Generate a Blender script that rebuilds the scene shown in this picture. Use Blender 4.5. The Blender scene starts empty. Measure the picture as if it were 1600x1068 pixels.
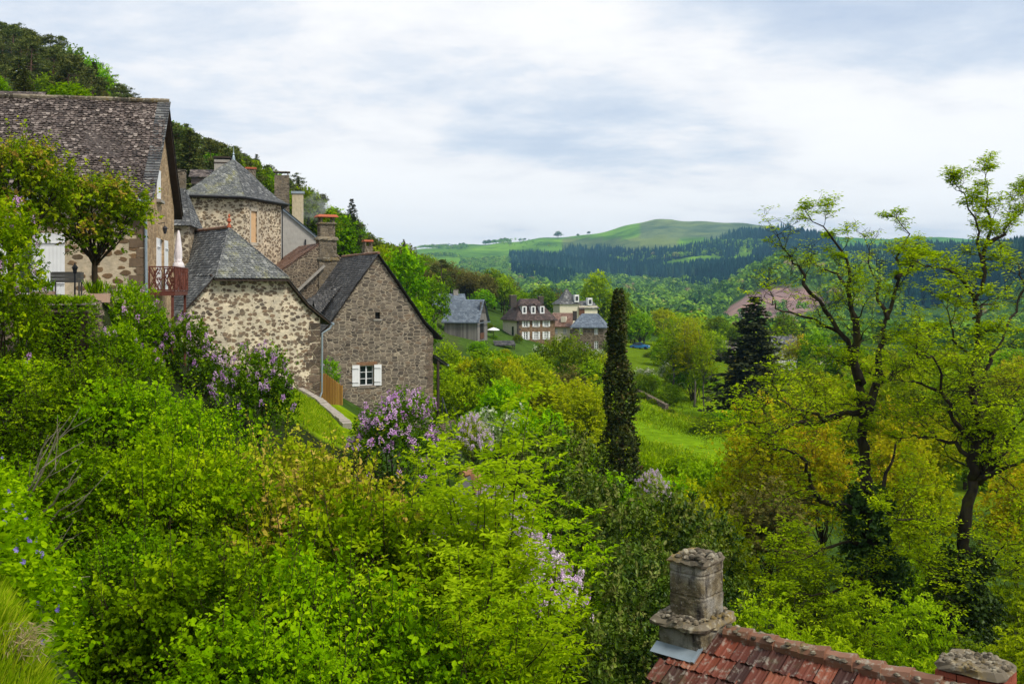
import bpy, math, random
import numpy as np
from mathutils import Vector, Matrix
from mathutils.geometry import tessellate_polygon
# ------------------------------------------------------------------ camera model of the photograph (1600 px wide)
F = 1570.0; CX = 800.0; HY = 450.0
def P(px, py, Y): return Vector(((px-CX)/F*Y, Y, (HY-py)/F*Y))
scene = bpy.context.scene
COL = scene.collection
RNG = np.random.default_rng(7)
rnd = random.Random(11)
R = math.radians
# ------------------------------------------------------------------ objects
def tag(o, label=None, cat=None, group=None, kind=None):
    if label: o['label'] = label
    if cat: o['category'] = cat
    if group: o['group'] = group
    if kind: o['kind'] = kind
    return o
def thing(name, label, cat, loc=(0,0,0), rz=0.0, group=None):
    o = bpy.data.objects.new(name, None); COL.objects.link(o)
    o.location = loc; o.rotation_euler = (0,0,rz); o.empty_display_size = .3
    return tag(o, label, cat, group)
def link(name, me, parent=None):
    o = bpy.data.objects.new(name, me); COL.objects.link(o)
    if parent is not None: o.parent = parent
    return o
def dup(root, loc, rz=0.0, scale=(1,1,1), label=None):
    r = root.copy(); COL.objects.link(r); r.location = loc; r.rotation_euler = (0,0,rz); r.scale = scale
    if label: r['label'] = label
    for ch in list(root.children):
        c = ch.copy(); COL.objects.link(c); c.parent = r
        for g in list(ch.children):
            d = g.copy(); COL.objects.link(d); d.parent = c
    return r
# ------------------------------------------------------------------ mesh buffers
def mesh_from(name, verts, faces_flat, sizes, mats, midx=None, rndv=None, smooth=False):
    me = bpy.data.meshes.new(name)
    verts = np.asarray(verts, np.float32).reshape(-1,3)
    ff = np.asarray(faces_flat, np.int32); sz = np.asarray(sizes, np.int32)
    me.vertices.add(len(verts)); me.vertices.foreach_set('co', verts.ravel())
    me.loops.add(len(ff)); me.loops.foreach_set('vertex_index', ff)
    me.polygons.add(len(sz))
    st = np.zeros(len(sz), np.int32); st[1:] = np.cumsum(sz)[:-1]
    me.polygons.foreach_set('loop_start', st); me.polygons.foreach_set('loop_total', sz)
    if midx is not None: me.polygons.foreach_set('material_index', np.asarray(midx, np.int32))
    me.polygons.foreach_set('use_smooth', np.full(len(sz), bool(smooth)))
    for m in mats: me.materials.append(m)
    if rndv is not None:
        a = me.attributes.new('rnd', 'FLOAT', 'FACE'); a.data.foreach_set('value', np.asarray(rndv, np.float32))
    me.update(calc_edges=True)
    return me
class MB:
    def __init__(s): s.v=[]; s.f=[]; s.m=[]; s.r=[]
    def face(s, pts, m=0, r=None):
        i=len(s.v); s.v += [tuple(p) for p in pts]; s.f.append(list(range(i,i+len(pts)))); s.m.append(m); s.r.append(rnd.random() if r is None else r)
    def raw(s, vs, fs, m=0, r=None):
        i=len(s.v); s.v += [tuple(p) for p in vs]
        rr = rnd.random() if r is None else r
        for f in fs: s.f.append([k+i for k in f]); s.m.append(m); s.r.append(rr)
    def box(s, c, d, rz=0.0, m=0, r=None, mat=None, jit=0.0, taper=1.0):
        hx,hy,hz = d[0]/2,d[1]/2,d[2]/2
        vs=[]
        for z in (-hz,hz):
            k = taper if z>0 else 1.0
            for x,y in ((-hx,-hy),(hx,-hy),(hx,hy),(-hx,hy)):
                p=Vector((x*k+rnd.uniform(-jit,jit),y*k+rnd.uniform(-jit,jit),z+rnd.uniform(-jit,jit)))
                if mat is not None: p = mat @ p
                elif rz: p = Matrix.Rotation(rz,3,'Z') @ p
                vs.append(p+Vector(c))
        s.raw(vs,[(0,3,2,1),(4,5,6,7),(0,1,5,4),(1,2,6,5),(2,3,7,6),(3,0,4,7)],m,r)
    def bar(s, a, b, w, h=None, m=0, r=None):
        a=Vector(a); b=Vector(b); h=h or w; d=(b-a); L=d.length
        if L<1e-6: return
        q=d.to_track_quat('X','Z').to_matrix()
        s.box((a+b)/2,(L,w,h),m=m,r=r,mat=q)
    def tube(s, pts, rad, n=6, m=0, r=None, cap=True, rough=0.0):
        pts=[Vector(p) for p in pts]; N=len(pts)
        if N<2: return
        base=len(s.v); prev=None
        rr = rnd.random() if r is None else r
        for i,p in enumerate(pts):
            t=(pts[min(i+1,N-1)]-pts[max(i-1,0)])
            if t.length<1e-9: t=Vector((0,0,1))
            t.normalize()
            if prev is None:
                u=t.cross(Vector((0.31,0.2,0.93)));
                if u.length<.05: u=t.cross(Vector((1,0,0)))
            else: u=prev-t*prev.dot(t)
            u.normalize(); prev=u; w=t.cross(u); q=rad[i] if hasattr(rad,'__len__') else rad
            for k in range(n):
                a=2*math.pi*k/n; qq=q*(1+rnd.uniform(-rough,rough)); s.v.append(tuple(p+u*(math.cos(a)*qq)+w*(math.sin(a)*qq)))
        for i in range(N-1):
            for k in range(n):
                a=base+i*n+k; b=base+i*n+(k+1)%n
                s.f.append([a,b,b+n,a+n]); s.m.append(m); s.r.append(rr)
        if cap:
            s.f.append([base+(N-1)*n+k for k in range(n)]); s.m.append(m); s.r.append(rr)
            s.f.append([base+k for k in reversed(range(n))]); s.m.append(m); s.r.append(rr)
    def lathe(s, c, prof, n=12, m=0, r=None, jit=0):
        base=len(s.v); c=Vector(c); rr=rnd.random() if r is None else r
        for (q,z) in prof:
            for k in range(n):
                a=2*math.pi*k/n; j=1+rnd.uniform(-jit,jit); s.v.append((c.x+q*math.cos(a)*j,c.y+q*math.sin(a)*j,c.z+z))
        for i in range(len(prof)-1):
            for k in range(n):
                a=base+i*n+k; b=base+i*n+(k+1)%n
                s.f.append([a,b,b+n,a+n]); s.m.append(m); s.r.append(rr)
        s.f.append([base+(len(prof)-1)*n+k for k in range(n)]); s.m.append(m); s.r.append(rr)
        s.f.append([base+k for k in reversed(range(n))]); s.m.append(m); s.r.append(rr)
    def prism(s, poly, d, m=0, r=None):      # poly: 3d points, extruded by vector d
        d=Vector(d); a=[Vector(p) for p in poly]; b=[p+d for p in a]; n=len(a)
        s.raw(a+b,[tuple(range(n))[::-1],tuple(range(n,2*n))]+[(i,(i+1)%n,n+(i+1)%n,n+i) for i in range(n)],m,r)
    def wall(s, outer, holes, to3, depth, m=0, mr=None):   # 2d outer polygon with holes; to3(u,v,d) -> 3d (d = depth inward)
        polys=[[Vector((u,v,0)) for u,v in outer]]+[[Vector((u,v,0)) for u,v in h] for h in holes]
        flat=[p for q in polys for p in q]
        base=len(s.v); s.v += [tuple(to3(p.x,p.y,0)) for p in flat]
        for t in tessellate_polygon(polys):
            s.f.append([base+t[0],base+t[1],base+t[2]]); s.m.append(m); s.r.append(.5)
        for h in holes:
            n=len(h)
            for i in range(n):
                a=h[i]; b=h[(i+1)%n]
                s.face([to3(a[0],a[1],0),to3(b[0],b[1],0),to3(b[0],b[1],depth),to3(a[0],a[1],depth)],m if mr is None else mr,.5)
    def build(s, name, mats, parent=None, smooth=False):
        if not isinstance(mats,(list,tuple)): mats=[mats]
        fl=[i for f in s.f for i in f]
        me=mesh_from(name,s.v,fl,[len(f) for f in s.f],mats,s.m,s.r,smooth)
        return link(name,me,parent)
# ------------------------------------------------------------------ materials
def newmat(name):
    m=bpy.data.materials.new(name); m.use_nodes=True; nt=m.node_tree; nt.nodes.clear()
    return m,nt
def N(nt, typ, ins=None, **props):
    n=nt.nodes.new(typ)
    for k,v in props.items(): setattr(n,k,v)
    for k,v in (ins or {}).items():
        s=n.inputs[k]
        if isinstance(v,bpy.types.NodeSocket): nt.links.new(v,s)
        else:
            if isinstance(v,(tuple,list)) and len(v)==3 and s.type=='RGBA': v=(*v,1)
            s.default_value=v
    return n
def ramp(nt, fac, stops, interp='LINEAR'):
    n=nt.nodes.new('ShaderNodeValToRGB'); nt.links.new(fac,n.inputs[0]); cr=n.color_ramp; cr.interpolation=interp
    while len(cr.elements)<len(stops): cr.elements.new(.5)
    for e,(p,c) in zip(cr.elements,stops):
        e.position=p; e.color=(*c,1) if len(c)==3 else c
    return n.outputs['Color']
def mix(nt, fac, a, b, mode='MIX'):
    n=nt.nodes.new('ShaderNodeMix'); n.data_type='RGBA'; n.blend_type=mode
    for i,v in ((0,fac),(6,a),(7,b)):
        s=n.inputs[i]
        if isinstance(v,bpy.types.NodeSocket): nt.links.new(v,s)
        else: s.default_value=(*v,1) if isinstance(v,(tuple,list)) and len(v)==3 else v
    return n.outputs[2]
def math_(nt, op, a, b=0.0, c=0.0, clamp=False):
    n=nt.nodes.new('ShaderNodeMath'); n.operation=op; n.use_clamp=clamp
    for i,v in enumerate((a,b,c)):
        if isinstance(v,bpy.types.NodeSocket): nt.links.new(v,n.inputs[i])
        else: n.inputs[i].default_value=v
    return n.outputs[0]
def out(nt, shader, vol=None):
    o=nt.nodes.new('ShaderNodeOutputMaterial')
    if shader is not None: nt.links.new(shader,o.inputs['Surface'])
    if vol is not None: nt.links.new(vol,o.inputs['Volume'])
def coords(nt, scale=(1,1,1), kind='Object'):
    tc=nt.nodes.new('ShaderNodeTexCoord')
    mp=N(nt,'ShaderNodeMapping',{'Scale':scale}); nt.links.new(tc.outputs[kind],mp.inputs['Vector'])
    return mp.outputs['Vector']
def noise(nt, vec, scale, detail=3.0, rough=.55, dist=0.0):
    n=N(nt,'ShaderNodeTexNoise',{'Scale':scale,'Detail':detail,'Roughness':rough,'Distortion':dist})
    if vec is not None: nt.links.new(vec,n.inputs['Vector'])
    return n.outputs['Fac']
def bump(nt, h, strength, dist):
    b=N(nt,'ShaderNodeBump',{'Strength':strength,'Distance':dist}); nt.links.new(h,b.inputs['Height']); return b.outputs['Normal']
def pbr(nt, color, rough=.8, normal=None, metal=0.0, spec=.3):
    p=nt.nodes.new('ShaderNodeBsdfPrincipled')
    for k,v in (('Base Color',color),('Roughness',rough),('Metallic',metal),('Specular IOR Level',spec)):
        s=p.inputs[k]
        if isinstance(v,bpy.types.NodeSocket): nt.links.new(v,s)
        else: s.default_value=(*v,1) if isinstance(v,(tuple,list)) and len(v)==3 else v
    if normal is not None: nt.links.new(normal,p.inputs['Normal'])
    return p.outputs[0]
def rndattr(nt): return N(nt,'ShaderNodeAttribute',attribute_name='rnd').outputs['Fac']

def leafmat(name, stops, trans=.35, hue=.026, gloss=0.0):
    m,nt=newmat(name)
    c=ramp(nt,rndattr(nt),stops)
    oi=nt.nodes.new('ShaderNodeObjectInfo')
    f=math_(nt,'MULTIPLY_ADD',oi.outputs['Random'],hue,.5-hue/2)
    v=math_(nt,'MULTIPLY_ADD',oi.outputs['Random'],.3,.85)
    h=N(nt,'ShaderNodeHueSaturation',{'Hue':f,'Value':v,'Color':c})
    c=h.outputs[0]
    d=N(nt,'ShaderNodeBsdfDiffuse',{'Color':c}); t=N(nt,'ShaderNodeBsdfTranslucent',{'Color':c})
    a=N(nt,'ShaderNodeMixShader',{0:trans,1:d.outputs[0],2:t.outputs[0]})
    if gloss>0:
        g=N(nt,'ShaderNodeBsdfGlossy',{'Color':(.8,.85,.8,1),'Roughness':.45})
        a=N(nt,'ShaderNodeMixShader',{0:gloss,1:a.outputs[0],2:g.outputs[0]})
    out(nt,a.outputs[0]); return m
def barkmat(name, a, b, moss=None, sc=6):
    m,nt=newmat(name); v=coords(nt,(1,1,.25)); n=noise(nt,v,sc,4,.65)
    c=ramp(nt,n,[(.3,a),(.7,b)])
    if moss is not None: c=mix(nt,ramp(nt,noise(nt,coords(nt),2.5,3),[(.5,(0,0,0)),(.65,(.8,.8,.8))]),c,moss)
    out(nt,pbr(nt,c,.9,bump(nt,n,.6,.03),spec=.15)); return m
def rubble(name, mortar, stones, scale=3.2, thr=.05, sparse=0.0, aniso=1.7, stain=(.12,.1,.08), stain_amt=.35, bmp=.6, rand=.95, blob=0.0, low=None, warp=.06):
    m,nt=newmat(name); v=coords(nt,(1,1,aniso))
    v=N(nt,'ShaderNodeMapping',{'Vector':v,'Location':(.07,.5/scale,.11)}).outputs[0]
    dn=N(nt,'ShaderNodeTexNoise',{'Scale':4.0,'Detail':2.0}); nt.links.new(v,dn.inputs['Vector'])
    vv=mix(nt,warp,v,dn.outputs['Color'])
    vo=N(nt,'ShaderNodeTexVoronoi',{'Scale':scale,'Randomness':rand}); nt.links.new(vv,vo.inputs['Vector'])
    ve=N(nt,'ShaderNodeTexVoronoi',{'Scale':scale,'Randomness':rand},feature='DISTANCE_TO_EDGE'); nt.links.new(vv,ve.inputs['Vector'])
    sep=nt.nodes.new('ShaderNodeSeparateColor'); nt.links.new(vo.outputs['Color'],sep.inputs[0])
    t=math_(nt,'MULTIPLY_ADD',sep.outputs[1],sparse,thr)
    e=math_(nt,'SUBTRACT',ve.outputs['Distance'],t)
    if blob: e=math_(nt,'ADD',math_(nt,'MULTIPLY',math_(nt,'SUBTRACT',math_(nt,'MULTIPLY_ADD',sep.outputs[1],blob*.85,blob*.35),vo.outputs['Distance']),.6),math_(nt,'MULTIPLY',math_(nt,'MINIMUM',math_(nt,'SUBTRACT',ve.outputs['Distance'],.05),.06),1.1))
    e=math_(nt,'ADD',e,math_(nt,'MULTIPLY_ADD',noise(nt,v,14,2),.06,-.03))
    if low is not None:
        zz=nt.nodes.new('ShaderNodeSeparateXYZ'); nt.links.new(coords(nt),zz.inputs[0]); e=math_(nt,'ADD',e,math_(nt,'MULTIPLY',math_(nt,'MULTIPLY_ADD',zz.outputs[2],-.5,low*.5,clamp=True),.16))
    mask=math_(nt,'MULTIPLY',e,22.0,clamp=True)
    sc_=ramp(nt,sep.outputs[0],[(i/(len(stones)-1),c) for i,c in enumerate(stones)])
    fine=noise(nt,v,16,4,.6)
    sc_=mix(nt,1.0,sc_,ramp(nt,fine,[(.25,(.6,.6,.6)),(.75,(1.3,1.3,1.3))]),'MULTIPLY')
    mo=mix(nt,1.0,mortar,ramp(nt,noise(nt,v,7,4),[(.25,(.72,.7,.66)),(.75,(1.1,1.1,1.1))]),'MULTIPLY')
    c=mix(nt,mask,mo,sc_)
    big=noise(nt,coords(nt,(1,1,.45)),.7,5,.65)
    c=mix(nt,math_(nt,'MULTIPLY',ramp(nt,big,[(.46,(0,0,0)),(.72,(1,1,1))]),stain_amt),c,stain)
    c=mix(nt,1.0,c,ramp(nt,noise(nt,coords(nt),1.6,4,.6),[(.3,(.78,.76,.74)),(.7,(1.28,1.2,1.08))]),'MULTIPLY')
    h=math_(nt,'ADD',math_(nt,'MULTIPLY',mask,1.0),math_(nt,'MULTIPLY',fine,.5))
    out(nt,pbr(nt,c,.9,bump(nt,h,bmp,.04),spec=.15)); return m
def slatemat(name, stops, lichen=(.42,.40,.30), lam=.5, moss=None, rough=.6):
    m,nt=newmat(name); r=rndattr(nt); c=ramp(nt,r,stops)
    v=coords(nt); n=noise(nt,v,9,4,.65); n2=noise(nt,v,1.1,4,.6)
    k=math_(nt,'MULTIPLY',ramp(nt,n,[(.54,(0,0,0)),(.66,(1,1,1))]),lam)
    c=mix(nt,k,c,lichen)
    if moss is not None:
        c=mix(nt,math_(nt,'MULTIPLY',ramp(nt,n2,[(.5,(0,0,0)),(.68,(1,1,1))]),ramp(nt,noise(nt,v,14,3),[(.4,(0,0,0)),(.6,(1,1,1))])),c,moss)
    c=mix(nt,1.0,c,ramp(nt,n2,[(.3,(.8,.8,.8)),(.7,(1.15,1.15,1.15))]),'MULTIPLY')
    out(nt,pbr(nt,c,rough,bump(nt,n,.3,.01),spec=.3)); return m
def plain(name, col, rough=.7, var=.15, sc=3.0, metal=0.0, bmp=.1, dirt=None, spec=.3, aniso=(1,1,1)):
    m,nt=newmat(name); v=coords(nt,aniso); n=noise(nt,v,sc,5,.6)
    c=mix(nt,1.0,col,ramp(nt,n,[(.25,(1-var,)*3),(.75,(1+var,)*3)]),'MULTIPLY')
    if dirt is not None: c=mix(nt,ramp(nt,noise(nt,coords(nt,(1,1,.3)),sc*1.7,4,.7),[(.52,(0,0,0)),(.75,(.7,.7,.7))]),c,dirt)
    out(nt,pbr(nt,c,rough,bump(nt,n,bmp,.01),metal,spec)); return m
def planks(name, a, b, w=.16, axis='X'):
    m,nt=newmat(name); v=coords(nt,(1/w,1/w,.0))
    sx=nt.nodes.new('ShaderNodeSeparateXYZ'); nt.links.new(v,sx.inputs[0])
    s=math_(nt,'ADD',sx.outputs[0],sx.outputs[1])
    fl=math_(nt,'FLOOR',s); wn=N(nt,'ShaderNodeTexWhiteNoise',{'W':fl},noise_dimensions='1D')
    fr=math_(nt,'FRACT',s); gap=math_(nt,'GREATER_THAN',fr,.9)
    n=noise(nt,coords(nt,(8,8,.6)),1.5,4,.7)
    k=math_(nt,'ADD',math_(nt,'MULTIPLY',wn.outputs[0],.55),math_(nt,'MULTIPLY',n,.5))
    c=ramp(nt,k,[(.2,a),(.85,b)]); c=mix(nt,gap,c,(.02,.018,.015))
    out(nt,pbr(nt,c,.85,bump(nt,n,.2,.01),spec=.2)); return m
M={}
M['glass'],_nt=newmat('window_glass'); out(_nt,pbr(_nt,(.015,.02,.022),.06,spec=.6))
M['white']=plain('white_paint',(.78,.78,.78),.5,.05,4,bmp=.05)
M['lead']=plain('lead',(.20,.215,.23),.6,.2,6,.2)
M['zinc']=plain('zinc',(.30,.36,.40),.45,.12,6,.4)
M['steel_dark']=plain('dark_metal',(.03,.03,.035),.5)
M['corten']=plain('rusty_steel',(.125,.036,.022),.75,.3,9)
M['wood_dark']=plain('dark_timber',(.045,.03,.022),.85,.3,8,aniso=(1,1,.2))
M['wood_grey']=plain('weathered_timber',(.20,.18,.155),.85,.3,8,aniso=(.2,1,1))
M['wood_orange']=planks('brown_boards',(.36,.17,.04),(.62,.33,.09),.11)
M['terracotta']=plain('terracotta',(.42,.11,.05),.85,.25,10,dirt=(.16,.11,.08))
M['concrete']=plain('concrete',(.33,.30,.26),.9,.2,6,dirt=(.14,.13,.11))
# ------------------------------------------------------------------ terrain
def zk(Y, pts): return (Y, [p for p,_ in pts], [z for _,z in pts])
def yk(Y, pts): return (Y, [p for p,_ in pts], [(HY-y)/F*Y for _,y in pts])
KEYS=[
 zk(2,[(-400,-1.3),(0,-1.4),(200,-1.7),(2000,-1.7)]),
 zk(3,[(-400,-1.0),(0,-1.15),(120,-1.35),(250,-2.0),(800,-2.3),(2000,-2.6)]),
 zk(4.5,[(-400,-1.0),(0,-1.4),(60,-1.75),(250,-3.0),(800,-3.6),(2000,-4)]),
 zk(6,[(-400,-1.0),(0,-1.55),(80,-1.95),(200,-3.4),(500,-4.6),(800,-5),(2000,-5.5)]),
 zk(9,[(-400,-1.0),(0,-1.9),(60,-2.6),(200,-4.6),(500,-6.2),(800,-7),(2000,-8)]),
 zk(14,[(-400,-1),(0,-4),(200,-5.8),(500,-7.2),(800,-8.3),(1100,-9),(2000,-9.5)]),
 zk(22,[(-400,-1),(0,-4.2),(300,-6.3),(500,-7.8),(800,-9.6),(1100,-11),(2000,-12)]),
 zk(31,[(-400,-.5),(0,-2.8),(160,-3.0),(300,-4.5),(500,-6.8),(700,-9.5),(900,-11.5),(1300,-13),(2000,-14)]),
 zk(33.3,[(-400,-.4),(0,-2.4),(160,-2.6),(230,-2.9),(300,-4),(500,-6.5),(700,-9.6),(900,-11.6),(1300,-13.2),(2000,-14.5)]),
 zk(34,[(-400,-.4),(165,-.45),(190,-2.6),(230,-3.2),(300,-4),(500,-6.6),(700,-9.7),(900,-11.7),(1300,-13.2),(2000,-14.5)]),
 zk(48,[(-400,0),(0,-.4),(250,-.5),(290,-3.5),(470,-6.2),(500,-6.9),(560,-7.6),(700,-10.5),(900,-12.5),(1300,-14),(2000,-15)]),
 zk(56,[(-400,2),(0,.3),(250,-.5),(300,-3.5),(490,-6.3),(540,-7.3),(600,-8.6),(700,-10.8),(900,-12.8),(1300,-14.5),(2000,-15.5)]),
 zk(70,[(-400,8),(0,4),(250,0),(420,-3),(500,-7),(590,-9.3),(690,-11),(900,-13.3),(1100,-14),(1300,-15),(2000,-16.5)]),
 zk(100,[(-400,20),(0,11),(300,5),(500,0),(650,-8),(750,-11.5),(900,-14),(1050,-15),(1300,-16),(2000,-17.5)]),
 zk(150,[(-400,50),(0,29),(300,15),(500,3.5),(650,-4),(700,-7),(830,-9.8),(900,-11.5),(1000,-13),(1150,-15.5),(1300,-17),(2000,-18)]),
 zk(220,[(-400,80),(0,49),(200,33),(300,26),(400,21),(500,13),(600,5.6),(650,2.5),(700,-1),(800,-6),(900,-10.5),(1000,-13.8),(1100,-14.5),(1300,-17),(1600,-19),(2000,-19)]),
 zk(300,[(-400,75),(0,42),(300,20),(500,9),(650,1),(760,-4.5),(900,-11),(1000,-14.5),(1100,-17),(1300,-19),(1600,-21),(2000,-20)]),
 zk(500,[(-400,40),(0,20),(500,-10),(800,-25),(2000,-35)]),
 zk(700,[(-400,-10),(600,-35),(1000,-42),(1130,-30),(1250,-29),(1500,-35),(2000,0)]),
 yk(900,[(-400,470),(600,478),(800,484),(960,495),(1080,503),(1120,500),(1160,475),(1210,455),(1260,452),(1330,470),(1450,500),(1560,480),(1620,440),(2000,380)]),
 yk(1050,[(-400,460),(600,466),(800,472),(960,478),(1080,480),(1120,470),(1160,440),(1210,420),(1260,418),(1330,430),(1450,455),(1560,420),(1620,400),(2000,340)]),
 yk(1400,[(-400,440),(600,452),(800,458),(960,465),(1080,462),(1200,450),(1300,440),(1450,425),(1560,400),(1620,390),(2000,330)]),
 yk(1900,[(-400,440),(600,425),(700,425),(800,430),(900,440),(1000,440),(1100,425),(1200,412),(1300,402),(1450,398),(1560,393),(1620,388),(2000,360)]),
 yk(2500,[(-400,440),(500,430),(600,408),(700,402),(800,405),(900,408),(1000,402),(1060,395),(1100,385),(1160,372),(1230,369),(1300,378),(1450,384),(1620,388),(2000,385)]),
 yk(3200,[(-400,440),(480,440),(560,412),(600,400),(640,392),(700,387),(740,381),(800,378),(870,371),(900,368),(960,358),(1000,348),(1025,343),(1050,341),(1100,346),(1150,350),(1200,351),(1240,360),(1300,372),(1400,373),(1500,371),(1620,380),(2000,400)]),
 yk(4200,[(-400,450),(480,450),(800,405),(1050,385),(1400,400),(2000,430)]),
 yk(7000,[(-400,452),(2000,452)]),
]
_LY=np.log(np.array([k[0] for k in KEYS]))
def zground(X, Y):
    X=np.atleast_1d(np.asarray(X,float)); Y=np.atleast_1d(np.asarray(Y,float))
    px=CX+F*X/np.maximum(Y,4.0)
    ly=np.clip(np.log(np.maximum(Y,.5)),_LY[0],_LY[-1]-1e-9)
    i=np.clip(np.searchsorted(_LY,ly,'right')-1,0,len(KEYS)-2)
    T=np.stack([np.interp(px,k[1],k[2]) for k in KEYS])
    t=(ly-_LY[i])/(_LY[i+1]-_LY[i]); ar=np.arange(len(px))
    far=np.clip((Y-300)/300,0,1); ts=t*t*(3-2*t); t=t*(1-.5*far)+ts*.5*far
    z=T[i,ar]*(1-t)+T[i+1,ar]*t
    s=np.clip(Y/1000,.0,1.0)
    z=z+.06*np.minimum(Y/40,1)*(np.sin(X*.9+1.3*np.sin(Y*.5))+np.sin(Y*.8+X*.3))+s*3.0*(np.sin(X*.021+np.sin(Y*.013))+.6*np.sin(X*.05+Y*.017+2*np.sin(Y*.009)))
    return z
def gz(X,Y): return float(zground(X,Y)[0])
def inpoly(px,py,poly):
    c=np.zeros(len(px),bool); n=len(poly)
    for i in range(n):
        x1,y1=poly[i]; x2,y2=poly[(i+1)%n]
        k=((y1>py)!=(y2>py))&(px<(x2-x1)*(py-y1)/((y2-y1) if y2!=y1 else 1e-9)+x1); c^=k
    return c
CLEAR=[(1112,520),(1135,482),(1180,452),(1215,445),(1262,452),(1300,470),(1250,490),(1205,505),(1160,525)]
MEADOWP=[(975,650),(1030,650),(1120,680),(1125,730),(1080,745),(985,725)]
def build_terrain():
    rows=np.concatenate([np.linspace(-60,1.5,12),np.geomspace(2,60,110)[0:],np.geomspace(62,600,90),np.geomspace(620,5000,110)])
    rows=np.unique(rows)
    u=np.linspace(-1,1,461); u=np.sign(u)*np.abs(u)**1.15
    YY=np.repeat(rows,len(u)); UU=np.tile(u,len(rows))
    XX=UU*(0.95*np.maximum(YY,0)+45)
    ZZ=zground(XX,YY)
    near=(YY<2); ZZ=np.where(near,np.minimum(ZZ,-1.6),ZZ)
    nr,nc=len(rows),len(u)
    idx=np.arange(nr*nc).reshape(nr,nc)
    q=np.stack([idx[:-1,:-1],idx[:-1,1:],idx[1:,1:],idx[1:,:-1]],-1).reshape(-1,4)
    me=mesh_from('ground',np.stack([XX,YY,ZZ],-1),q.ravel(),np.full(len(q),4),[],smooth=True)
    Yc=np.maximum(YY,1); px=CX+F*XX/Yc; py=HY-F*ZZ/Yc
    c=np.zeros((len(XX),4),np.float32); c[:,3]=1
    c[:,:3]=(.055,.10,.018)
    def setc(mask,col): c[mask,:3]=col
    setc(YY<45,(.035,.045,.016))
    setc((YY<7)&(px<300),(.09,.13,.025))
    setc((YY>44)&(YY<62)&(px<560)&(px>380),(.22,.33,.006))
    setc((YY>70)&(YY<260)&(px>850),(.12,.19,.008))
    setc((YY>82)&(YY<135)&(px>940)&(px<1180),(.17,.29,.008))
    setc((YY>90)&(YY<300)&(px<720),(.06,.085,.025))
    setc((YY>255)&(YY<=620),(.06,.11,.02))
    far=YY>620
    setc(far,(.07,.14,.014))
    setc((YY>1500)&(px<1000),(.11,.22,.014))
    setc((YY>1900)&(py<420),(.13,.26,.014))
    setc((YY>2500)&(px>1000)&(px<1290)&(py<372),(.13,.175,.085))
    setc((YY>2500)&(px>880)&(px<1060)&(py>372),(.14,.18,.055))
    setc(far&(px>1290)&(YY>2300),(.08,.21,.03))
    setc(far&inpoly(px,py,CLEAR)&(YY<1300),(.30,.19,.18))
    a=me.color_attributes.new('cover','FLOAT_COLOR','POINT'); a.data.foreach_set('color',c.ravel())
    m,nt=newmat('ground_cover')
    col=N(nt,'ShaderNodeVertexColor',layer_name='cover').outputs['Color']
    g=N(nt,'ShaderNodeNewGeometry').outputs['Position']
    n1=noise(nt,g,.9,5,.65); n2=noise(nt,g,.012,5,.65); n3=noise(nt,g,9,3,.6)
    col=mix(nt,1.0,col,ramp(nt,n1,[(.3,(.6,.62,.55)),(.7,(1.3,1.3,1.25))]),'MULTIPLY')
    col=mix(nt,1.0,col,ramp(nt,n2,[(.35,(.55,.6,.65)),(.52,(1,1,1)),(.68,(1.35,1.3,1.1))]),'MULTIPLY')
    col=mix(nt,1.0,col,ramp(nt,n3,[(.3,(.75,.75,.7)),(.7,(1.2,1.2,1.2))]),'MULTIPLY')
    # field patches on the far pastures
    fv=N(nt,'ShaderNodeTexVoronoi',{'Scale':.006}); nt.links.new(g,fv.inputs['Vector'])
    fcol=ramp(nt,N(nt,'ShaderNodeSeparateColor',{0:fv.outputs['Color']}).outputs[0],[(0,(.7,.75,.8)),(.5,(1,1,1)),(1,(1.35,1.25,1.0))])
    dist=N(nt,'ShaderNodeSeparateXYZ',{0:g}).outputs[1]
    col=mix(nt,math_(nt,'GREATER_THAN',dist,1500.0),col,mix(nt,1.0,col,fcol,'MULTIPLY'))
    out(nt,pbr(nt,col,.95,bump(nt,n3,.5,.08),spec=0.0)); me.materials.append(m)
    o=link('ground',me); tag(o,kind='structure')
build_terrain()
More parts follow.
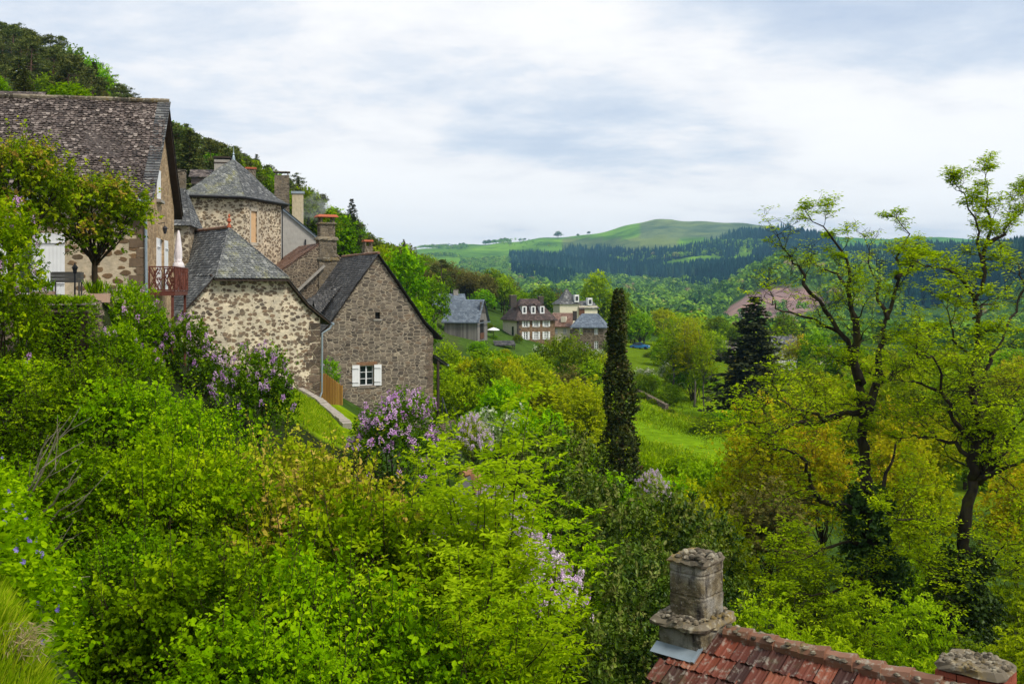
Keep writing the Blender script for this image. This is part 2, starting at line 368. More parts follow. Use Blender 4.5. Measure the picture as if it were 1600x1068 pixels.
# ------------------------------------------------------------------ world: broken overcast
def build_world():
    w=bpy.data.worlds.new('World'); scene.world=w; w.use_nodes=True; nt=w.node_tree; nt.nodes.clear()
    sky=N(nt,'ShaderNodeTexSky',sky_type='NISHITA',sun_disc=False,sun_elevation=R(SUN_EL),sun_rotation=R(SUN_ROT),air_density=1.0,dust_density=1.5,ozone_density=2.0)
    bs=N(nt,'ShaderNodeBackground',{'Color':sky.outputs[0],'Strength':.10})
    tc=nt.nodes.new('ShaderNodeTexCoord'); sp=N(nt,'ShaderNodeSeparateXYZ',{0:tc.outputs['Generated']})
    zc=math_(nt,'ADD',math_(nt,'MAXIMUM',sp.outputs[2],0.0),.16)
    u=math_(nt,'DIVIDE',sp.outputs[0],zc); v=math_(nt,'DIVIDE',sp.outputs[1],zc)
    cv=N(nt,'ShaderNodeCombineXYZ',{0:math_(nt,'MULTIPLY',u,.85),1:math_(nt,'MULTIPLY',v,1.0),2:CLOUD_SEED}).outputs[0]
    n1=noise(nt,cv,.8,9,.56,.15); n2=noise(nt,cv,3.1,8,.62,.2)
    k=math_(nt,'ADD',math_(nt,'MULTIPLY',n1,.72),math_(nt,'MULTIPLY',n2,.28))
    # thin towards the top where the blue shows, white towards the horizon
    el=math_(nt,'MAXIMUM',math_(nt,'MULTIPLY_ADD',sp.outputs[2],-.75,.17),-.035)
    k=math_(nt,'ADD',k,el)
    cl=ramp(nt,k,[(.375,(.53,.60,.72)),(.455,(.66,.715,.80)),(.50,(.78,.81,.86)),(.53,(.88,.88,.895)),(.575,(.955,.95,.945)),(.66,(.99,.985,.975))])
    bc=N(nt,'ShaderNodeBackground',{'Color':cl,'Strength':CLOUD_STR})
    cov=ramp(nt,k,[(.36,(.88,.88,.88)),(.55,(.98,.98,.98))])
    mx=N(nt,'ShaderNodeMixShader',{0:cov,1:bs.outputs[0],2:bc.outputs[0]})
    o=nt.nodes.new('ShaderNodeOutputWorld'); nt.links.new(mx.outputs[0],o.inputs[0])
SUN_EL=52.0; SUN_AZ_FROM=(.62,-.55)      # light comes from the right and behind the camera
SUN_ROT=math.degrees(math.atan2(SUN_AZ_FROM[0],SUN_AZ_FROM[1])); CLOUD_SEED=3.7; CLOUD_STR=.495
build_world()
sl=bpy.data.lights.new('sun','SUN'); sl.energy=1.45; sl.angle=R(15); sl.color=(1,.94,.82)
so=bpy.data.objects.new('sun',sl); COL.objects.link(so)
_d=Vector((SUN_AZ_FROM[0],SUN_AZ_FROM[1],0)).normalized()*math.cos(R(SUN_EL)); _d.z=math.sin(R(SUN_EL))
so.rotation_euler=_d.to_track_quat('Z','Y').to_euler(); so.location=_d*60
cam=bpy.data.cameras.new('camera'); co=bpy.data.objects.new('camera',cam); COL.objects.link(co)
cam.sensor_width=36; cam.lens=36*F/1600; cam.shift_y=-(534-HY)/1600; cam.clip_end=20000; cam.clip_start=.05
co.rotation_euler=(math.pi/2,0,0); scene.camera=co
vs=scene.view_settings; vs.view_transform='Standard'; vs.look='None'; vs.gamma=1; vs.exposure=1.2
# ------------------------------------------------------------------ air
def build_haze():
    mb=MB(); mb.box((0,2500,95),(10400,5300,330)); m,nt=newmat('haze')
    v=N(nt,'ShaderNodeVolumePrincipled',{'Color':(.34,.66,1.0,1),'Density':HAZE,'Anisotropy':.2})
    out(nt,None,v.outputs[0]); o=mb.build('haze',m); tag(o,kind='stuff')
HAZE=.00011
build_haze()
scene.cycles.volume_bounces=0; scene.cycles.max_bounces=6; scene.cycles.diffuse_bounces=3; scene.cycles.glossy_bounces=2; scene.cycles.transmission_bounces=4
# ------------------------------------------------------------------ foliage
def nrm_(a): return a/np.maximum(np.linalg.norm(a,axis=-1,keepdims=True),1e-9)
class Fol:
    """leaf accumulator: each leaf = base point, axis, normal, length, width, colour value, material"""
    def __init__(s): s.P=[];s.D=[];s.Nn=[];s.L=[];s.W=[];s.R=[];s.M=[]
    def add(s,p,d,n,L,W,r,m=0):
        k=len(p); s.P.append(np.asarray(p,float)); s.D.append(np.asarray(d,float)); s.Nn.append(np.asarray(n,float))
        for lst,v in ((s.L,L),(s.W,W),(s.R,r),(s.M,m)): lst.append(np.broadcast_to(np.asarray(v,float),(k,)))
    def count(s): return sum(len(p) for p in s.P)
    def arrays(s, shape='oval'):
        P_=np.concatenate(s.P); D=nrm_(np.concatenate(s.D)); N_=np.concatenate(s.Nn); L=np.concatenate(s.L)[:,None]; W=np.concatenate(s.W)[:,None]
        Rr=np.concatenate(s.R); Mm=np.concatenate(s.M).astype(int)
        S=nrm_(np.cross(D,N_)+1e-6); N_=np.cross(S,D); k=len(P_)
        if shape=='oval':
            f=.18*W
            v=np.stack([P_, P_+D*L*.3+S*W*.5+N_*f, P_+D*L*.68+S*W*.42+N_*f*.6-N_*L*.04, P_+D*L-N_*L*.12, P_+D*L*.68-S*W*.42+N_*f*.6-N_*L*.04, P_+D*L*.3-S*W*.5+N_*f],1).reshape(-1,3)
            b=(np.arange(k)*6)[:,None]; q=np.stack([b+[0,1,2,3],b+[0,3,4,5]],1).reshape(-1,4); rep=2
        elif shape=='quad':
            v=np.stack([P_,P_+D*L*.45+S*W*.5,P_+D*L-N_*L*.1,P_+D*L*.45-S*W*.5],1).reshape(-1,3); b=(np.arange(k)*4)[:,None]; q=b+[0,1,2,3]; rep=1
        return v,q.reshape(-1,4),np.repeat(Rr,rep),np.repeat(Mm,rep)
    def mesh(s,name,mats,shape='oval'):
        v,q,r,m=s.arrays(shape); return mesh_from(name,v,q.ravel(),np.full(len(q),4),mats,m,r)
    def build(s,name,mats,parent=None,shape='oval'):
        return link(name,s.mesh(name,mats,shape),parent)
def urand(g,n):
    a=g.normal(size=(n,3)); return nrm_(a)
def sprays(fol,g,C,A,n,sl,ll,lw,up=.8,droop=.15,rj=.25,rbase=None,m=0,side=.85):
    """n leaves along each twig starting at C in direction A"""
    k=len(C); A=nrm_(A); t=(np.arange(n)+.6)/n
    sv=nrm_(np.cross(A,np.array([0,0,1.0])+.4*g.normal(size=(k,3))))
    sgn=np.where(np.arange(n)%2==0,1.0,-1.0)
    pos=C[:,None,:]+A[:,None,:]*(sl*t)[None,:,None]
    if np.ndim(sl)==0: pass
    d=A[:,None,:]*.55+sv[:,None,:]*(side*sgn)[None,:,None]+.35*g.normal(size=(k,n,3)); d[...,2]-=droop
    nn=np.array([0,0,1.0])*up+A[:,None,:]*.25+.42*g.normal(size=(k,n,3))
    rb=(g.random(k) if rbase is None else rbase)[:,None]
    r=np.clip(rb+rj*(g.random((k,n))-.5),0,1)
    L=ll*g.uniform(.5,1.35,(k,n)); W=lw/ll*L*g.uniform(.85,1.15,(k,n))
    fol.add(pos.reshape(-1,3),d.reshape(-1,3),nn.reshape(-1,3),L.ravel(),W.ravel(),r.ravel(),m)
def lobes_sample(g,lobes,n,shell=.75,zmin=-.5):
    """points on/near the surface of a union of ellipsoids, with outward normals"""
    L=np.array(lobes,float); w=(L[:,3]*L[:,4]+L[:,4]*L[:,5]+L[:,3]*L[:,5]); w/=w.sum()
    Pn=[];Nn=[];c=0
    while c<n:
        k=n*2; i=g.choice(len(L),k,p=w); d=urand(g,k); d=d[(ok:=d[:,2]>zmin)]; i=i[ok]
        u=g.uniform(shell,1.0,len(d))[:,None]
        bumpy=1+.10*np.sin(d[:,:1]*7+i[:,None])+.10*np.sin(d[:,1:2]*8+2*i[:,None])+.08*np.sin(d[:,2:3]*9+i[:,None])
        p=L[i,:3]+d*L[i,3:6]*u*bumpy; nn=nrm_(d/L[i,3:6])
        ins=np.zeros(len(p),bool)
        for j in range(len(L)):
            ins|=((((p-L[j,:3])/L[j,3:6])**2).sum(1)<.62)&(i!=j)
        Pn.append(p[~ins]);Nn.append(nn[~ins]); c+=int((~ins).sum())
    return np.concatenate(Pn)[:n],np.concatenate(Nn)[:n]
def curve_pts(a,b,bend,n=5,seed=None):
    a=Vector(a);b=Vector(b);d=b-a;L=d.length; o=Vector((rnd.uniform(-1,1),rnd.uniform(-1,1),rnd.uniform(-.2,.6)))*L*bend
    return [a+d*t+o*(4*t*(1-t))*.5+Vector((rnd.uniform(-1,1),rnd.uniform(-1,1),rnd.uniform(-1,1)))*L*.02*(0<t<1) for t in [i/(n-1) for i in range(n)]]
def broadleaf(seed,lobes,ncl,rcl,nsp,nlf,sl,ll,lw,trunk_h,trunk_r,shell=.72,up=.8,droop=.15,stems=1,twigs=0,zmin=-.45,base_spread=.2,flowers=0,fl_top=.1,rtop=0.4,shape='oval',limb_n=14,fill=.12,flat=False,shoots=0,semi=0):
    """generic deciduous tree / shrub: returns (wood MB, foliage Fol, flowers Fol)"""
    g=np.random.default_rng(seed); rnd.seed(seed)
    cc,cn=lobes_sample(g,lobes,ncl,shell,zmin)
    f=Fol(); k=ncl*nsp
    C=np.repeat(cc,nsp,0)+g.normal(size=(k,3))*rcl*np.array([1,1,.7])
    A=nrm_(np.repeat(cn,nsp,0)*.9+.75*g.normal(size=(k,3))+np.array([0,0,.35]))
    if semi: A=nrm_(A*np.array([1,1,1-semi])+1e-3)
    if flat: A=nrm_(A*np.array([1,1,.22])+1e-3); C[:,2]=np.repeat(cc[:,2],nsp)+g.normal(size=k)*rcl*.22
    zlo=cc[:,2].min(); zhi=cc[:,2].max()
    rb=np.clip(np.repeat(g.normal(.5,.26,ncl),nsp)+rtop*((C[:,2]-zlo)/(zhi-zlo+1e-6)-.5)+.12*g.normal(size=k),0,1)  # height term gives yellower tips and paints highlights into the crown tops
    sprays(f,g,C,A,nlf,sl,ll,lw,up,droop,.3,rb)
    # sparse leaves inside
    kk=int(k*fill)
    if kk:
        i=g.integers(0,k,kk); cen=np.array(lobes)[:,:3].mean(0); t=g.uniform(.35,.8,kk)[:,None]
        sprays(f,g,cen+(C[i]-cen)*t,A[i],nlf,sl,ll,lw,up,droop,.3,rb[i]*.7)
    w=MB()
    if shoots:
        sp,sn=lobes_sample(g,lobes,shoots,.9,.1); sd=nrm_(sn*.7+np.array([0,0,1.0])+.35*g.normal(size=sn.shape)); ln=g.uniform(.45,1.0,shoots)
        for a_,d_,l_ in zip(sp,sd,ln):
            w.tube([tuple(a_-d_*.3),tuple(a_+d_*l_*.5),tuple(a_+d_*l_+[0,0,-.04])],[.010,.007,.003],4,cap=False); sprays(f,g,a_[None],d_[None],11,l_,ll*.85,lw*.8,up,droop+.1,.3,np.array([g.uniform(.5,1.0)]))
    top=Vector(np.array(lobes)[:,:3].mean(0))
    for s in range(stems):
        an=6.283*s/stems+rnd.uniform(-.4,.4); b0=Vector((math.cos(an)*base_spread,math.sin(an)*base_spread,-.3)) if stems>1 else Vector((0,0,-.3))
        if stems>1:
            q=cc[rnd.randrange(ncl)]; tp=Vector(q)*.85; tp.z=max(tp.z,trunk_h)
            w.tube(curve_pts(b0,tp,.12,6),[trunk_r,trunk_r*.85,trunk_r*.7,trunk_r*.5,trunk_r*.35,trunk_r*.2],6)
        else:
            tp=Vector((top.x*.5,top.y*.5,trunk_h)); w.tube(curve_pts(b0,tp,.05,5),[trunk_r*1.25,trunk_r,trunk_r*.9,trunk_r*.85,trunk_r*.8],8)
    o0=Vector((top.x*.5,top.y*.5,trunk_h)) if stems==1 else Vector((0,0,trunk_h*.3))
    for i in range(limb_n):
        q=Vector(cc[rnd.randrange(ncl)]); s0=o0+Vector((0,0,rnd.uniform(-.15,.1)*trunk_h)); r0=trunk_r*rnd.uniform(.3,.5)
        pts=curve_pts(s0,q,.22,6); w.tube(pts,[r0,r0*.8,r0*.6,r0*.42,r0*.28,r0*.12],5)
        for j in range(3+twigs):
            p=pts[rnd.choice((2,3,4))]; q2=p+(q-s0)*rnd.uniform(.15,.35)+Vector((rnd.uniform(-1,1),rnd.uniform(-1,1),rnd.uniform(-.3,1)))*(q-s0).length*.25
            w.tube(curve_pts(p,q2,.2,4),[r0*.35,r0*.25,r0*.16,r0*.06],4,cap=False)
    fl=None
    if flowers:
        fl=Fol(); pc,pn=lobes_sample(g,lobes,flowers,.93,fl_top)
        for p,n_ in zip(pc,pn):          # conical panicle made of many small florets
            ax=nrm_(n_*.55+np.array([0,0,.9])+.25*g.normal(size=3)); h=g.uniform(.18,.34); m=40; t=g.random(m)**.8
            a=g.random(m)*6.283; u=nrm_(np.cross(ax,[.3,.9,.1])); v=np.cross(ax,u); rr=.075*(1-t*.85)+.012
            q=p+n_*.08+ax*(t*h)[:,None]+u*(np.cos(a)*rr)[:,None]+v*(np.sin(a)*rr)[:,None]
            dd=u*np.cos(a)[:,None]+v*np.sin(a)[:,None]+.5*g.normal(size=(m,3))
            fl.add(q,dd,ax+.4*g.normal(size=(m,3)),.055,.05,np.clip(g.random()*.6+.4*g.random(m),0,1))
    return w,f,fl
def spruce(seed,h,r,nwh=30,nb=9,lw=.16,nl=10,bare=.05,droop=.25,up_tip=.15):
    g=np.random.default_rng(seed); rnd.seed(seed); w=MB(); f=Fol()
    w.tube([(0,0,-.3),(0,0,h*.5),(0,0,h)],[h*.018,h*.011,.01],7)
    for i in range(nwh*nb):
        t=bare+(1-bare)*((i+g.random()*nb*.8)/(nwh*nb))**.93; t=min(t,.985); z=h*t; L=(r*(1-t)**.85+.06*r)*g.uniform(.55,1.18)
        a=i*2.399+g.normal()*.3; d=np.array([math.cos(a),math.sin(a),0]); dr=droop*g.uniform(.4,1.5)
        e=d*L+np.array([0,0,-dr*L])
        if i%3==0: w.tube([(0,0,z),tuple(e*.5+[0,0,z-.02*L]),tuple(e+[0,0,z+up_tip*L*.5])],[.03,.02,.008],4,cap=False)
        n=nl; s=g.uniform(.15,1.02,n); p=np.array([0,0,z])+e*s[:,None]+np.array([0,0,1])*(up_tip*L*s**3)[:,None]+.03*L*g.normal(size=(n,3))
        side=np.array([-d[1],d[0],0]); ln=(.20+.30*(1-s))*L*.6+.14
        for sg in (-1,1,0):
            dd=side*sg*.9+d*.7+np.array([0,0,-.25])+.3*g.normal(size=(n,3)) if sg else d+np.array([0,0,-.05])+.3*g.normal(size=(n,3))
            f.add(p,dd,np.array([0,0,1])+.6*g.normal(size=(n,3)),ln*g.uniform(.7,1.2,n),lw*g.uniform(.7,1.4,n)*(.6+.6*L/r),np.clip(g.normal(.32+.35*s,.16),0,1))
    return w,f,None
def scots(seed,h,bare=.4,spread=.26,ncl=30,tuft=.42):
    g=np.random.default_rng(seed); rnd.seed(seed); w=MB(); f=Fol()
    lean=np.array([g.normal()*.05*h,g.normal()*.05*h]); pt=lambda t: np.array([lean[0]*t*t+.03*h*math.sin(t*5+seed)*t*.4,lean[1]*t*t,h*t])
    w.tube([tuple(pt(t)) if t>0 else (0,0,-.4) for t in (0,.2,.4,.6,.8,1.0)],[h*.022,h*.018,h*.015,h*.011,h*.007,h*.002],7)
    for i in range(ncl):
        t=bare+(1-bare)*g.random()**.8; a=g.random()*6.283
        prof=math.sin(math.pi*min(1,.25+.8*(t-bare)/(1-bare)))**.7
        L=spread*h*prof*g.uniform(.35,1.1)+.25
        e=pt(t)+np.array([math.cos(a)*L,math.sin(a)*L,g.uniform(.0,.35)*L])
        w.tube([tuple(pt(t)),tuple((pt(t)+e)/2+[0,0,-.05*L]),tuple(e)],[.05,.035,.012],4,cap=False)
        for c in range(3):
            q=pt(t)*(.30*c/2)+e*(1-.30*c/2)+g.normal(size=3)*.18*np.array([1,1,.5]); m=24
            dd=urand(g,m); dd[:,2]=np.abs(dd[:,2])*.8
            f.add(q+g.normal(size=(m,3))*np.array([.42,.42,.13])*tuft*1.6,dd,urand(g,m)+[0,0,.6],tuft*g.uniform(.6,1.2,m),tuft*.3,np.clip(g.normal(.35+.3*(t-bare),.16,m),0,1))
    return w,f,None
# leaf colours (reflectance of fresh spring leaves; the ramp is leaf-to-leaf variation, plus painted-in brighter tops and darker insides)
M['leaf_hazel']=leafmat('hazel_leaf',[(0,(.04,.090,.001)),(.35,(.125,.245,.001)),(.72,(.25,.43,.002)),(1,(.43,.57,.004))],.38)
M['leaf_deep']=leafmat('deep_hazel_leaf',[(0,(.022,.06,.001)),(.4,(.075,.165,.001)),(.8,(.155,.30,.002)),(1,(.30,.47,.004))],.36)
M['leaf_bronze']=leafmat('new_hazel_leaf',[(0,(.10,.15,.003)),(.45,(.26,.34,.004)),(.8,(.44,.43,.015)),(1,(.52,.36,.08))],.35)
M['leaf_bright']=leafmat('bright_leaf',[(0,(.05,.125,.001)),(.5,(.165,.34,.001)),(1,(.34,.54,.004))],.4)
M['leaf_ash']=leafmat('ash_leaf',[(0,(.10,.18,.002)),(.5,(.27,.41,.003)),(1,(.43,.57,.010))],.42)
M['leaf_lilac']=leafmat('lilac_leaf',[(0,(.028,.070,.003)),(.5,(.085,.175,.004)),(1,(.18,.31,.006))],.3)
M['leaf_dark']=leafmat('evergreen_leaf',[(0,(.012,.030,.002)),(.4,(.038,.075,.003)),(.75,(.10,.16,.006)),(.96,(.19,.24,.03)),(1,(.18,.19,.04))],.18,gloss=.015)
M['leaf_yellow']=leafmat('yellow_leaf',[(0,(.16,.22,.003)),(.5,(.35,.42,.004)),(1,(.52,.54,.008))],.4)
M['leaf_orange']=leafmat('copper_leaf',[(0,(.22,.21,.004)),(.4,(.40,.39,.006)),(.82,(.54,.47,.012)),(1,(.60,.40,.02))],.4)
M['leaf_maple']=leafmat('maple_leaf',[(0,(.07,.13,.003)),(.5,(.20,.32,.004)),(.96,(.40,.46,.010)),(1,(.44,.30,.05))],.35)
M['leaf_oak']=leafmat('spring_leaf',[(0,(.14,.21,.002)),(.5,(.33,.43,.003)),(1,(.52,.59,.006))],.42)
M['leaf_mid']=leafmat('wood_leaf',[(0,(.055,.10,.004)),(.5,(.13,.21,.005)),(1,(.23,.31,.008))],.3)
M['leaf_brown']=leafmat('budding_twigs',[(0,(.09,.09,.022)),(.5,(.17,.155,.035)),(1,(.24,.22,.05))],.3)
M['leaf_grey']=leafmat('pale_blossom_leaf',[(0,(.08,.15,.02)),(.6,(.20,.30,.06)),(.85,(.40,.45,.25)),(1,(.70,.70,.60))],.3)
M['needle']=leafmat('pine_needle',[(0,(.026,.042,.008)),(.5,(.085,.11,.018)),(1,(.20,.20,.035))],.1,hue=.03,gloss=.015)
M['needle_fir']=leafmat('fir_needle',[(0,(.014,.022,.009)),(.5,(.036,.050,.017)),(1,(.085,.10,.03))],.08,hue=.02,gloss=.015)
M['ivy']=leafmat('ivy_leaf',[(0,(.012,.024,.003)),(.5,(.040,.060,.006)),(.85,(.085,.105,.010)),(1,(.12,.085,.02))],.12,gloss=.02)
M['ivy_green']=leafmat('green_ivy_leaf',[(0,(.018,.042,.005)),(.6,(.045,.095,.009)),(1,(.09,.16,.018))],.15,gloss=.02)
M['lilac']=leafmat('lilac_flower',[(0,(.46,.18,.50)),(.5,(.68,.39,.70)),(1,(.86,.64,.85))],.3,gloss=0)
M['lilac_pale']=leafmat('pale_lilac_flower',[(0,(.52,.34,.58)),(.5,(.72,.55,.73)),(1,(.86,.75,.83))],.3,gloss=0)
M['periwinkle']=leafmat('violet_flower',[(0,(.16,.14,.50)),(.7,(.32,.28,.68)),(1,(.8,.8,.85))],.3,gloss=0)
M['dry']=leafmat('dry_grass',[(0,(.34,.26,.12)),(1,(.60,.50,.28))],.3,gloss=0)
M['grassblade']=leafmat('grass_blade',[(0,(.13,.22,.003)),(.6,(.30,.44,.004)),(1,(.52,.54,.03))],.4,gloss=0)
M['bark']=barkmat('bark',(.022,.015,.008),(.065,.046,.024))
M['bark_oak']=barkmat('mossy_bark',(.012,.009,.006),(.055,.043,.030),(.05,.045,.010))
M['bark_pale']=barkmat('pale_bark',(.07,.06,.05),(.20,.17,.14))
M['bark_dead']=barkmat('dead_twig',(.38,.31,.21),(.62,.53,.40))
M['bark_pine']=barkmat('pine_bark',(.06,.035,.022),(.17,.10,.065))
# ------------------------------------------------------------------ building materials
MORT=(.52,.47,.37)
M['rubble_gable']=rubble('rubble_gable',(.40,.355,.29),[(.055,.048,.043),(.19,.16,.13),(.09,.078,.068),(.28,.24,.195),(.125,.107,.092),(.22,.165,.12)],2.7,.022,.06,1.9,(.15,.125,.10),.3,1.0,rand=.72,warp=.11)
M['rubble_cream']=rubble('rubble_cream',(.66,.60,.49),[(.09,.07,.057),(.23,.165,.115),(.135,.115,.097),(.28,.19,.125)],4.7,.10,.24,1.5,(.36,.32,.25),.3,.9,blob=.55,low=-4.0,warp=.16)
M['rubble_tower']=rubble('rubble_tower',(.60,.53,.42),[(.11,.085,.06),(.20,.145,.095),(.15,.12,.095)],4.0,.08,.24,1.5,(.35,.30,.23),.4,.8,blob=.56,warp=.16)
M['rubble_barn']=rubble('rubble_barn',(.55,.48,.37),[(.14,.09,.05),(.20,.13,.075),(.10,.075,.05)],2.5,.12,.30,1.8,(.36,.27,.18),.35,.6,blob=.40,warp=.14)
M['gable_tan']=rubble('gable_tan',(.50,.38,.25),[(.42,.31,.19),(.30,.21,.125),(.45,.33,.21)],2.6,.05,.12,1.6,(.20,.135,.085),.45,.6,rand=.8)
M['rubble_dark']=rubble('rubble_dark',(.34,.29,.225),[(.065,.052,.042),(.17,.135,.105),(.10,.085,.07)],3.4,.035,.05,1.5,(.1,.08,.06),.4,.9,rand=.85)
M['chim_stone']=rubble('chimney_stone',(.25,.22,.18),[(.09,.075,.06),(.21,.175,.125),(.15,.13,.105)],3.0,.03,.03,1.3,(.06,.055,.045),.6,.9)
def old_stone(name):
    m,nt=newmat(name); v=coords(nt,(1,1,1)); vz=coords(nt,(1,1,.22))
    a=noise(nt,v,5,6,.7); b=noise(nt,vz,7,4,.65); c_=noise(nt,v,16,5,.7); d=noise(nt,v,2.2,3,.6)
    c=ramp(nt,a,[(.28,(.055,.046,.034)),(.5,(.18,.145,.085)),(.72,(.34,.29,.19))])
    c=mix(nt,ramp(nt,d,[(.42,(0,0,0)),(.6,(.75,.75,.75))]),c,(.36,.34,.30))
    c=mix(nt,ramp(nt,b,[(.50,(0,0,0)),(.64,(.9,.9,.9))]),c,(.045,.038,.034))
    c=mix(nt,ramp(nt,c_,[(.58,(0,0,0)),(.66,(.8,.8,.8))]),c,(.42,.39,.31))
    out(nt,pbr(nt,c,.95,bump(nt,math_(nt,'ADD',a,c_),.9,.03),spec=.1)); return m
M['chim_block']=old_stone('chimney_block')
M['slate_brown']=slatemat('slate_brown',[(0,(.035,.026,.022)),(.45,(.095,.072,.062)),(.8,(.16,.125,.108)),(1,(.30,.25,.215))],(.34,.29,.24),.4)
M['slate_grey']=slatemat('slate_grey',[(0,(.05,.052,.055)),(.5,(.095,.095,.095)),(.85,(.16,.16,.155)),(1,(.27,.27,.26))],(.30,.30,.25),.5)
M['slate_dark']=slatemat('slate_dark',[(0,(.032,.032,.033)),(.5,(.062,.058,.056)),(.9,(.10,.095,.09)),(1,(.19,.18,.17))],(.24,.23,.20),.45)
M['slate_lichen']=slatemat('slate_lichen',[(0,(.085,.09,.09)),(.5,(.15,.155,.15)),(.9,(.22,.225,.215)),(1,(.32,.32,.30))],(.33,.33,.24),.7,(.23,.22,.06))
M['slate_blue']=slatemat('slate_blue',[(0,(.10,.125,.16)),(.5,(.145,.175,.215)),(1,(.20,.24,.28))],(.3,.32,.32),.2,rough=.5)
M['tile_red']=slatemat('tile_red',[(0,(.045,.018,.013)),(.3,(.115,.030,.017)),(.7,(.20,.048,.023)),(1,(.29,.10,.05))],(.36,.32,.26),.6,(.06,.05,.02))
M['tile_ridge']=slatemat('tile_ridge',[(0,(.20,.09,.05)),(1,(.30,.15,.09))],(.38,.34,.26),.9,(.10,.085,.035))
M['moss_cap']=slatemat('moss_cap',[(0,(.045,.038,.028)),(.6,(.14,.115,.08)),(1,(.24,.20,.14))],(.40,.36,.27),.9,(.20,.13,.015),rough=.95)
M['roof_brown']=slatemat('roof_brown',[(0,(.05,.034,.03)),(.5,(.085,.056,.048)),(1,(.13,.09,.078))],(.2,.16,.13),.3)
M['roof_rust']=slatemat('roof_rust',[(0,(.16,.085,.055)),(.5,(.21,.12,.085)),(1,(.27,.17,.13))],(.3,.26,.2),.4)
M['render_pale']=plain('pale_render',(.60,.58,.53),.9,.1,2.5,dirt=(.4,.38,.34))
M['render_grey']=plain('grey_render',(.40,.375,.34),.9,.15,2.5,dirt=(.25,.23,.2))
M['render_cream']=plain('cream_render',(.66,.60,.46),.9,.08,2.5,dirt=(.45,.40,.30))
M['chim_cream']=plain('cream_chimney',(.50,.42,.28),.9,.15,4,dirt=(.22,.18,.13))
M['stone_brown']=rubble('brown_stone',(.25,.18,.12),[(.15,.095,.06),(.20,.13,.085),(.115,.075,.05)],1.6,.05,.05,1.5,(.1,.07,.05),.3,.4)
M['stone_dark']=plain('dark_stone',(.07,.058,.05),.9,.3,5)
M['stone_greybrown']=rubble('greybrown_stone',(.25,.21,.17),[(.10,.08,.065),(.17,.135,.11)],1.5,.05,.05,1.5,(.1,.08,.06),.3,.4)
M['planks_grey']=planks('grey_boards',(.13,.12,.115),(.30,.275,.25),.22)
M['planks_dark']=planks('dark_boards',(.05,.045,.042),(.13,.115,.105),.2)
M['dark_in']=plain('dark_interior',(.012,.011,.01),.9)
M['ochre']=plain('ochre_panel',(.60,.38,.20),.8,.1,3)
M['fabric_pink']=plain('pink_canvas',(.80,.735,.745),.85,.1,6)
M['bluepaint'],_nt=newmat('blue_paint'); out(_nt,pbr(_nt,(.02,.17,.42),.25,spec=.6))
M['rubber']=plain('rubber',(.02,.02,.02),.8)
M['tarp']=plain('blue_tarp',(.05,.22,.5),.6)
M['wood_door']=plain('brown_wood',(.12,.05,.025),.7,.2,5)
# ------------------------------------------------------------------ roof tiling
def clip_row(uv, v):
    us=[]
    n=len(uv)
    for i in range(n):
        (u1,v1),(u2,v2)=uv[i],uv[(i+1)%n]
        if (v1-v)*(v2-v)<=0 and abs(v2-v1)>1e-9:
            us.append(u1+(u2-u1)*(v-v1)/(v2-v1))
    return (min(us),max(us)) if len(us)>=2 else None
def tiles(mb, poly, tw, th, thick=.02, m=0, scallop=True, jit=.012, base=True, lift=.0, wave=0.0):
    poly=[Vector(p) for p in poly]
    n=Vector((0,0,0))
    for i in range(len(poly)): n+=poly[i].cross(poly[(i+1)%len(poly)])
    n.normalize()
    if n.z<0: n=-n; poly=poly[::-1]
    u=Vector((0,0,1)).cross(n); u.normalize(); v=n.cross(u)
    o=poly[0]; uv=[((p-o).dot(u),(p-o).dot(v)) for p in poly]
    vmin=min(b for _,b in uv); vmax=max(b for _,b in uv)
    def to(a,b,h): return o+u*a+v*b+n*(h+(wave*math.sin(a*1.1+b*.7)*math.sin(b*.9+1) if wave else 0))
    if base: mb.face([p-n*.012 for p in poly],m,.15)
    rows=max(1,int(round((vmax-vmin)/th))); th=(vmax-vmin)/rows
    for r in range(rows):
        v0=vmin+r*th; v1=v0+th
        a=clip_row(uv,min(max(v0+th*.25,vmin+1e-4),vmax-1e-4)); b=clip_row(uv,min(v0+th*.8,vmax-1e-4))
        if not a or not b: continue
        lo,hi=(a[0]+b[0])/2,(a[1]+b[1])/2
        if hi-lo<.02: continue
        x=lo-(tw*.5 if r%2 else rnd.uniform(0,.1)*tw)
        while x<hi-.01:
            w=tw*rnd.uniform(.82,1.18); x0=max(x,lo); x1=min(x+w-.006,hi); x+=w
            if x1-x0<.03: continue
            h0=thick*1.5+rnd.uniform(-jit,jit)*.6; h1=.004; tl=rnd.uniform(-jit,jit)*.5
            vb=v0-th*.12+rnd.uniform(-jit,jit); vt=min(v1+th*.15,vmax)
            cx=(x1-x0)*.22
            rr=rnd.random()**1.3
            if scallop:
                bot=[(x0,vb+th*.42),(x0+cx,vb+th*.08),(x1-cx,vb),(x1,vb+th*.40)]
            else: bot=[(x0,vb),(x1,vb)]
            top=[to(x0,vt,h1+lift),*[to(p,q,h0+lift+(tl if p<(x0+x1)/2 else -tl)) for p,q in bot],to(x1,vt,h1+lift)]
            mb.face(top,m,rr)
            k=[to(p,q,h0+lift+(tl if p<(x0+x1)/2 else -tl)) for p,q in bot]
            for i in range(len(k)-1): mb.face([k[i],k[i]-n*thick,k[i+1]-n*thick,k[i+1]],m,rr*.6)
            mb.face([top[0],to(x0,vt,-.01),k[0]-n*thick,k[0]],m,rr*.6); mb.face([k[-1],k[-1]-n*thick,to(x1,vt,-.01),top[-1]],m,rr*.6)
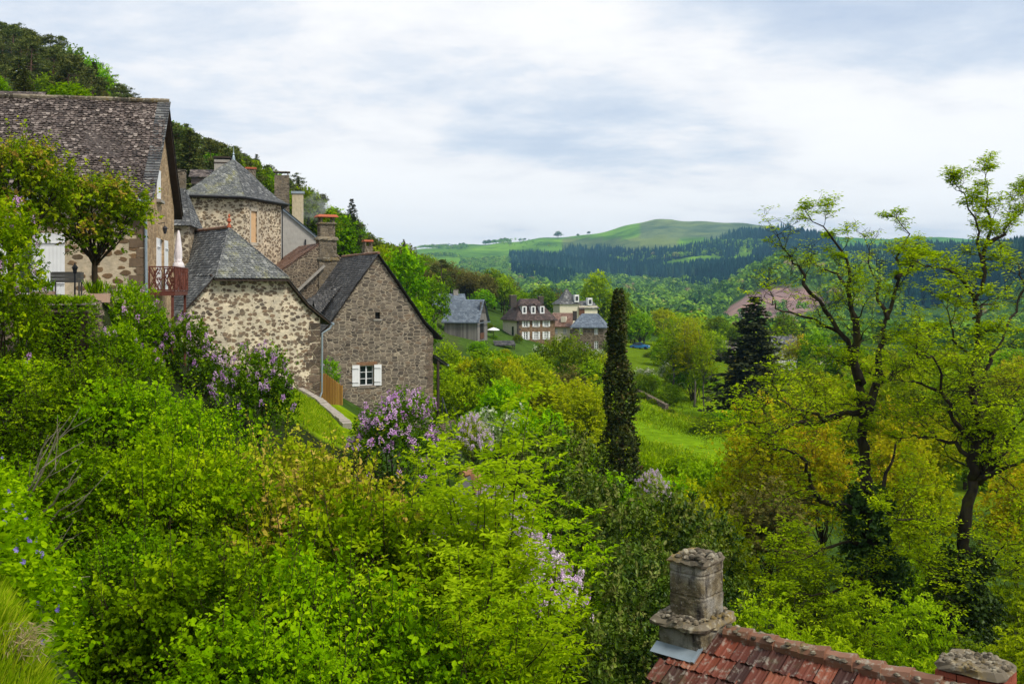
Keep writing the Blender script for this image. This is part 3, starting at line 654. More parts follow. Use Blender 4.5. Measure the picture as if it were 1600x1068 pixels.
def ridge_caps(mb, a, b, r=.11, step=.35, m=0, n=6):
    a=Vector(a); b=Vector(b); L=(b-a).length; k=max(1,int(L/step)); d=(b-a)/k
    for i in range(k):
        p=a+d*i; q=a+d*(i+1.1); j=rnd.uniform(-.012,.012)
        mb.tube([p+Vector((0,0,j)),q+Vector((0,0,j+.015))],[r*rnd.uniform(.95,1.1),r*rnd.uniform(.9,1.0)],n,m)
# ------------------------------------------------------------------ windows, shutters, chimneys
def rect(cx,cz,w,h): return [(cx-w/2,cz-h/2),(cx+w/2,cz-h/2),(cx+w/2,cz+h/2),(cx-w/2,cz+h/2)]
def frame3(o, ux, n):     # o: wall origin, ux: wall direction, n: outward normal; returns to3(u,v,depth inward)
    o=Vector(o); ux=Vector(ux).normalized(); n=Vector(n).normalized()
    return lambda u,v,d: o+ux*u+Vector((0,0,v))-n*d
def window(parent, to, cx, cz, w, h, depth=.14, bars=(2,3), fm='white', fw=.05, sill=True):
    f=MB()
    def bx(u0,u1,v0,v1,d0,d1,mb=f):
        vs=[to(u,v,d) for d in (d0,d1) for (u,v) in ((u0,v0),(u1,v0),(u1,v1),(u0,v1))]
        mb.raw(vs,[(0,1,2,3),(7,6,5,4),(0,4,5,1),(1,5,6,2),(2,6,7,3),(3,7,4,0)],0)
    x0,x1,z0,z1=cx-w/2+.005,cx+w/2-.005,cz-h/2+.005,cz+h/2-.005
    d0,d1=depth-.05,depth
    bx(x0,x1,z0,z0+fw,d0,d1); bx(x0,x1,z1-fw,z1,d0,d1); bx(x0,x0+fw,z0+fw,z1-fw,d0,d1); bx(x1-fw,x1,z0+fw,z1-fw,d0,d1)
    nx,nz=bars
    for i in range(1,nx):
        u=x0+(x1-x0)*i/nx; q=fw*.9 if nx==2 else fw*.5; bx(u-q,u+q,z0+fw,z1-fw,d0+.004,d1-.004)
    for i in range(1,nz):
        u=z0+(z1-z0)*i/nz; bx(x0+fw,x1-fw,u-fw*.35,u+fw*.35,d0+.012,d1-.012)
    w_=f.build('window',M[fm],parent)
    g=MB(); g.face([to(x0,z0,depth+.01),to(x1,z0,depth+.01),to(x1,z1,depth+.01),to(x0,z1,depth+.01)],0); g.build('pane',M['glass'],w_)
    if sill:
        s=MB(); bx(cx-w/2-.08,cx+w/2+.08,cz-h/2-.11,cz-h/2-.003,-.06,.1,s); s.build('sill',M['concrete'],w_)
    return w_
def shutter(parent, to, u0, u1, v0, v1, mat='white', d=.05, label=None):
    s=MB()
    def bx(a,b,c,e,p,q):
        vs=[to(u,v,k) for k in (p,q) for (u,v) in ((a,c),(b,c),(b,e),(a,e))]
        s.raw(vs,[(0,1,2,3),(7,6,5,4),(0,4,5,1),(1,5,6,2),(2,6,7,3),(3,7,4,0)],0)
    n=max(2,int((u1-u0)/.14)); k=(u1-u0)/n
    for i in range(n): bx(u0+k*i+.003,u0+k*(i+1)-.003,v0,v1,-d,-.012)
    for z in (v0+(v1-v0)*.17,v0+(v1-v0)*.83): bx(u0+.02,u1-.02,z-.05,z+.05,-d-.02,-d-.001)
    o=s.build('shutter',M[mat],parent)
    for z in (v0+(v1-v0)*.17,v0+(v1-v0)*.83):
        h=MB(); vs=[to(u,v,kk) for kk in (-d-.028,-d-.021) for (u,v) in ((u0+.0,z-.015),(u0+(u1-u0)*.8,z-.015),(u0+(u1-u0)*.8,z+.015),(u0,z+.015))]
        h.raw(vs,[(0,1,2,3),(7,6,5,4),(0,4,5,1),(1,5,6,2),(2,6,7,3),(3,7,4,0)],0); h.build('hinge',M['steel_dark'],o)
    return o
def stack(mb, c, w, d, z0, z1, m=0, courses=.22, jit=.018, rz=0):   # rough masonry shaft, blocks laid in courses
    z=z0; R3=Matrix.Rotation(rz,3,'Z')
    k=0
    while z<z1-.05:
        h=min(courses*rnd.uniform(.8,1.25),z1-z)
        if z1-z-h<.08: h=z1-z
        cuts=[-.5,rnd.uniform(-.2,.2),.5]
        for i in range(2):
            u0,u1=cuts[i]*w,cuts[i+1]*w
            p=R3@Vector(((u0+u1)/2,0,0)); mb.box((c[0]+p.x,c[1]+p.y,z+h/2),(u1-u0-.008+rnd.uniform(-jit,jit)*.3,d+rnd.uniform(-jit,jit),h-.010),rz=rz,m=m,jit=jit*.5)
        z+=h; k+=1
def rough_shaft(mb, c, w, d, z0, z1, course=.3, m=0, n=52, amp=.014):   # weathered dressed-stone shaft: rounded corners, sunk joints, pitted faces
    from mathutils import noise as mn
    rows=max(6,int((z1-z0)/.025)); vs=[]; joints=[]; z=z0
    while z<z1: joints.append(z); z+=course*rnd.uniform(.8,1.2)
    vj={k:[rnd.uniform(0,6.28) for _ in range(6)] for k in range(len(joints)+1)}
    for r in range(rows+1):
        z=z0+(z1-z0)*r/rows; jd=min([abs(z-j) for j in joints[1:]] or [1]); k=sum(1 for j in joints if j<=z)
        for i in range(n):
            a=6.28318*i/n; ca,sa=math.cos(a),math.sin(a); q=(abs(ca)**7+abs(sa)**7)**(-1/7)
            x,y=ca*q*w/2,sa*q*d/2; p=Vector((x*7,y*7,z*7)); o=amp*(mn.noise(p)+.7*mn.noise(p*2.7))
            if jd<.014: o-=.013
            if min(abs(a-t) for t in vj.get(k,[9]))<.05: o-=.011
            L=math.hypot(x,y); vs.append((c[0]+x*(1+o/L),c[1]+y*(1+o/L),z+.006*mn.noise(p*1.7)))
    f=[(r*n+i,r*n+(i+1)%n,(r+1)*n+(i+1)%n,(r+1)*n+i) for r in range(rows) for i in range(n)]+[tuple(range(rows*n,rows*n+n))]
    mb.raw(vs,f,m)
def slab_cap(mb, c, w, d, z, t=.09, m=0, rz=0, rag=.05):
    n=30; vs=[]; R3=Matrix.Rotation(rz,3,'Z')
    for zz,k in ((z,.97),(z+t*.4,1.0),(z+t,.90)):
        for i in range(n):
            a=2*math.pi*i/n; ca,sa=math.cos(a),math.sin(a); q=1/max(abs(ca),abs(sa)); j=1-rnd.uniform(0,rag)*2
            p=R3@Vector((ca*min(q,1.3)*w/2*k*j,sa*min(q,1.3)*d/2*k*j,0)); vs.append((c[0]+p.x,c[1]+p.y,zz+rnd.uniform(-.15,.15)*t))
    f=[]
    for r in range(2):
        for i in range(n): f.append((r*n+i,r*n+(i+1)%n,(r+1)*n+(i+1)%n,(r+1)*n+i))
    f.append(tuple(range(n))[::-1]); f.append(tuple(range(2*n,3*n)))
    mb.raw(vs,f,m)
def chimney(parent, c, w, d, z0, z1, mat='chim_stone', cap='stone', rz=0, name='chimney', label=None):
    b=MB(); stack(b,c,w,d,z0,z1,rz=rz); o=b.build(name,M[mat],parent)
    if label: o['label']=label
    q=MB()
    if cap=='stone': slab_cap(q,c,w*1.25,d*1.25,z1+.01,.1,rz=rz); q.build('cap',M['moss_cap'],o)
    elif cap=='table':
        for sx in (-1,1):
            for sy in (-1,1):
                p=Matrix.Rotation(rz,3,'Z')@Vector((sx*w*.4,sy*d*.4,0)); q.box((c[0]+p.x,c[1]+p.y,z1+.14),(.09,.09,.27),rz=rz)
        q.box((c[0],c[1],z1+.31),(w*1.12,d*1.12,.08),rz=rz); q.build('cap',M['chim_stone'],o)
    elif cap=='red':
        for sx in (-1,1):
            for sy in (-1,1):
                p=Matrix.Rotation(rz,3,'Z')@Vector((sx*w*.38,sy*d*.38,0)); q.box((c[0]+p.x,c[1]+p.y,z1+.16),(.1,.1,.32),rz=rz,m=1)
        q.box((c[0],c[1],z1+.39),(w*1.15,d*1.15,.13),rz=rz,taper=.9,m=0); q.build('cap',[M['terracotta'],M['chim_stone']],o)
    elif cap=='pot':
        q.lathe((c[0],c[1],z1),[(.15,0),(.13,.35),(.16,.37),(.16,.42)],10); q.build('pot',M['terracotta'],o)
    elif cap=='zinc': q.box((c[0],c[1],z1+.12),(w*1.1,d*1.1,.2),rz=rz); q.build('cap',M['zinc'],o)
    return o
# ------------------------------------------------------------------ 1. rubble gable house
def roof_slopes(mb, prof, y0, y1, tw, th, m=0, sides=(1,-1), wave=.03, **k):
    for s in sides:
        for i in range(len(prof)-1):
            (a,za),(b,zb)=prof[i],prof[i+1]
            tiles(mb,[(s*b,y0,zb),(s*b,y1,zb),(s*a,y1,za),(s*a,y0,za)],tw,th,m=m,wave=wave,**k)
def underside(mb, prof, y0, y1, t=.07, m=0):     # boarding below the slates; keeps the roof from being paper-thin
    for s in (1,-1):
        for i in range(len(prof)-1):
            (a,za),(b,zb)=prof[i],prof[i+1]
            top=[Vector((s*b,y0+.02,zb-.03)),Vector((s*b,y1-.02,zb-.03)),Vector((s*a,y1-.02,za-.03)),Vector((s*a,y0+.02,za-.03))]
            mb.prism(top,(0,0,-t),m)
def gable_house():
    t=thing('stone_house','dark rubble stone house with steep slate gable and white shuttered window','house',(-9.36,70,0),R(25))
    zb=-12.5
    prof=[(0,2.23),(2.0,-.55),(3.4,-2.55),(4.1,-3.3)]
    rp=[(0,2.42),(2.05,-.40),(3.5,-2.45),(4.75,-3.6)]
    outer=[(-4.1,zb),(4.1,zb)]+[(s,z) for s,z in reversed(prof)]+[(-s,z) for s,z in prof[1:]]
    wc,wz,ww,wh=-.78,-6.05,.98,1.38
    holes=[rect(wc,wz,ww,wh),rect(0.0,-1.9,.36,.46)]
    w=MB(); to=frame3((0,0,0),(1,0,0),(0,-1,0)); w.wall(outer,holes,to,.3)
    to2=frame3((0,9,0),(1,0,0),(0,1,0)); w.wall(outer,[],to2,.3)
    w.face([(-4.1,0,zb),(-4.1,0,-3.3),(-4.1,9,-3.3),(-4.1,9,zb)]); w.face([(4.1,0,zb),(4.1,0,-3.3),(4.1,9,-3.3),(4.1,9,zb)])
    wo=w.build('wall',M['rubble_gable'],t)
    qm=rubble('quoin_stone',(.3,.25,.2),[(.13,.10,.08),(.21,.165,.125)],2.0,.01,.02,1.2,(.1,.08,.06),.5,.8)
    for s in (-1,1):                                    # quoins and the lintel
        q=MB(); z=zb; i=0
        while z<-3.6:
            h=rnd.uniform(.2,.36); L=rnd.uniform(.3,.5) if i%2 else rnd.uniform(.45,.75)
            q.box((s*(4.1-L/2+.012),.16,z+h/2),(L,.36,h-.01),jit=.025); z+=h; i+=1
        q.build('quoin',qm,wo)
    q=MB(); q.box((wc,.06,wz+wh/2+.13),(1.5,.16,.24),jit=.02); q.build('lintel',plain('lintel_stone',(.24,.13,.07),.9,.3,5),wo)
    q=MB(); q.box((wc,.05,wz-wh/2-.09),(1.3,.22,.15),jit=.015); q.build('window_sill',plain('sill_stone',(.24,.20,.16),.9,.3,5,bmp=.5),wo)
    q=MB(); q.box((0,.24,-1.9),(.5,.06,.6)); q.build('vent',M['dark_in'],wo)
    q=MB(); q.box((0,-.01,-2.2),(.62,.1,.12),jit=.015); q.build('sill',M['concrete'],wo)
    window(t,to,wc,wz,ww,wh,.20,(2,3),sill=False)
    shutter(t,to,wc-ww/2-.56,wc-ww/2-.03,wz-wh/2-.02,wz+wh/2+.05); shutter(t,to,wc+ww/2+.03,wc+ww/2+.56,wz-wh/2-.02,wz+wh/2+.05)
    r=MB(); roof_slopes(r,rp,-.28,9.1,.23,.17,scallop=True); ro=r.build('roof',M['slate_dark'],t)
    b=MB(); underside(b,rp,-.24,9.0); b.build('boarding',M['wood_dark'],ro)
    r=MB(); ridge_caps(r,(0,-.28,2.45),(0,9.1,2.45),.10,.4); r.build('ridge',M['tile_ridge'],ro)
    # two triangular lucarnes on the left slope
    for (yy,sz) in ((3.2,1.0),(5.3,1.0)):
        d=MB(); s0=-2.55; z0=-1.0
        A=Vector((s0-1.1,yy-.75,z0-1.05)); B=Vector((s0-1.1,yy+.75,z0-1.05)); C=Vector((s0-1.2,yy,z0+.15)); D=Vector((s0+.9,yy,z0+1.25)); E=Vector((-3.1,yy-.85,-1.85)); G=Vector((-3.1,yy+.85,-1.85))
        tiles(d,[A,C,D],.2,.16); tiles(d,[B,D,C],.2,.16); o=d.build('dormer',M['slate_dark'],ro)
        k=MB(); k.face([A+Vector((.12,.1,0)),B+Vector((.12,-.1,0)),C+Vector((.12,0,-.12))]); k.build('opening',M['dark_in'],o)
    chimney(t,(.3,3.4,0),.62,.62,1.6,3.05,'chim_stone','red')
    # lean-to porch on the right-hand wall
    l=MB(); tiles(l,[(4.12,-.3,-4.75),(4.12,4,-4.75),(5.15,4,-5.45),(5.15,-.3,-5.45)],.24,.18); l.prism([(4.12,-.25,-4.82),(4.12,3.9,-4.82),(5.12,3.9,-5.52),(5.12,-.25,-5.52)],(0,0,-.06))
    po=l.build('porch_roof',M['slate_dark'],t)
    for y,z in ((-.1,-9.3),(3.6,-10.5)): l=MB(); l.bar((4.45,y,z),(4.45,y,-5.1),.16); l.build('post',M['wood_dark'],po)
    l=MB(); l.tube([(5.16,-.3,-5.5),(5.16,4,-5.5)],.06,8); l.build('gutter',M['zinc'],po)
    # outside stair running down the right wall
    s=MB()
    for i in range(9): s.box((4.95,-.4-.32*i,-9.5-.24*i-.75),(1.3,.36,1.6),jit=.012)
    so_=s.build('stair',M['rubble_dark'],t)
    h=MB(); p=[(5.6,-.2,-8.55),(5.62,-1.8,-9.75),(5.64,-3.3,-10.9)]; h.tube(p,.028,6)
    for q_ in p: h.tube([q_,(q_[0],q_[1],q_[2]-1.1)],.022,6)
    h.build('handrail',M['steel_dark'],so_)
gable_house()
# ------------------------------------------------------------------ 2. big square chimney house behind (stone gable, stepped stack, red cap)
def chimney_house():
    t=thing('stone_house','low rubble house with sloping coping behind, carrying the large smoking chimney','house',(-14.9,80.5,0),R(25))
    w=MB(); to=frame3((0,0,0),(1,0,0),(0,-1,0))
    w.wall([(-5.2,-6),(2.5,-6),(2.5,1.3),(.9,2.75),(-.6,3.35),(-1.4,2.9),(-4.2,.9),(-5.2,.2)],[],to,.3)
    w.face([(2.5,0,-6),(2.5,0,1.3),(2.5,7,1.3),(2.5,7,-6)]); w.face([(-5.2,0,-6),(-5.2,0,.2),(-5.2,7,.2),(-5.2,7,-6)])
    w.build('wall',M['rubble_dark'],t)
    r=MB(); tiles(r,[(-.5,-.05,3.62),(-.5,7,3.62),(-5.6,7,.02),(-5.6,-.05,.02)],.22,.17); tiles(r,[(-.5,-.05,3.62),(-.5,7,3.62),(3.0,7,1.0),(3.0,-.05,1.0)],.22,.17)
    r.prism([(-.5,.0,3.55),(-5.6,.0,-.05),(-5.6,.35,-.05),(-.5,.35,3.55)],(0,0,-.1)); ro=r.build('roof',M['roof_rust'],t)
    c=MB(); c.bar((-.2,-.32,1.8),(-3.9,-.5,-1.6),.3,.16); c.build('coping',M['concrete'],ro)
    # stepped stack with two string courses
    g=MB(); stack(g,(.15,.5),1.5,1.2,-2.5,2.2,courses=.26); stack(g,(.15,.5),1.42,1.15,2.5,3.85,courses=.26); stack(g,(.15,.5),1.2,1.0,4.1,5.1,courses=.24)
    go=g.build('chimney',M['chim_stone'],t)
    q=MB(); slab_cap(q,(.15,.5),1.95,1.5,2.2,.28); slab_cap(q,(.15,.5),1.85,1.5,3.85,.25); slab_cap(q,(.15,.5),1.6,1.3,5.1,.16); q.build('string_course',M['moss_cap'],go)
    q=MB()
    for sx in (-1,1):
        for sy in (-1,1): q.box((.15+sx*.5,.5+sy*.38,5.47),(.14,.14,.5),m=1)
    q.box((.15,.5,5.8),(1.75,1.35,.2),m=0,taper=.8); q.build('cap',[M['terracotta'],M['chim_stone']],go)
chimney_house()
# ------------------------------------------------------------------ 3. half-hipped house with cream rubble wall
def mid_house():
    a=math.atan2(.6,.8); ax=Vector((math.cos(a),math.sin(a),0))
    o=Vector((-10.89,57,0))-ax*4.2
    t=thing('stone_house','cream rubble house with half hipped grey slate roof and clay finial','house',o,a)
    zb=-8.5; Wd=4.2; zr=3.3; hz=.55; hw=1.98; hy=2.9
    prof=[(0,zr),(hw,hz),(3.3,-1.0),(4.2,-1.72)]
    rp=[(0,zr+.12),(hw+.03,hz+.1),(3.4,-.92),(4.75,-1.95)]
    outer=[(-Wd,zb),(Wd,zb),(4.2,-1.72),(3.3,-1.0),(hw,hz),(-hw,hz),(-3.3,-1.0),(-4.2,-1.72)]
    w=MB(); to=frame3((0,0,0),(1,0,0),(0,-1,0)); w.wall(outer,[],to,.3)
    w.face([(-Wd,0,zb),(-Wd,0,-1.72),(-Wd,11,-1.72),(-Wd,11,zb)]); w.face([(Wd,0,zb),(Wd,0,-1.72),(Wd,11,-1.72),(Wd,11,zb)])
    full=[(-Wd,zb),(Wd,zb)]+[(s,z) for s,z in reversed(prof)]+[(-s,z) for s,z in prof[1:]]
    w.wall(full,[],frame3((0,11,0),(1,0,0),(0,1,0)),.3)
    wo=w.build('wall',M['rubble_cream'],t)
    q=MB(); z=zb; i=0
    while z<-2.2:
        h=rnd.uniform(.28,.45); L=rnd.uniform(.4,.6) if i%2 else rnd.uniform(.65,.95)
        q.box((Wd-L/2+.012,.18,z+h/2),(L,.4,h-.03),jit=.025); z+=h; i+=1
    q.build('quoin',rubble('dark_quoin_stone',(.3,.26,.2),[(.085,.068,.055),(.17,.13,.10)],1.6,.005,.01,1.2,(.07,.06,.05),.5,.8),wo)
    r=MB(); y0=-.3; y1=11.2
    # side slopes: ridge starts at hy, hip edge runs down to the half-hip eave
    for s in (1,-1):
        tiles(r,[(s*rp[1][0],y0,rp[1][1]),(s*rp[1][0],y1,rp[1][1]),(0,y1,rp[0][1]),(0,hy,rp[0][1])],.24,.18,wave=.03)
        for k in (1,2):
            (p,zp),(e,ze)=rp[k],rp[k+1]
            tiles(r,[(s*e,y0,ze),(s*e,y1,ze),(s*p,y1,zp),(s*p,y0,zp)],.24,.18,wave=.03)
    ro=r.build('roof',M['slate_grey'],t)
    r=MB(); k=.32
    pm=[(-hw*k-.0,hy*(1-k)+y0*k,rp[0][1]*(1-k)+rp[1][1]*k),(hw*k,hy*(1-k)+y0*k,rp[0][1]*(1-k)+rp[1][1]*k)]
    tiles(r,[(-hw-.16,y0-.28,rp[1][1]-.12),(hw+.16,y0-.28,rp[1][1]-.12),(0,hy,rp[0][1])],.22,.16)
    r.build('hip_roof',M['slate_lichen'],ro)
    b=MB(); b.prism([(-hw-.12,y0-.24,rp[1][1]-.17),(hw+.12,y0-.24,rp[1][1]-.17),(hw+.1,.3,rp[1][1]+.1),(-hw-.1,.3,rp[1][1]+.1)],(0,0,-.1))
    for s in (1,-1):
        for kk in (1,2):
            (p,zp),(e,ze)=rp[kk],rp[kk+1]
            b.prism([(s*e,y0+.02,ze-.04),(s*e,y1,ze-.04),(s*p,y1,zp-.04),(s*p,y0+.02,zp-.04)],(0,0,-.09))
    b.build('boarding',M['wood_dark'],ro)
    r=MB(); ridge_caps(r,(0,hy,rp[0][1]+.03),(0,y1,rp[0][1]+.03),.11,.4)
    r.build('ridge',M['tile_ridge'],ro)
    r=MB()
    for s in (1,-1): ridge_caps(r,(s*(hw+.05),y0-.2,rp[1][1]-.02),(0,hy,rp[0][1]),.055,.22)
    r.build('hip_slate',M['slate_grey'],ro)
    f=MB(); f.lathe((0,hy,rp[0][1]),[(.13,0),(.09,.18),(.05,.25),(.13,.36),(.10,.48),(.03,.55),(.07,.62),(.06,.70),(.01,.78)],10); f.build('finial',M['terracotta'],ro)
    g=MB(); g.tube([(4.86,-.35,-2.02),(4.86,11.2,-2.02)],.075,8); g.build('gutter',M['zinc'],t)
    g=MB(); g.tube([(-4.86,-.35,-2.02),(-4.86,11.2,-2.02)],.075,8); g.build('gutter',M['zinc'],t)
    g=MB(); g.tube([(4.84,-.22,-2.05),(4.7,-.2,-2.3),(4.28,-.1,-2.55),(4.26,-.1,-5.9),(4.1,-.14,-6.25),(3.0,-.35,-6.5),(2.6,-.4,-6.52)],.06,8); g.build('downpipe',M['zinc'],t)
mid_house()
# ------------------------------------------------------------------ 4. hexagonal tower house
def tower():
    pl=[(-25.1,77),(-21.03,78.8),(-19.5,84.8),(-20.62,88),(-24.69,86.2),(-26.22,80.2)]
    c=Vector((-22.86,82.5,0)); pts=[Vector((x,y,0))-c for x,y in pl]
    t=thing('stone_tower','pale rubble tower house with pointed bell shaped slate roof','tower',c)
    w=MB(); zb=-2; ze=7.15
    for i in range(6):
        a,b=pts[i],pts[(i+1)%6]; d=(b-a); n=Vector((d.y,-d.x,0)).normalized()
        to=frame3(a,d,n); L=d.length
        holes=[rect(1.6,4.9,.95,2.5)] if i==1 else []
        w.wall([(0,zb),(L,zb),(L,ze),(0,ze)],holes,to,.12)
    wo=w.build('wall',M['rubble_tower'],t)
    d=pts[2]-pts[1]; n=Vector((d.y,-d.x,0)).normalized(); to=frame3(pts[1],d,n)
    q=MB(); q.face([to(1.13,3.66,.1),to(2.07,3.66,.1),to(2.07,6.14,.1),to(1.13,6.14,.1)]); q.build('blocked_window',M['ochre'],t)
    q=MB()
    for (u0,u1,v0,v1) in ((.92,1.12,3.5,6.3),(2.08,2.28,3.5,6.3),(.92,2.28,6.15,6.4),(.92,2.28,3.4,3.64)):
        q.raw([to(u,v,k) for k in (-.02,.08) for (u,v) in ((u0,v0),(u1,v0),(u1,v1),(u0,v1))],[(0,1,2,3),(7,6,5,4),(0,4,5,1),(1,5,6,2),(2,6,7,3),(3,7,4,0)])
    q.build('surround',plain('pale_surround',(.48,.42,.33),.9,.15,4),t)
    r=MB(); rings=[(1.16,ze-.05),(.93,ze+.42),(.66,ze+1.25),(.36,ze+2.35),(.0,ze+3.45)]
    for i in range(6):
        a,b=pts[i],pts[(i+1)%6]
        for k in range(4):
            (s0,z0),(s1,z1)=rings[k],rings[k+1]
            q=[a*s0+Vector((0,0,z0)),b*s0+Vector((0,0,z0)),b*s1+Vector((0,0,z1))]
            if s1>0: q.append(a*s1+Vector((0,0,z1)))
            tiles(r,q,.22,.17,m=(1 if i in (1,2) else 0))
    ro=r.build('roof',[M['slate_lichen'],M['slate_grey']],t)
    b=MB(); b.prism([p*1.15+Vector((0,0,ze-.09)) for p in pts],(0,0,-.12)); b.build('eaves',M['wood_dark'],ro)
    g=MB(); ring=[p*1.18+Vector((0,0,ze-.08)) for p in pts]; g.tube(ring+ring[:2],.07,6); g.build('gutter',M['steel_dark'],ro)
    f=MB(); f.lathe((0,0,ze+3.25),[(.16,0),(.1,.4),(.05,.5),(.1,.6),(.04,.7),(.012,1.25)],8); f.build('finial',M['zinc'],ro)
    g=MB(); e=pts[2]; g.tube([e*1.03+Vector((0,0,zb+2)),e*1.03+Vector((0,0,ze-.15))],.05,6); g.build('downpipe',M['steel_dark'],t)
tower()
def house_behind_tower():
    o=P(385,450,92); t=thing('rendered_house','grey rendered house with steep blue slate roof joined behind the tower','house',(o.x,o.y,0),R(12))
    w=MB(); to=frame3((0,0,0),(1,0,0),(0,-1,0)); w.wall([(-6,-2),(6.3,-2),(6.3,4.8),(0,9.9),(-6,4.9)],[],to,.3)
    w.face([(6.3,0,-2),(6.3,0,4.8),(6.3,8,4.8),(6.3,8,-2)]); w.face([(-6,0,-2),(-6,0,4.9),(-6,8,4.9),(-6,8,-2)]); w.build('wall',M['render_grey'],t)
    r=MB()
    for s,e in ((1,6.9),(-1,6.6)):
        tiles(r,[(s*e,-.25,4.35),(s*e,8.2,4.35),(0,8.2,10.1),(0,-.25,10.1)],.25,.2); r.prism([(s*e,-.2,4.3),(0,-.2,10.04),(0,.0,10.04),(s*e,.0,4.3)],(0,0,-.18))
    r.build('roof',M['slate_blue'],t)
    chimney(t,(3.15,1.3,0),1.35,1.1,5.5,10.5,'chim_stone','table')
    c=MB(); c.box((4.6,2.4,6.2),(1.05,.9,5.4)); co_=c.build('chimney',M['chim_cream'],t); co_['label']='smooth cream chimney with a pale zinc top'
    c=MB(); c.box((4.6,2.4,9.03),(1.25,1.1,.22)); c.build('cap',M['zinc'],co_)
    c=MB(); c.box((.2,4.5,10.3),(.0001+.9,.8,2.2)); k=c.build('chimney',M['chim_stone'],t)
    c=MB(); c.box((.2,4.5,11.47),(1.05,.95,.16)); c.build('cap',M['terracotta'],k)
    c=MB(); c.box((-2.35,3.2,10.2),(1.4,1.0,3.7)); k=c.build('chimney',M['concrete'],t)
    c=MB(); c.box((-2.35,3.2,12.25),(1.6,1.2,.14)); c.build('cap',M['wood_dark'],k); c=MB(); c.box((-2.35,3.2,11.75),(1.5,1.1,.1)); c.build('band',M['wood_dark'],k)
    c=MB(); tiles(c,[(-5.3,2.2,10.3),(-3.1,2.2,10.3),(-3.1,4,11.2),(-5.3,4,11.2)],.25,.2); c.box((-4.2,3.2,10.0),(1.8,1.4,.6)); c.build('dormer',M['slate_brown'],t)
    # iron vent pipe on the rendered wall
    c=MB(); c.tube([(5.3,-.12,2.6),(5.3,-.12,4.5)],.07,6); c.build('flue',M['steel_dark'],t)
house_behind_tower()
def small_left_house():
    o=P(273,450,58); t=thing('stone_cottage','small slate roofed cottage tucked between the barn and the tower','house',(o.x,o.y,0),R(10))
    w=MB(); to=frame3((0,0,0),(1,0,0),(0,-1,0)); w.wall([(-2.6,-2),(.75,-2),(.75,3.7),(-2.6,3.7)],[rect(-.2,1.0,.8,2.1)],to,.15); w.face([(.75,0,-2),(.75,0,3.7),(.75,5,3.7),(.75,5,-2)]); w.build('wall',M['rubble_tower'],t)
    d=MB(); d.box((-.2,.12,1.0),(.76,.06,2.06)); do=d.build('door',M['white'],t); d=MB(); d.box((.08,.07,1.0),(.05,.06,.14)); d.build('handle',M['steel_dark'],do)
    r=MB(); tiles(r,[(-2.9,-.35,3.6),(.95,-.35,3.6),(.2,2.5,6.1),(-2.9,2.5,6.1)],.24,.18); tiles(r,[(.95,-.35,3.6),(.95,5.3,3.6),(.2,2.5,6.1)],.24,.18); r.build('roof',M['slate_grey'],t)
    chimney(t,(.0,2.6,0),.5,.5,5.3,7.0,'chim_stone','stone')
small_left_house()
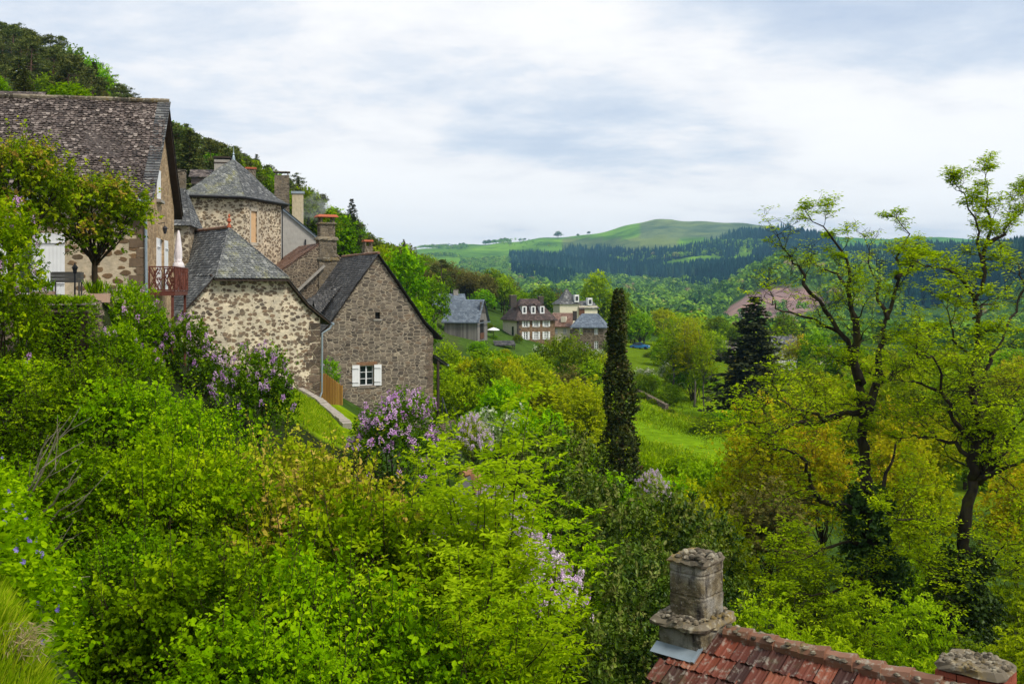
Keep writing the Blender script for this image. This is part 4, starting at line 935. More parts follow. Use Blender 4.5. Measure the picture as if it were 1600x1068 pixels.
# ------------------------------------------------------------------ 5. the large house on the terrace
def barn():
    a=math.atan2(.182,.983); t=thing('stone_house','large old house with mossy brown slate roof and tan gable above the terrace','house',(-14.6,40,0),a)
    D=7.7; L=17; zb=-2.0; ze=3.75; zr=7.95
    prof=[(0,zr),(2.4,5.25),(3.85,3.75)]
    to=frame3((0,0,0),(0,1,0),(1,0,0))       # gable: u runs back along +y
    w=MB(); outer=[(0,zb),(D,zb),(D,ze),(D/2+2.4,5.25),(D/2,zr),(D/2-2.4,5.25),(0,ze)]
    gw=[rect(3.3,4.45,1.0,1.3),rect(4.05,.95,1.15,2.35)]
    w.wall(outer,gw,to,.22); g=w.build('gable_wall',M['gable_tan'],t)
    w=MB(); tf=frame3((0,0,0),(-1,0,0),(0,-1,0)); w.wall([(0,zb),(L,zb),(L,ze),(0,ze)],[rect(4.2,.95,1.2,2.4),rect(8.4,1.2,1.2,1.6)],tf,.22)
    w.face([(0,D,zb),(-L,D,zb),(-L,D,ze),(0,D,ze)]); w.wall([(-u,v) for u,v in outer],[],frame3((-L,0,0),(0,-1,0),(-1,0,0)),.2)
    wo=w.build('wall',M['rubble_barn'],t)
    q=MB(); z=zb; i=0
    while z<ze-.35:
        h=rnd.uniform(.3,.45); Lq=.35 if i%2 else .62
        q.box((-Lq/2+.01,.14,z+h/2),(Lq,.32,h-.025),jit=.015); z+=h; i+=1
    q.build('quoin',plain('brown_quoin_stone',(.16,.11,.07),.9,.3,5,bmp=.5),wo)
    # gable window: white shutters closed
    s=shutter(t,to,2.82,3.78,3.82,5.08,d=-.10); s['label']='closed white shutter high in the tan gable'
    q=MB(); q.box((.06,3.3,3.72),(.22,1.25,.12),jit=.01); q.build('sill',M['concrete'],g)
    q=MB(); q.box((-.15,3.3,4.45),(.04,1.1,1.4)); q.build('reveal',M['dark_in'],g)
    # door to the balcony and its folded-back shutters
    window(t,to,4.05,.95,1.15,2.35,.14,(2,4),sill=False)
    shutter(t,to,2.55,3.42,-.22,2.13); shutter(t,to,4.68,5.6,-.22,2.13)
    lam=MB(); lam.tube([(.02,3.0,2.75),(.28,3.0,2.8),(.3,3.0,2.62)],.02,6); lam.lathe((.3,3.0,2.32),[(.05,0),(.10,.22),(.12,.24),(.03,.34)],8); lam.build('wall_lamp',M['steel_dark'],t)
    # front shutters near the left edge
    shutter(t,tf,3.0,4.15,-.25,2.15); shutter(t,tf,4.85,5.9,-.25,2.15); window(t,tf,4.2,.95,1.2,2.4,.14,(2,4),sill=False); window(t,tf,8.4,1.2,1.2,1.6,.14)
    r=MB(); rp=[(0,zr+.15),(2.45,5.4),(4.45,3.45)]
    for s in (1,-1):
        for k in (0,1):
            (p,zp),(e,ze_)=rp[k],rp[k+1]; y=D/2
            tiles(r,[(.35,y-s*e,ze_),(-L-.3,y-s*e,ze_),(-L-.3,y-s*p,zp),(.35,y-s*p,zp)],.17,.135,wave=.05,thick=.03,jit=.035)
    ro=r.build('roof',M['slate_brown'],t)
    b=MB()
    for s in (1,-1):
        for k in (0,1):
            (p,zp),(e,ze_)=rp[k],rp[k+1]; y=D/2
            b.prism([(.30,y-s*e,ze_-.06),(-L-.2,y-s*e,ze_-.06),(-L-.2,y-s*p,zp-.06),(.30,y-s*p,zp-.06)],(0,0,-.12))
    b.build('boarding',M['wood_dark'],ro)
    v=MB()                                               # grey ridge and verge stones
    ridge_caps(v,(.35,D/2,zr+.2),(-L-.3,D/2,zr+.2),.10,.33); v.build('ridge',M['moss_cap'],ro)
    v=MB()
    for k in (0,1):
        (p,zp),(e,ze_)=rp[k],rp[k+1]
        tiles(v,[(.42,D/2-e,ze_+.03),(-.12,D/2-e,ze_+.03),(-.12,D/2-p,zp+.03),(.42,D/2-p,zp+.03)],.55,.17,scallop=False,thick=.03)
    v.build('verge_stone',M['slate_grey'],ro)
    d=MB(); d.tube([(.05,-.62,3.4),(.0,-.4,3.1),(.04,-.1,2.8),(.06,-.09,-.4)],.055,8); d.build('downpipe',M['zinc'],t)
    d=MB(); d.tube([(.3,-.66,3.42),(-L,-.66,3.42)],.07,8); d.build('gutter',M['zinc'],t)
barn()
def upper_left_roof():
    o=P(-60,450,54); t=thing('slate_house','house with pinkish slate roof just showing above the big brown roof','house',(o.x,o.y,0),R(8))
    w=MB(); w.box((0,2.5,4),(6.6,5,12)); w.build('wall',M['rubble_barn'],t)
    r=MB(); z1=11.1; tiles(r,[(-4,-.6,7.9),(3.55,-.6,7.9),(3.55,2.5,z1),(-4,2.5,z1)],.22,.16); tiles(r,[(-4,5.6,7.9),(3.55,5.6,7.9),(3.55,2.5,z1),(-4,2.5,z1)],.22,.16); r.face([(3.4,-.4,7.4),(3.4,5.4,7.4),(3.4,2.5,z1-.1)]); r.build('roof',M['slate_brown'],t)
upper_left_roof()
# ------------------------------------------------------------------ balcony, parasol, terrace things
def balcony():
    a=math.atan2(.182,.983); t=thing('balcony','rust red steel balcony with cut out panels on the tan gable','balcony',(-14.6,40,0),a)
    x0,x1,y0,y1,z=.08,1.06,.45,4.3,-.12
    f=MB(); f.box(((x0+x1)/2,(y0+y1)/2,z-.09),(x1-x0,y1-y0,.18)); f.build('floor',M['corten'],t)
    def panel(ax,ay,bx,by):
        p=MB(); A=Vector((ax,ay,z)); B=Vector((bx,by,z)); d=(B-A); L=d.length; d.normalize(); n=max(1,round(L/.8)); k=L/n
        for i in range(n):
            s=A+d*(k*i); e=A+d*(k*(i+1))
            for zz in (.04,.98): p.bar(s+Vector((0,0,zz)),e+Vector((0,0,zz)),.035,.05)
            p.bar(s,s+Vector((0,0,1.0)),.05); p.bar(e-d*.001,e-d*.001+Vector((0,0,1.0)),.05)
            for j in range(13):          # curling cut-out stems
                u=rnd.uniform(.03,.97)*k; pts=[]; ph=rnd.uniform(0,6)
                for q in range(7):
                    v=q/6; pts.append(s+d*min(max(u+.11*math.sin(ph+v*5),.02),k-.02)+Vector((0,0,.05+.9*v)))
                p.tube(pts,.017,4)
            for j in range(16):
                u=rnd.uniform(.05,.95)*k; v=rnd.uniform(.1,.9); c=s+d*u+Vector((0,0,v)); an=rnd.uniform(0,6.28); e1=d*math.cos(an)+Vector((0,0,math.sin(an)))
                p.bar(c-e1*.06,c+e1*.06,.012,.05)
        o=p.build('railing_panel',M['corten'],t)
    panel(x0,y0,x1,y0); panel(x1,y0,x1,y1); panel(x0,y1,x1,y1)
    for y in (y0+.1,y1-.1): q=MB(); q.bar((x1-.1,y,-4.2),(x1-.1,y,z-.18),.1); q.build('post',M['corten'],t)
balcony()
def parasol():
    b=Matrix.Rotation(math.atan2(.182,.983),4,'Z')@Vector((.78,3.5,0))+Vector((-14.6,40,-.12))
    t=thing('parasol','folded pale pink parasol standing on the rust red balcony','parasol',b)
    p=MB(); p.tube([(0,0,.02),(0,0,2.55)],.025,8); p.lathe((0,0,0),[(.28,0),(.28,.05),(.06,.09),(.04,.3)],14); p.build('pole',M['white'],t)
    c=MB(); n=16; prof=[(.03,2.62),(.07,2.45),(.10,2.2),(.145,1.8),(.15,1.45),(.12,1.3),(.19,1.2),(.23,1.05),(.16,.92)]
    vs=[]
    for i,(q,z) in enumerate(prof):
        for k in range(n):
            a=2*math.pi*k/n+.1*i; j=q*(1.16 if k%2 else .84); vs.append((j*math.cos(a),j*math.sin(a),z))
    fs=[(i*n+k,i*n+(k+1)%n,(i+1)*n+(k+1)%n,(i+1)*n+k) for i in range(len(prof)-1) for k in range(n)]
    c.raw(vs,fs); c.build('canopy',M['fabric_pink'],t,smooth=True)
    c=MB(); c.lathe((0,0,1.27),[(.15,0),(.16,.03),(.15,.06)],12); c.build('strap',M['fabric_pink'],t)
parasol()
def terrace():
    t=thing('retaining_wall','grey stone retaining wall holding up the terrace behind the hedge','wall',(P(80,450,33.7).x,33.7,-2.9),R(4))
    w=MB()
    for i in range(21):
        z=0
        while z<2.25:
            h=rnd.uniform(.2,.34); w.box((-7+i*.42+rnd.uniform(-.05,.05),rnd.uniform(-.03,.03),z+h/2),(.44,.5,h),jit=.03); z+=h*.98
    w.build('masonry',M['rubble_dark'],t)
    c=MB()
    for i in range(10): c.box((-7.0+i*.9,-.02,2.38),(.88,.62,.1),jit=.02)
    c.build('coping',M['concrete'],t)
    # raised wooden planter on legs
    q=P(105,437,37); z=gz(q.x,q.y); t=thing('wooden_planter','grey wooden box planter on legs beside the terrace tree','planter',(q.x,q.y,z),R(8))
    b=MB()
    for i in range(3): b.box((0,-.2,.72+i*.13),(1.05,.03,.12)); b.box((0,.2,.72+i*.13),(1.05,.03,.12))
    for s in (-1,1):
        for i in range(3): b.box((s*.51,0,.72+i*.13),(.03,.4,.12))
    b.box((0,0,.68),(1.0,.38,.03)); b.build('box',M['wood_grey'],t)
    for sx in (-.46,.46):
        for sy in (-.16,.16): l=MB(); l.bar((sx,sy,0),(sx,sy,.7),.05); l.build('leg',M['wood_grey'],t)
    l=MB(); l.box((0,0,1.04),(.96,.36,.02)); l.build('soil',M['wood_dark'],t)
    for (px,py,lab) in ((66,465,'pale terracotta trough with a grassy plant at the hedge end'),(153,470,'pale terracotta trough with a thin shrub right of the terrace tree')):
        q=P(px,py,34.6); z=gz(q.x,q.y)+.02 if px<160 else -.4; t=thing('flower_trough',lab,'planter',(q.x,q.y,z),R(5))
        b=MB(); w,d,h=.72,.32,.3
        for sx in (-1,1): b.box((sx*(w/2-.02),0,h/2),(.04,d,h))
        for sy in (-1,1): b.box((0,sy*(d/2-.02),h/2),(w-.085,.04,h))
        b.box((0,0,h*.85),(w-.09,d-.09,.03)); b.box((0,sy*d/2,h-.02),(w+.04,.05,.05)); b.build('trough',plain('trough_clay',(.50,.33,.24),.85,.1),t)
        f=Fol()
        for k in range(60):
            f.add(np.array([[rnd.uniform(-.3,.3),rnd.uniform(-.1,.1),h]]),np.array([[rnd.uniform(-.5,.5),rnd.uniform(-.4,.4),1]]),np.array([[rnd.uniform(-1,1),rnd.uniform(-1,1),.2]]),rnd.uniform(.3,.6),.05,rnd.random())
        f.build('plant',[M['leaf_bright']],t)
    q=P(117,437,36); z=gz(q.x,q.y); t=thing('lantern_post','short dark iron lantern on a post behind the terrace tree','lamp',(q.x,q.y,z))
    b=MB(); b.tube([(0,0,0),(0,0,1.0)],.03,8); b.lathe((0,0,0),[(.09,0),(.09,.04),(.035,.1)],8); b.build('post',M['steel_dark'],t)
    b=MB(); b.lathe((0,0,1.0),[(.05,0),(.10,.2),(.13,.21),(.03,.33),(.015,.4)],6); b.build('lantern',M['steel_dark'],t)
    q=P(137,461,36); t=thing('watering_can','dark green watering can by the terrace tree trunk','can',(q.x,q.y,gz(q.x,q.y)))
    gm=plain('green_plastic',(.01,.11,.06),.5)
    b=MB(); b.lathe((0,0,0),[(.11,0),(.12,.05),(.10,.24),(.08,.27)],12); b.build('body',gm,t); b=MB(); b.tube([(.1,0,.05),(.22,0,.2),(.3,0,.3)],[.03,.02,.02],6); b.build('spout',gm,t)
    b=MB(); b.tube([(-.1,0,.06),(-.2,0,.18),(-.12,0,.34),(0,0,.37),(.07,0,.27)],.012,6); b.build('handle',gm,t)
terrace()
# ------------------------------------------------------------------ between the two houses
def between():
    # brown board screen
    a=P(500,625,60); b=P(538,650,57)
    t=thing('board_screen','warm brown board screen leaning in the gap between the stone houses','screen',(P(520,640,57.2).x,57.2,gz(P(520,640,57.2).x,57.2)-.15),-.35)
    q=MB()
    for i in range(11):
        x=-1.0+i*.15; h=1.75-.09*max(0,i-3); q.box((x+.07,rnd.uniform(-.01,.01),.35+h/2),(.135,.03,h))
    q.build('boards',M['wood_orange'],t); 
    for zz,ww in ((.6,1.6),(1.3,1.2)): q=MB(); q.box((-1.0+ww/2,.06,zz),(ww,.05,.1)); q.build('rail',M['wood_dark'],t)
    pts=[(468,632,56),(497,637,55.6),(510,650,54.8),(522,664,53.8),(534,680,52.6),(543,697,51.6)]
    t=thing('stone_kerb','curved pale stone kerb edging the small lawn','kerb',P(510,650,55))
    G=lambda p: Vector((P(*p).x,p[2],gz(P(*p).x,p[2])+.1)); base=P(510,650,55); k=MB()
    for (p0,p1) in zip(pts[:-1],pts[1:]):
        A=G(p0)-base; B=G(p1)-base; n=3
        for i in range(n):
            k.bar(A.lerp(B,i/n),A.lerp(B,(i+.93)/n),.5*rnd.uniform(.85,1.1),.34*rnd.uniform(.85,1.1))
    k.build('stones',plain('kerb_stone',(.34,.30,.25),.9,.3,5,dirt=(.15,.14,.10)),t)
    # garden path bend at the foot of the stair with its earth edge
    q=P(718,755,38); pts=[P(690,775,37),P(705,762,38),P(722,748,39),P(735,742,40),P(738,757,39),P(728,772,37.6)]
    c=sum(pts,Vector())/len(pts)
    mb=MB(); mb.prism([p-Vector((0,0,0)) for p in pts],(0,0,-.4)); o=mb.build('path',plain('path_tarmac',(.075,.068,.07),.9,.2,5)); tag(o,kind='structure')
    mb=MB(); e=[P(737,735,40.6),P(748,755,39.5),P(752,775,38.5)]; mb.tube([p+Vector((0,0,-.05)) for p in e],[.25,.3,.22],8); mb.tube([P(722,741,39.8),P(737,736,40.4)],[.16,.22],8); o=mb.build('earth_bank',plain('bare_earth',(.30,.15,.07),.95,.3,5)); tag(o,kind='structure')
    # handrail wire
    t=thing('handrail','thin dark metal handrail descending from the stone stair','railing',P(705,640,66))
    base=P(705,640,66); pts=[P(691,620,66),P(712,690,60),P(722,718,55)]; h=MB(); h.tube([p-base for p in pts],.03,6); h.build('rail',M['steel_dark'],t)
    for p in pts: h=MB(); h.tube([p-base,p-base-Vector((0,0,1.2))],.03,6); h.build('post',M['steel_dark'],t)
between()
# ------------------------------------------------------------------ near roof, bottom right
def near_roof():
    E=Vector((2.5,14.3,0)); rd=Vector((.745,-.667,0)); a=math.atan2(rd.y,rd.x)
    # local: x along the ridge towards the viewer's right, y pointing away (far slope), -y = visible slope
    t=thing('tiled_house','house under a mossy red clay tile roof with a stone chimney','house',(2.5,14.3,0),a)
    zr=-4.79; L=7.5; run=3.2; pitch=math.tan(R(30)); ze=zr-run*pitch
    w=MB(); to=frame3((0,0,0),(0,-1,0),(-1,0,0)); w.wall([(-run+.35,-10.5),(run-.35,-10.5),(run-.35,ze+.05),(0,zr-.25),(-run+.35,ze+.05)],[],lambda u,v,d: Vector((.12+d,u,v)),.3)
    w.face([(.12,-run+.35,-10.5),(L,-run+.35,-10.5),(L,-run+.35,ze),(.12,-run+.35,ze)]); w.face([(.12,run-.35,-10.5),(L,run-.35,-10.5),(L,run-.35,ze),(.12,run-.35,ze)])
    w.face([(L,-run+.35,-10.5),(L,run-.35,-10.5),(L,run-.35,ze),(L,0,zr-.25),(L,-run+.35,ze)])
    w.build('wall',M['rubble_gable'],t)
    # interlocking tiles: raised side rolls, every tile its own slab
    for s in (-1,1):
        r=MB(); tw,tl=.235,.335; sl=math.hypot(1,pitch); n=Vector((0,s*pitch/sl,1/sl)); dn=Vector((0,s/sl,-pitch/sl))
        rows=int(run*sl/tl); cols=int(L/tw)
        for j in range(rows+1):
            for i in range(cols):
                o=Vector((i*tw+(tw*.5 if j%2 else 0)-.05,0,zr+.02))+dn*(j*tl+.05)+n*(.02+rnd.uniform(-.006,.006))
                rr=rnd.random(); X=Vector((1,0,0)); tilt=rnd.uniform(-.008,.008)
                def pt(u,v,h): return o+X*(u*tw*.985)+dn*(v*(tl+.05))+n*(h+v*.026+tilt*(u-.5))
                prof=[(0,.0),(.04,.022),(.13,.026),(.2,.004),(.36,.0),(.42,.012),(.5,.012),(.56,.0),(.78,.0),(.84,.014),(1,.016)]
                for (u0,h0),(u1,h1) in zip(prof[:-1],prof[1:]):
                    r.face([pt(u0,1,h0),pt(u1,1,h1),pt(u1,0,h1),pt(u0,0,h0)],0,rr); r.face([pt(u0,1,h0),pt(u0,1,h0-.02),pt(u1,1,h1-.02),pt(u1,1,h1)],0,rr*.4)
                r.face([pt(0,1,0),pt(0,0,0),pt(0,0,-.02),pt(0,1,-.02)],0,rr*.4)
        r.face([Vector((-.03,0,zr-.03)),Vector((L,0,zr-.03)),Vector((L,0,zr-.03))+dn*(run*sl),Vector((-.03,0,zr-.03))+dn*(run*sl)],0,.1)
        r.prism([Vector((-.02,0,zr-.05)),Vector((L,0,zr-.05)),Vector((L,0,zr-.05))+dn*(run*sl),Vector((-.02,0,zr-.05))+dn*(run*sl)],(0,0,-.08),0,.1)
        ro=r.build('roof_slope',M['tile_red'],t)
        if s==-1: vis=ro
    v=MB(); x=.62
    while x<L:
        k=rnd.uniform(.95,1.1)
        v.tube([(x,0,zr+.03+rnd.uniform(-.012,.012)),(x+.2,0,zr+.035),(x+.40,0,zr+.045+rnd.uniform(-.012,.012))],[.115*k,.12*k,.135*k],10); x+=.36
    v.build('ridge_tile',M['tile_ridge'],vis)
    # lichen and moss cushions growing on the ridge
    c=MB()
    for i in range(110):
        x=rnd.uniform(.6,L); c.lathe((x,rnd.uniform(-.12,.07),zr+.10+rnd.uniform(-.02,.03)),[(.03,0),(.05*rnd.uniform(.7,1.4),.012),(.03,.03),(.006,.04)],7,jit=.3)
    tag(c.build('moss',M['moss_cap'],vis),kind='stuff')
    # chimney: three lifts of stone with slab courses
    g=MB(); cx,cy=.10,.0
    rough_shaft(g,(cx+.03,cy),.78,.86,-6.3,-4.70,.34); rough_shaft(g,(cx+.02,cy+.04),.58,.62,-4.62,-3.86,.31)
    go=g.build('chimney',M['chim_block'],t)
    q=MB(); slab_cap(q,(cx,cy),.96,1.12,-4.70,.11,rag=.06); 
    for i in range(120):
        an=rnd.uniform(0,6.28); rr=rnd.uniform(.25,.48); k=rnd.uniform(.022,.05); q.lathe((cx+rr*math.cos(an)*.95,cy+rr*math.sin(an)*1.12,-4.62+rnd.uniform(0,.05)),[(k*.7,0),(k,k*.3),(k*.75,k*.7),(k*.3,k*.95)],8,jit=.28)
    q.build('ledge',M['moss_cap'],go); q=MB()
    slab_cap(q,(cx+.02,cy+.04),.66,.72,-3.86,.08,rag=.05)
    for i in range(55):
        k=rnd.uniform(.03,.06); q.lathe((cx+.02+rnd.uniform(-.15,.31),cy+rnd.uniform(-.3,.3),-3.80+rnd.uniform(0,.05)),[(k*.7,0),(k,k*.3),(k*.75,k*.7),(k*.3,k*.95)],8,jit=.28)
    q.build('cap',M['moss_cap'],go)
    q=MB()
    for i in range(70): k=rnd.uniform(.03,.07); q.lathe((cx-.33+rnd.uniform(0,.66),cy-.41+rnd.uniform(-.04,.02),-5.22+rnd.uniform(-.14,.1)),[(k*.7,0),(k,k*.3),(k*.75,k*.7),(k*.3,k*.95)],7,jit=.28)
    tag(q.build('moss',M['moss_cap'],go),kind='stuff')
    f=MB(); n=Vector((0,-pitch,1)).normalized(); dn=Vector((0,-1,-pitch)).normalized(); o=Vector((cx,0,zr))+n*.075
    f.prism([o+Vector((-.33,0,0))+dn*.46,o+Vector((.36,0,0))+dn*.46,o+Vector((.36,0,0))+dn*.66,o+Vector((-.33,0,0))+dn*.66],n*.012)
    f.prism([o+Vector((.33,0,0))+dn*.0,o+Vector((.38,0,0))+dn*.0,o+Vector((.38,0,0))+dn*.66,o+Vector((.33,0,0))+dn*.66],n*.03)
    f.build('flashing',M['zinc'],go)
    # second chimney, red brick with a mossy broken top, on the hidden slope
    b=P(1525,1060,12.0); lb=Matrix.Rotation(-a,3,'Z')@Vector((b.x-2.5,b.y-14.3,0))
    g=MB(); z=-7
    mbk=plain('chimney_brick',(.30,.075,.04),.9,.3,9,dirt=(.12,.05,.035))
    while z<-4.60:
        for sy in range(3):
            for sx in range(3): g.box((lb.x-.25+.25*sx,lb.y-.21+.21*sy,z+.033),(.235,.2,.058),jit=.004)
        z+=.068
    go=g.build('chimney',mbk,t); go['label']='short red brick chimney with a mossy broken top'
    q=MB(); slab_cap(q,(lb.x,lb.y),.84,.74,-4.53,.08,rag=.08)
    for i in range(110):
        an=rnd.uniform(0,6.28); rr=rnd.random()**.5*1.02; k=rnd.uniform(.018,.04); q.lathe((lb.x+.38*math.cos(an)*rr,lb.y+.33*math.sin(an)*rr,-4.46+rnd.uniform(-.015,.015)),[(k*.7,0),(k,k*.3),(k*.75,k*.8),(k*.3,k*1.1)],8,jit=.28)
    q.build('cap',M['moss_cap'],go)
near_roof()
# ------------------------------------------------------------------ the far hamlet
def simple_house(name,label,px,py,Y,rz,W,D,zb,ze,zr,wall,roof,hip=0.0,gable_axis='x',wins=(),tw=.45,th=.35,ov=.35,shut=False,wm=None):
    """W along local x (front), D deep; ridge along local x unless gable_axis=='y'."""
    o=P(px,py,Y); t=thing(name,label,'house',(o.x,o.y,0),R(rz))
    w=MB(); fr=frame3((-W/2,0,0),(1,0,0),(0,-1,0))
    holes=[rect(u,v,a,b) for (u,v,a,b) in wins]
    if gable_axis=='y': outer=[(0,zb),(W,zb),(W,ze),(W/2,zr-.1),(0,ze)]
    else: outer=[(0,zb),(W,zb),(W,ze),(0,ze)]
    w.wall(outer,holes,fr,.2); w.wall(outer,[],frame3((W/2,D,0),(-1,0,0),(0,1,0)),.2)
    side=[(0,zb),(D,zb),(D,ze),(D/2,zr-.1),(0,ze)] if (gable_axis=='x' and hip<=0) else [(0,zb),(D,zb),(D,ze),(0,ze)]
    for sx in (-1,1):
        w.wall(side,[],(lambda sx: (lambda u,v,d: Vector((sx*(W/2-d),u,v))))(sx),.2,m=(1 if (wm and sx==-1) else 0))
    w.build('wall',[M[wall]]+([M[wm]] if wm else []),t)
    r=MB(); k=(zr-ze)/(D/2 if gable_axis=='x' else W/2); lo=ze-ov*k
    if gable_axis=='x':
        A=(-W/2-ov,-ov,lo); B=(W/2+ov,-ov,lo); C=(W/2+ov,D+ov,lo); E=(-W/2-ov,D+ov,lo); r0=(-W/2-(ov if hip<=0 else -hip),D/2,zr); r1=(W/2+(ov if hip<=0 else -hip),D/2,zr)
        tiles(r,[A,B,r1,r0],tw,th,.03); tiles(r,[C,E,r0,r1],tw,th,.03)
        if hip>0: tiles(r,[B,C,r1],tw,th,.03); tiles(r,[E,A,r0],tw,th,.03)
    else:
        A=(-W/2-ov,-ov,lo); B=(W/2+ov,-ov,lo); C=(W/2+ov,D+ov,lo); E=(-W/2-ov,D+ov,lo); r0=(0,-ov,zr); r1=(0,D+ov,zr)
        tiles(r,[A,r0,r1,E],tw,th,.03); tiles(r,[B,C,r1,r0],tw,th,.03)
    for q in ((A,B),(B,C),(C,E),(E,A)): r.bar(Vector(q[0])-Vector((0,0,.08)),Vector(q[1])-Vector((0,0,.08)),.12,.12)
    ro=r.build('roof',M[roof],t)
    for (u,v,a,b) in wins:
        window(t,fr,u,v,a,b,.12,(2,3),fw=.09)
        if shut: shutter(t,fr,u-a/2-.32,u-a/2-.02,v-b/2,v+b/2); shutter(t,fr,u+a/2+.02,u+a/2+.32,v-b/2,v+b/2)
    return t,ro,fr
def zp(py,Y): return (HY-py)/F*Y
def hamlet():
    # weathered board barn
    t,ro,fr=simple_house('timber_barn','grey weathered timber barn with blue grey roof',720,537,150,-15,5.2,5.2,zp(545,150),zp(499,150),zp(468,150),'planks_grey','slate_blue',tw=.4,th=.3)
    t['category']='barn'
    # open loft in the right gable
    g=MB(); g.box((2.62,2.2,zp(512,150)),(.06,1.8,2.3)); g.build('loft_opening',M['dark_in'],t)
    g=MB(); g.box((2.66,2.6,zp(480,150)),(.08,3.0,1.6)); g.build('gable_boards',M['planks_dark'],t)
    g=MB(); g.box((2.66,2.2,zp(525,150)),(.10,1.9,.9)); g.build('hatch',M['wood_door'],t)
    t,ro,fr=simple_house('stone_cottage','low cottage with pale chimney behind the timber barn',703,500,165,10,5,6,zp(540,165),zp(480,165),zp(459,165),'rubble_tower','slate_blue')
    chimney(t,(1.3,3,0),.8,.8,zp(465,165),zp(453,165),'concrete','stone')
    # three-storey house with hipped brown roof
    Y=170; W=6.8
    ws=[]
    for r_,(py,h) in enumerate(((504,1.35),(524,1.3))):
        for px in (822.5,840,857): ws.append(((px-838)/F*Y+W/2-.25,zp(py,Y),.72,h))
    o=P(838,540,Y)
    t,ro,fr=simple_house('manor_house','three storey brown stone house with dormers and white shutters','x' and 838,540,Y,20,W,7.4,zp(560,Y),zp(497,Y),zp(467,Y),'stone_brown','roof_brown',hip=1.9,wins=ws,shut=True,wm='render_cream',tw=.35,th=.28)
    for px in (821,836,851):
        u=(px-838)/F*Y; d=MB(); z=zp(484,Y); d.box((u,1.6,z),(.8,1.6,1.3)); do=d.build('dormer',M['white'],ro)
        d=MB(); tiles(d,[(u-.55,.7,z+.62),(u,.7,z+1.1),(u,2.6,z+1.1),(u-.55,2.6,z+.62)],.3,.3); tiles(d,[(u+.55,.7,z+.62),(u,.7,z+1.1),(u,2.6,z+1.1),(u+.55,2.6,z+.62)],.3,.3); d.face([(u-.5,.79,z+.62),(u+.5,.79,z+.62),(u,.79,z+1.05)]); d.build('dormer_roof',M['roof_brown'],do)
        d=MB(); d.face([(u-.2,.78,z-.45),(u+.2,.78,z-.45),(u+.2,.78,z+.45),(u-.2,.78,z+.45)]); d.build('pane',M['glass'],do)
    chimney(t,(-2.9,3.6,0),1.1,.8,zp(480,Y),zp(462,Y),'stone_dark','stone'); chimney(t,(2.2,3.6,0),.9,.7,zp(475,Y),zp(464,Y),'stone_dark','stone')
    q=MB(); z=zp(560,Y); i=0
    while z<zp(499,Y):
        L=.35 if i%2 else .6
        q.box((-W/2+L/2-.02,.12,z+.2),(L,.3,.38)); z+=.4; i+=1
    q.build('quoin',M['stone_dark'],t)
    g=MB(); g.box((-W/2-.03,2.2,zp(517,Y)),(.08,.8,1.5)); g.build('window',M['glass'],t)
    # small turreted house above
    o=P(896,495,205); t=thing('turret_house','small cream house with pointed grey turret roof','house',(o.x,o.y,0),R(15))
    Y=205; w=MB(); w.box((-.8,2,zp(490,Y)),(4.4,4.4,4.5)); w.box((3.0,1.6,zp(490,Y)),(4.0,4.2,3.2)); w.build('wall',M['render_cream'],t)
    r=MB(); z0=zp(475,Y); z1=zp(450,Y); c4=[(-3.3,-.5),(1.7,-.5),(1.7,4.5),(-3.3,4.5)]
    for i in range(4):
        p,q=c4[i],c4[(i+1)%4]; mid=lambda s,k: (-.8+(s[0]+.8)*k,2+(s[1]-2)*k)
        tiles(r,[(*p,z0),(*q,z0),(*mid(q,.55),z0+1.0),(*mid(p,.55),z0+1.0)],.4,.3); tiles(r,[(*mid(p,.55),z0+1.0),(*mid(q,.55),z0+1.0),(-.8,2,z1)],.4,.3)
    tiles(r,[(1.0,-.8,zp(482,Y)),(5.4,-.8,zp(482,Y)),(4.6,1.6,zp(470,Y)),(1.6,1.6,zp(470,Y))],.4,.3); tiles(r,[(1.0,4,zp(482,Y)),(5.4,4,zp(482,Y)),(4.6,1.6,zp(470,Y)),(1.6,1.6,zp(470,Y))],.4,.3); tiles(r,[(5.4,-.8,zp(482,Y)),(5.4,4,zp(482,Y)),(4.6,1.6,zp(470,Y))],.4,.3)
    ro=r.build('roof',M['slate_grey'],t)
    for (u,y,py) in ((.6,-.3,466),(3.4,-.5,471)):
        d=MB(); d.box((u,y+.5,zp(py,Y)),(.95,1.2,1.5)); do=d.build('dormer',M['white'],ro); d=MB(); d.face([(u-.3,y-.12,zp(py,Y)-.5),(u+.3,y-.12,zp(py,Y)-.5),(u+.3,y-.12,zp(py,Y)+.4),(u-.3,y-.12,zp(py,Y)+.4)]); d.build('pane',M['glass'],do)
    d=MB(); d.box((1.6,-.06+(-.5),zp(486,Y)),(1.2,.06,1.6)); d.build('door',M['wood_door'],t)
    # rust-roofed wing
    t,ro,fr=simple_house('annexe','low cream house with faded rust roof joined to the brown house',876,540,181,-14,3.5,6,zp(560,177),zp(509,177),zp(490,177),'render_cream','roof_rust',gable_axis='x',wins=((.9,zp(518,177),.6,1.0),(2.5,zp(518,177),.6,1.0)))
    d=MB(); d.box((.4,1.0,zp(500,177)),(.9,1.1,1.0)); d.build('dormer',M['render_cream'],ro)
    ws=[(1.5,zp(515,182),.6,1.1),(4.2,zp(515,182),.6,1.1),(2.6,zp(537,182),.6,1.1),(4.2,zp(536,182),.7,1.4)]
    t,ro,fr=simple_house('stone_house','grey brown stone house with plain slate roof right of the rust roof',919,540,176,-10,5.6,6.4,zp(562,182),zp(507,182),zp(489,182),'stone_greybrown','slate_blue',hip=1.4,wins=ws)
    chimney(t,(-2.7,3.2,0),.7,.7,zp(500,182),zp(486,182),'stone_dark','stone')
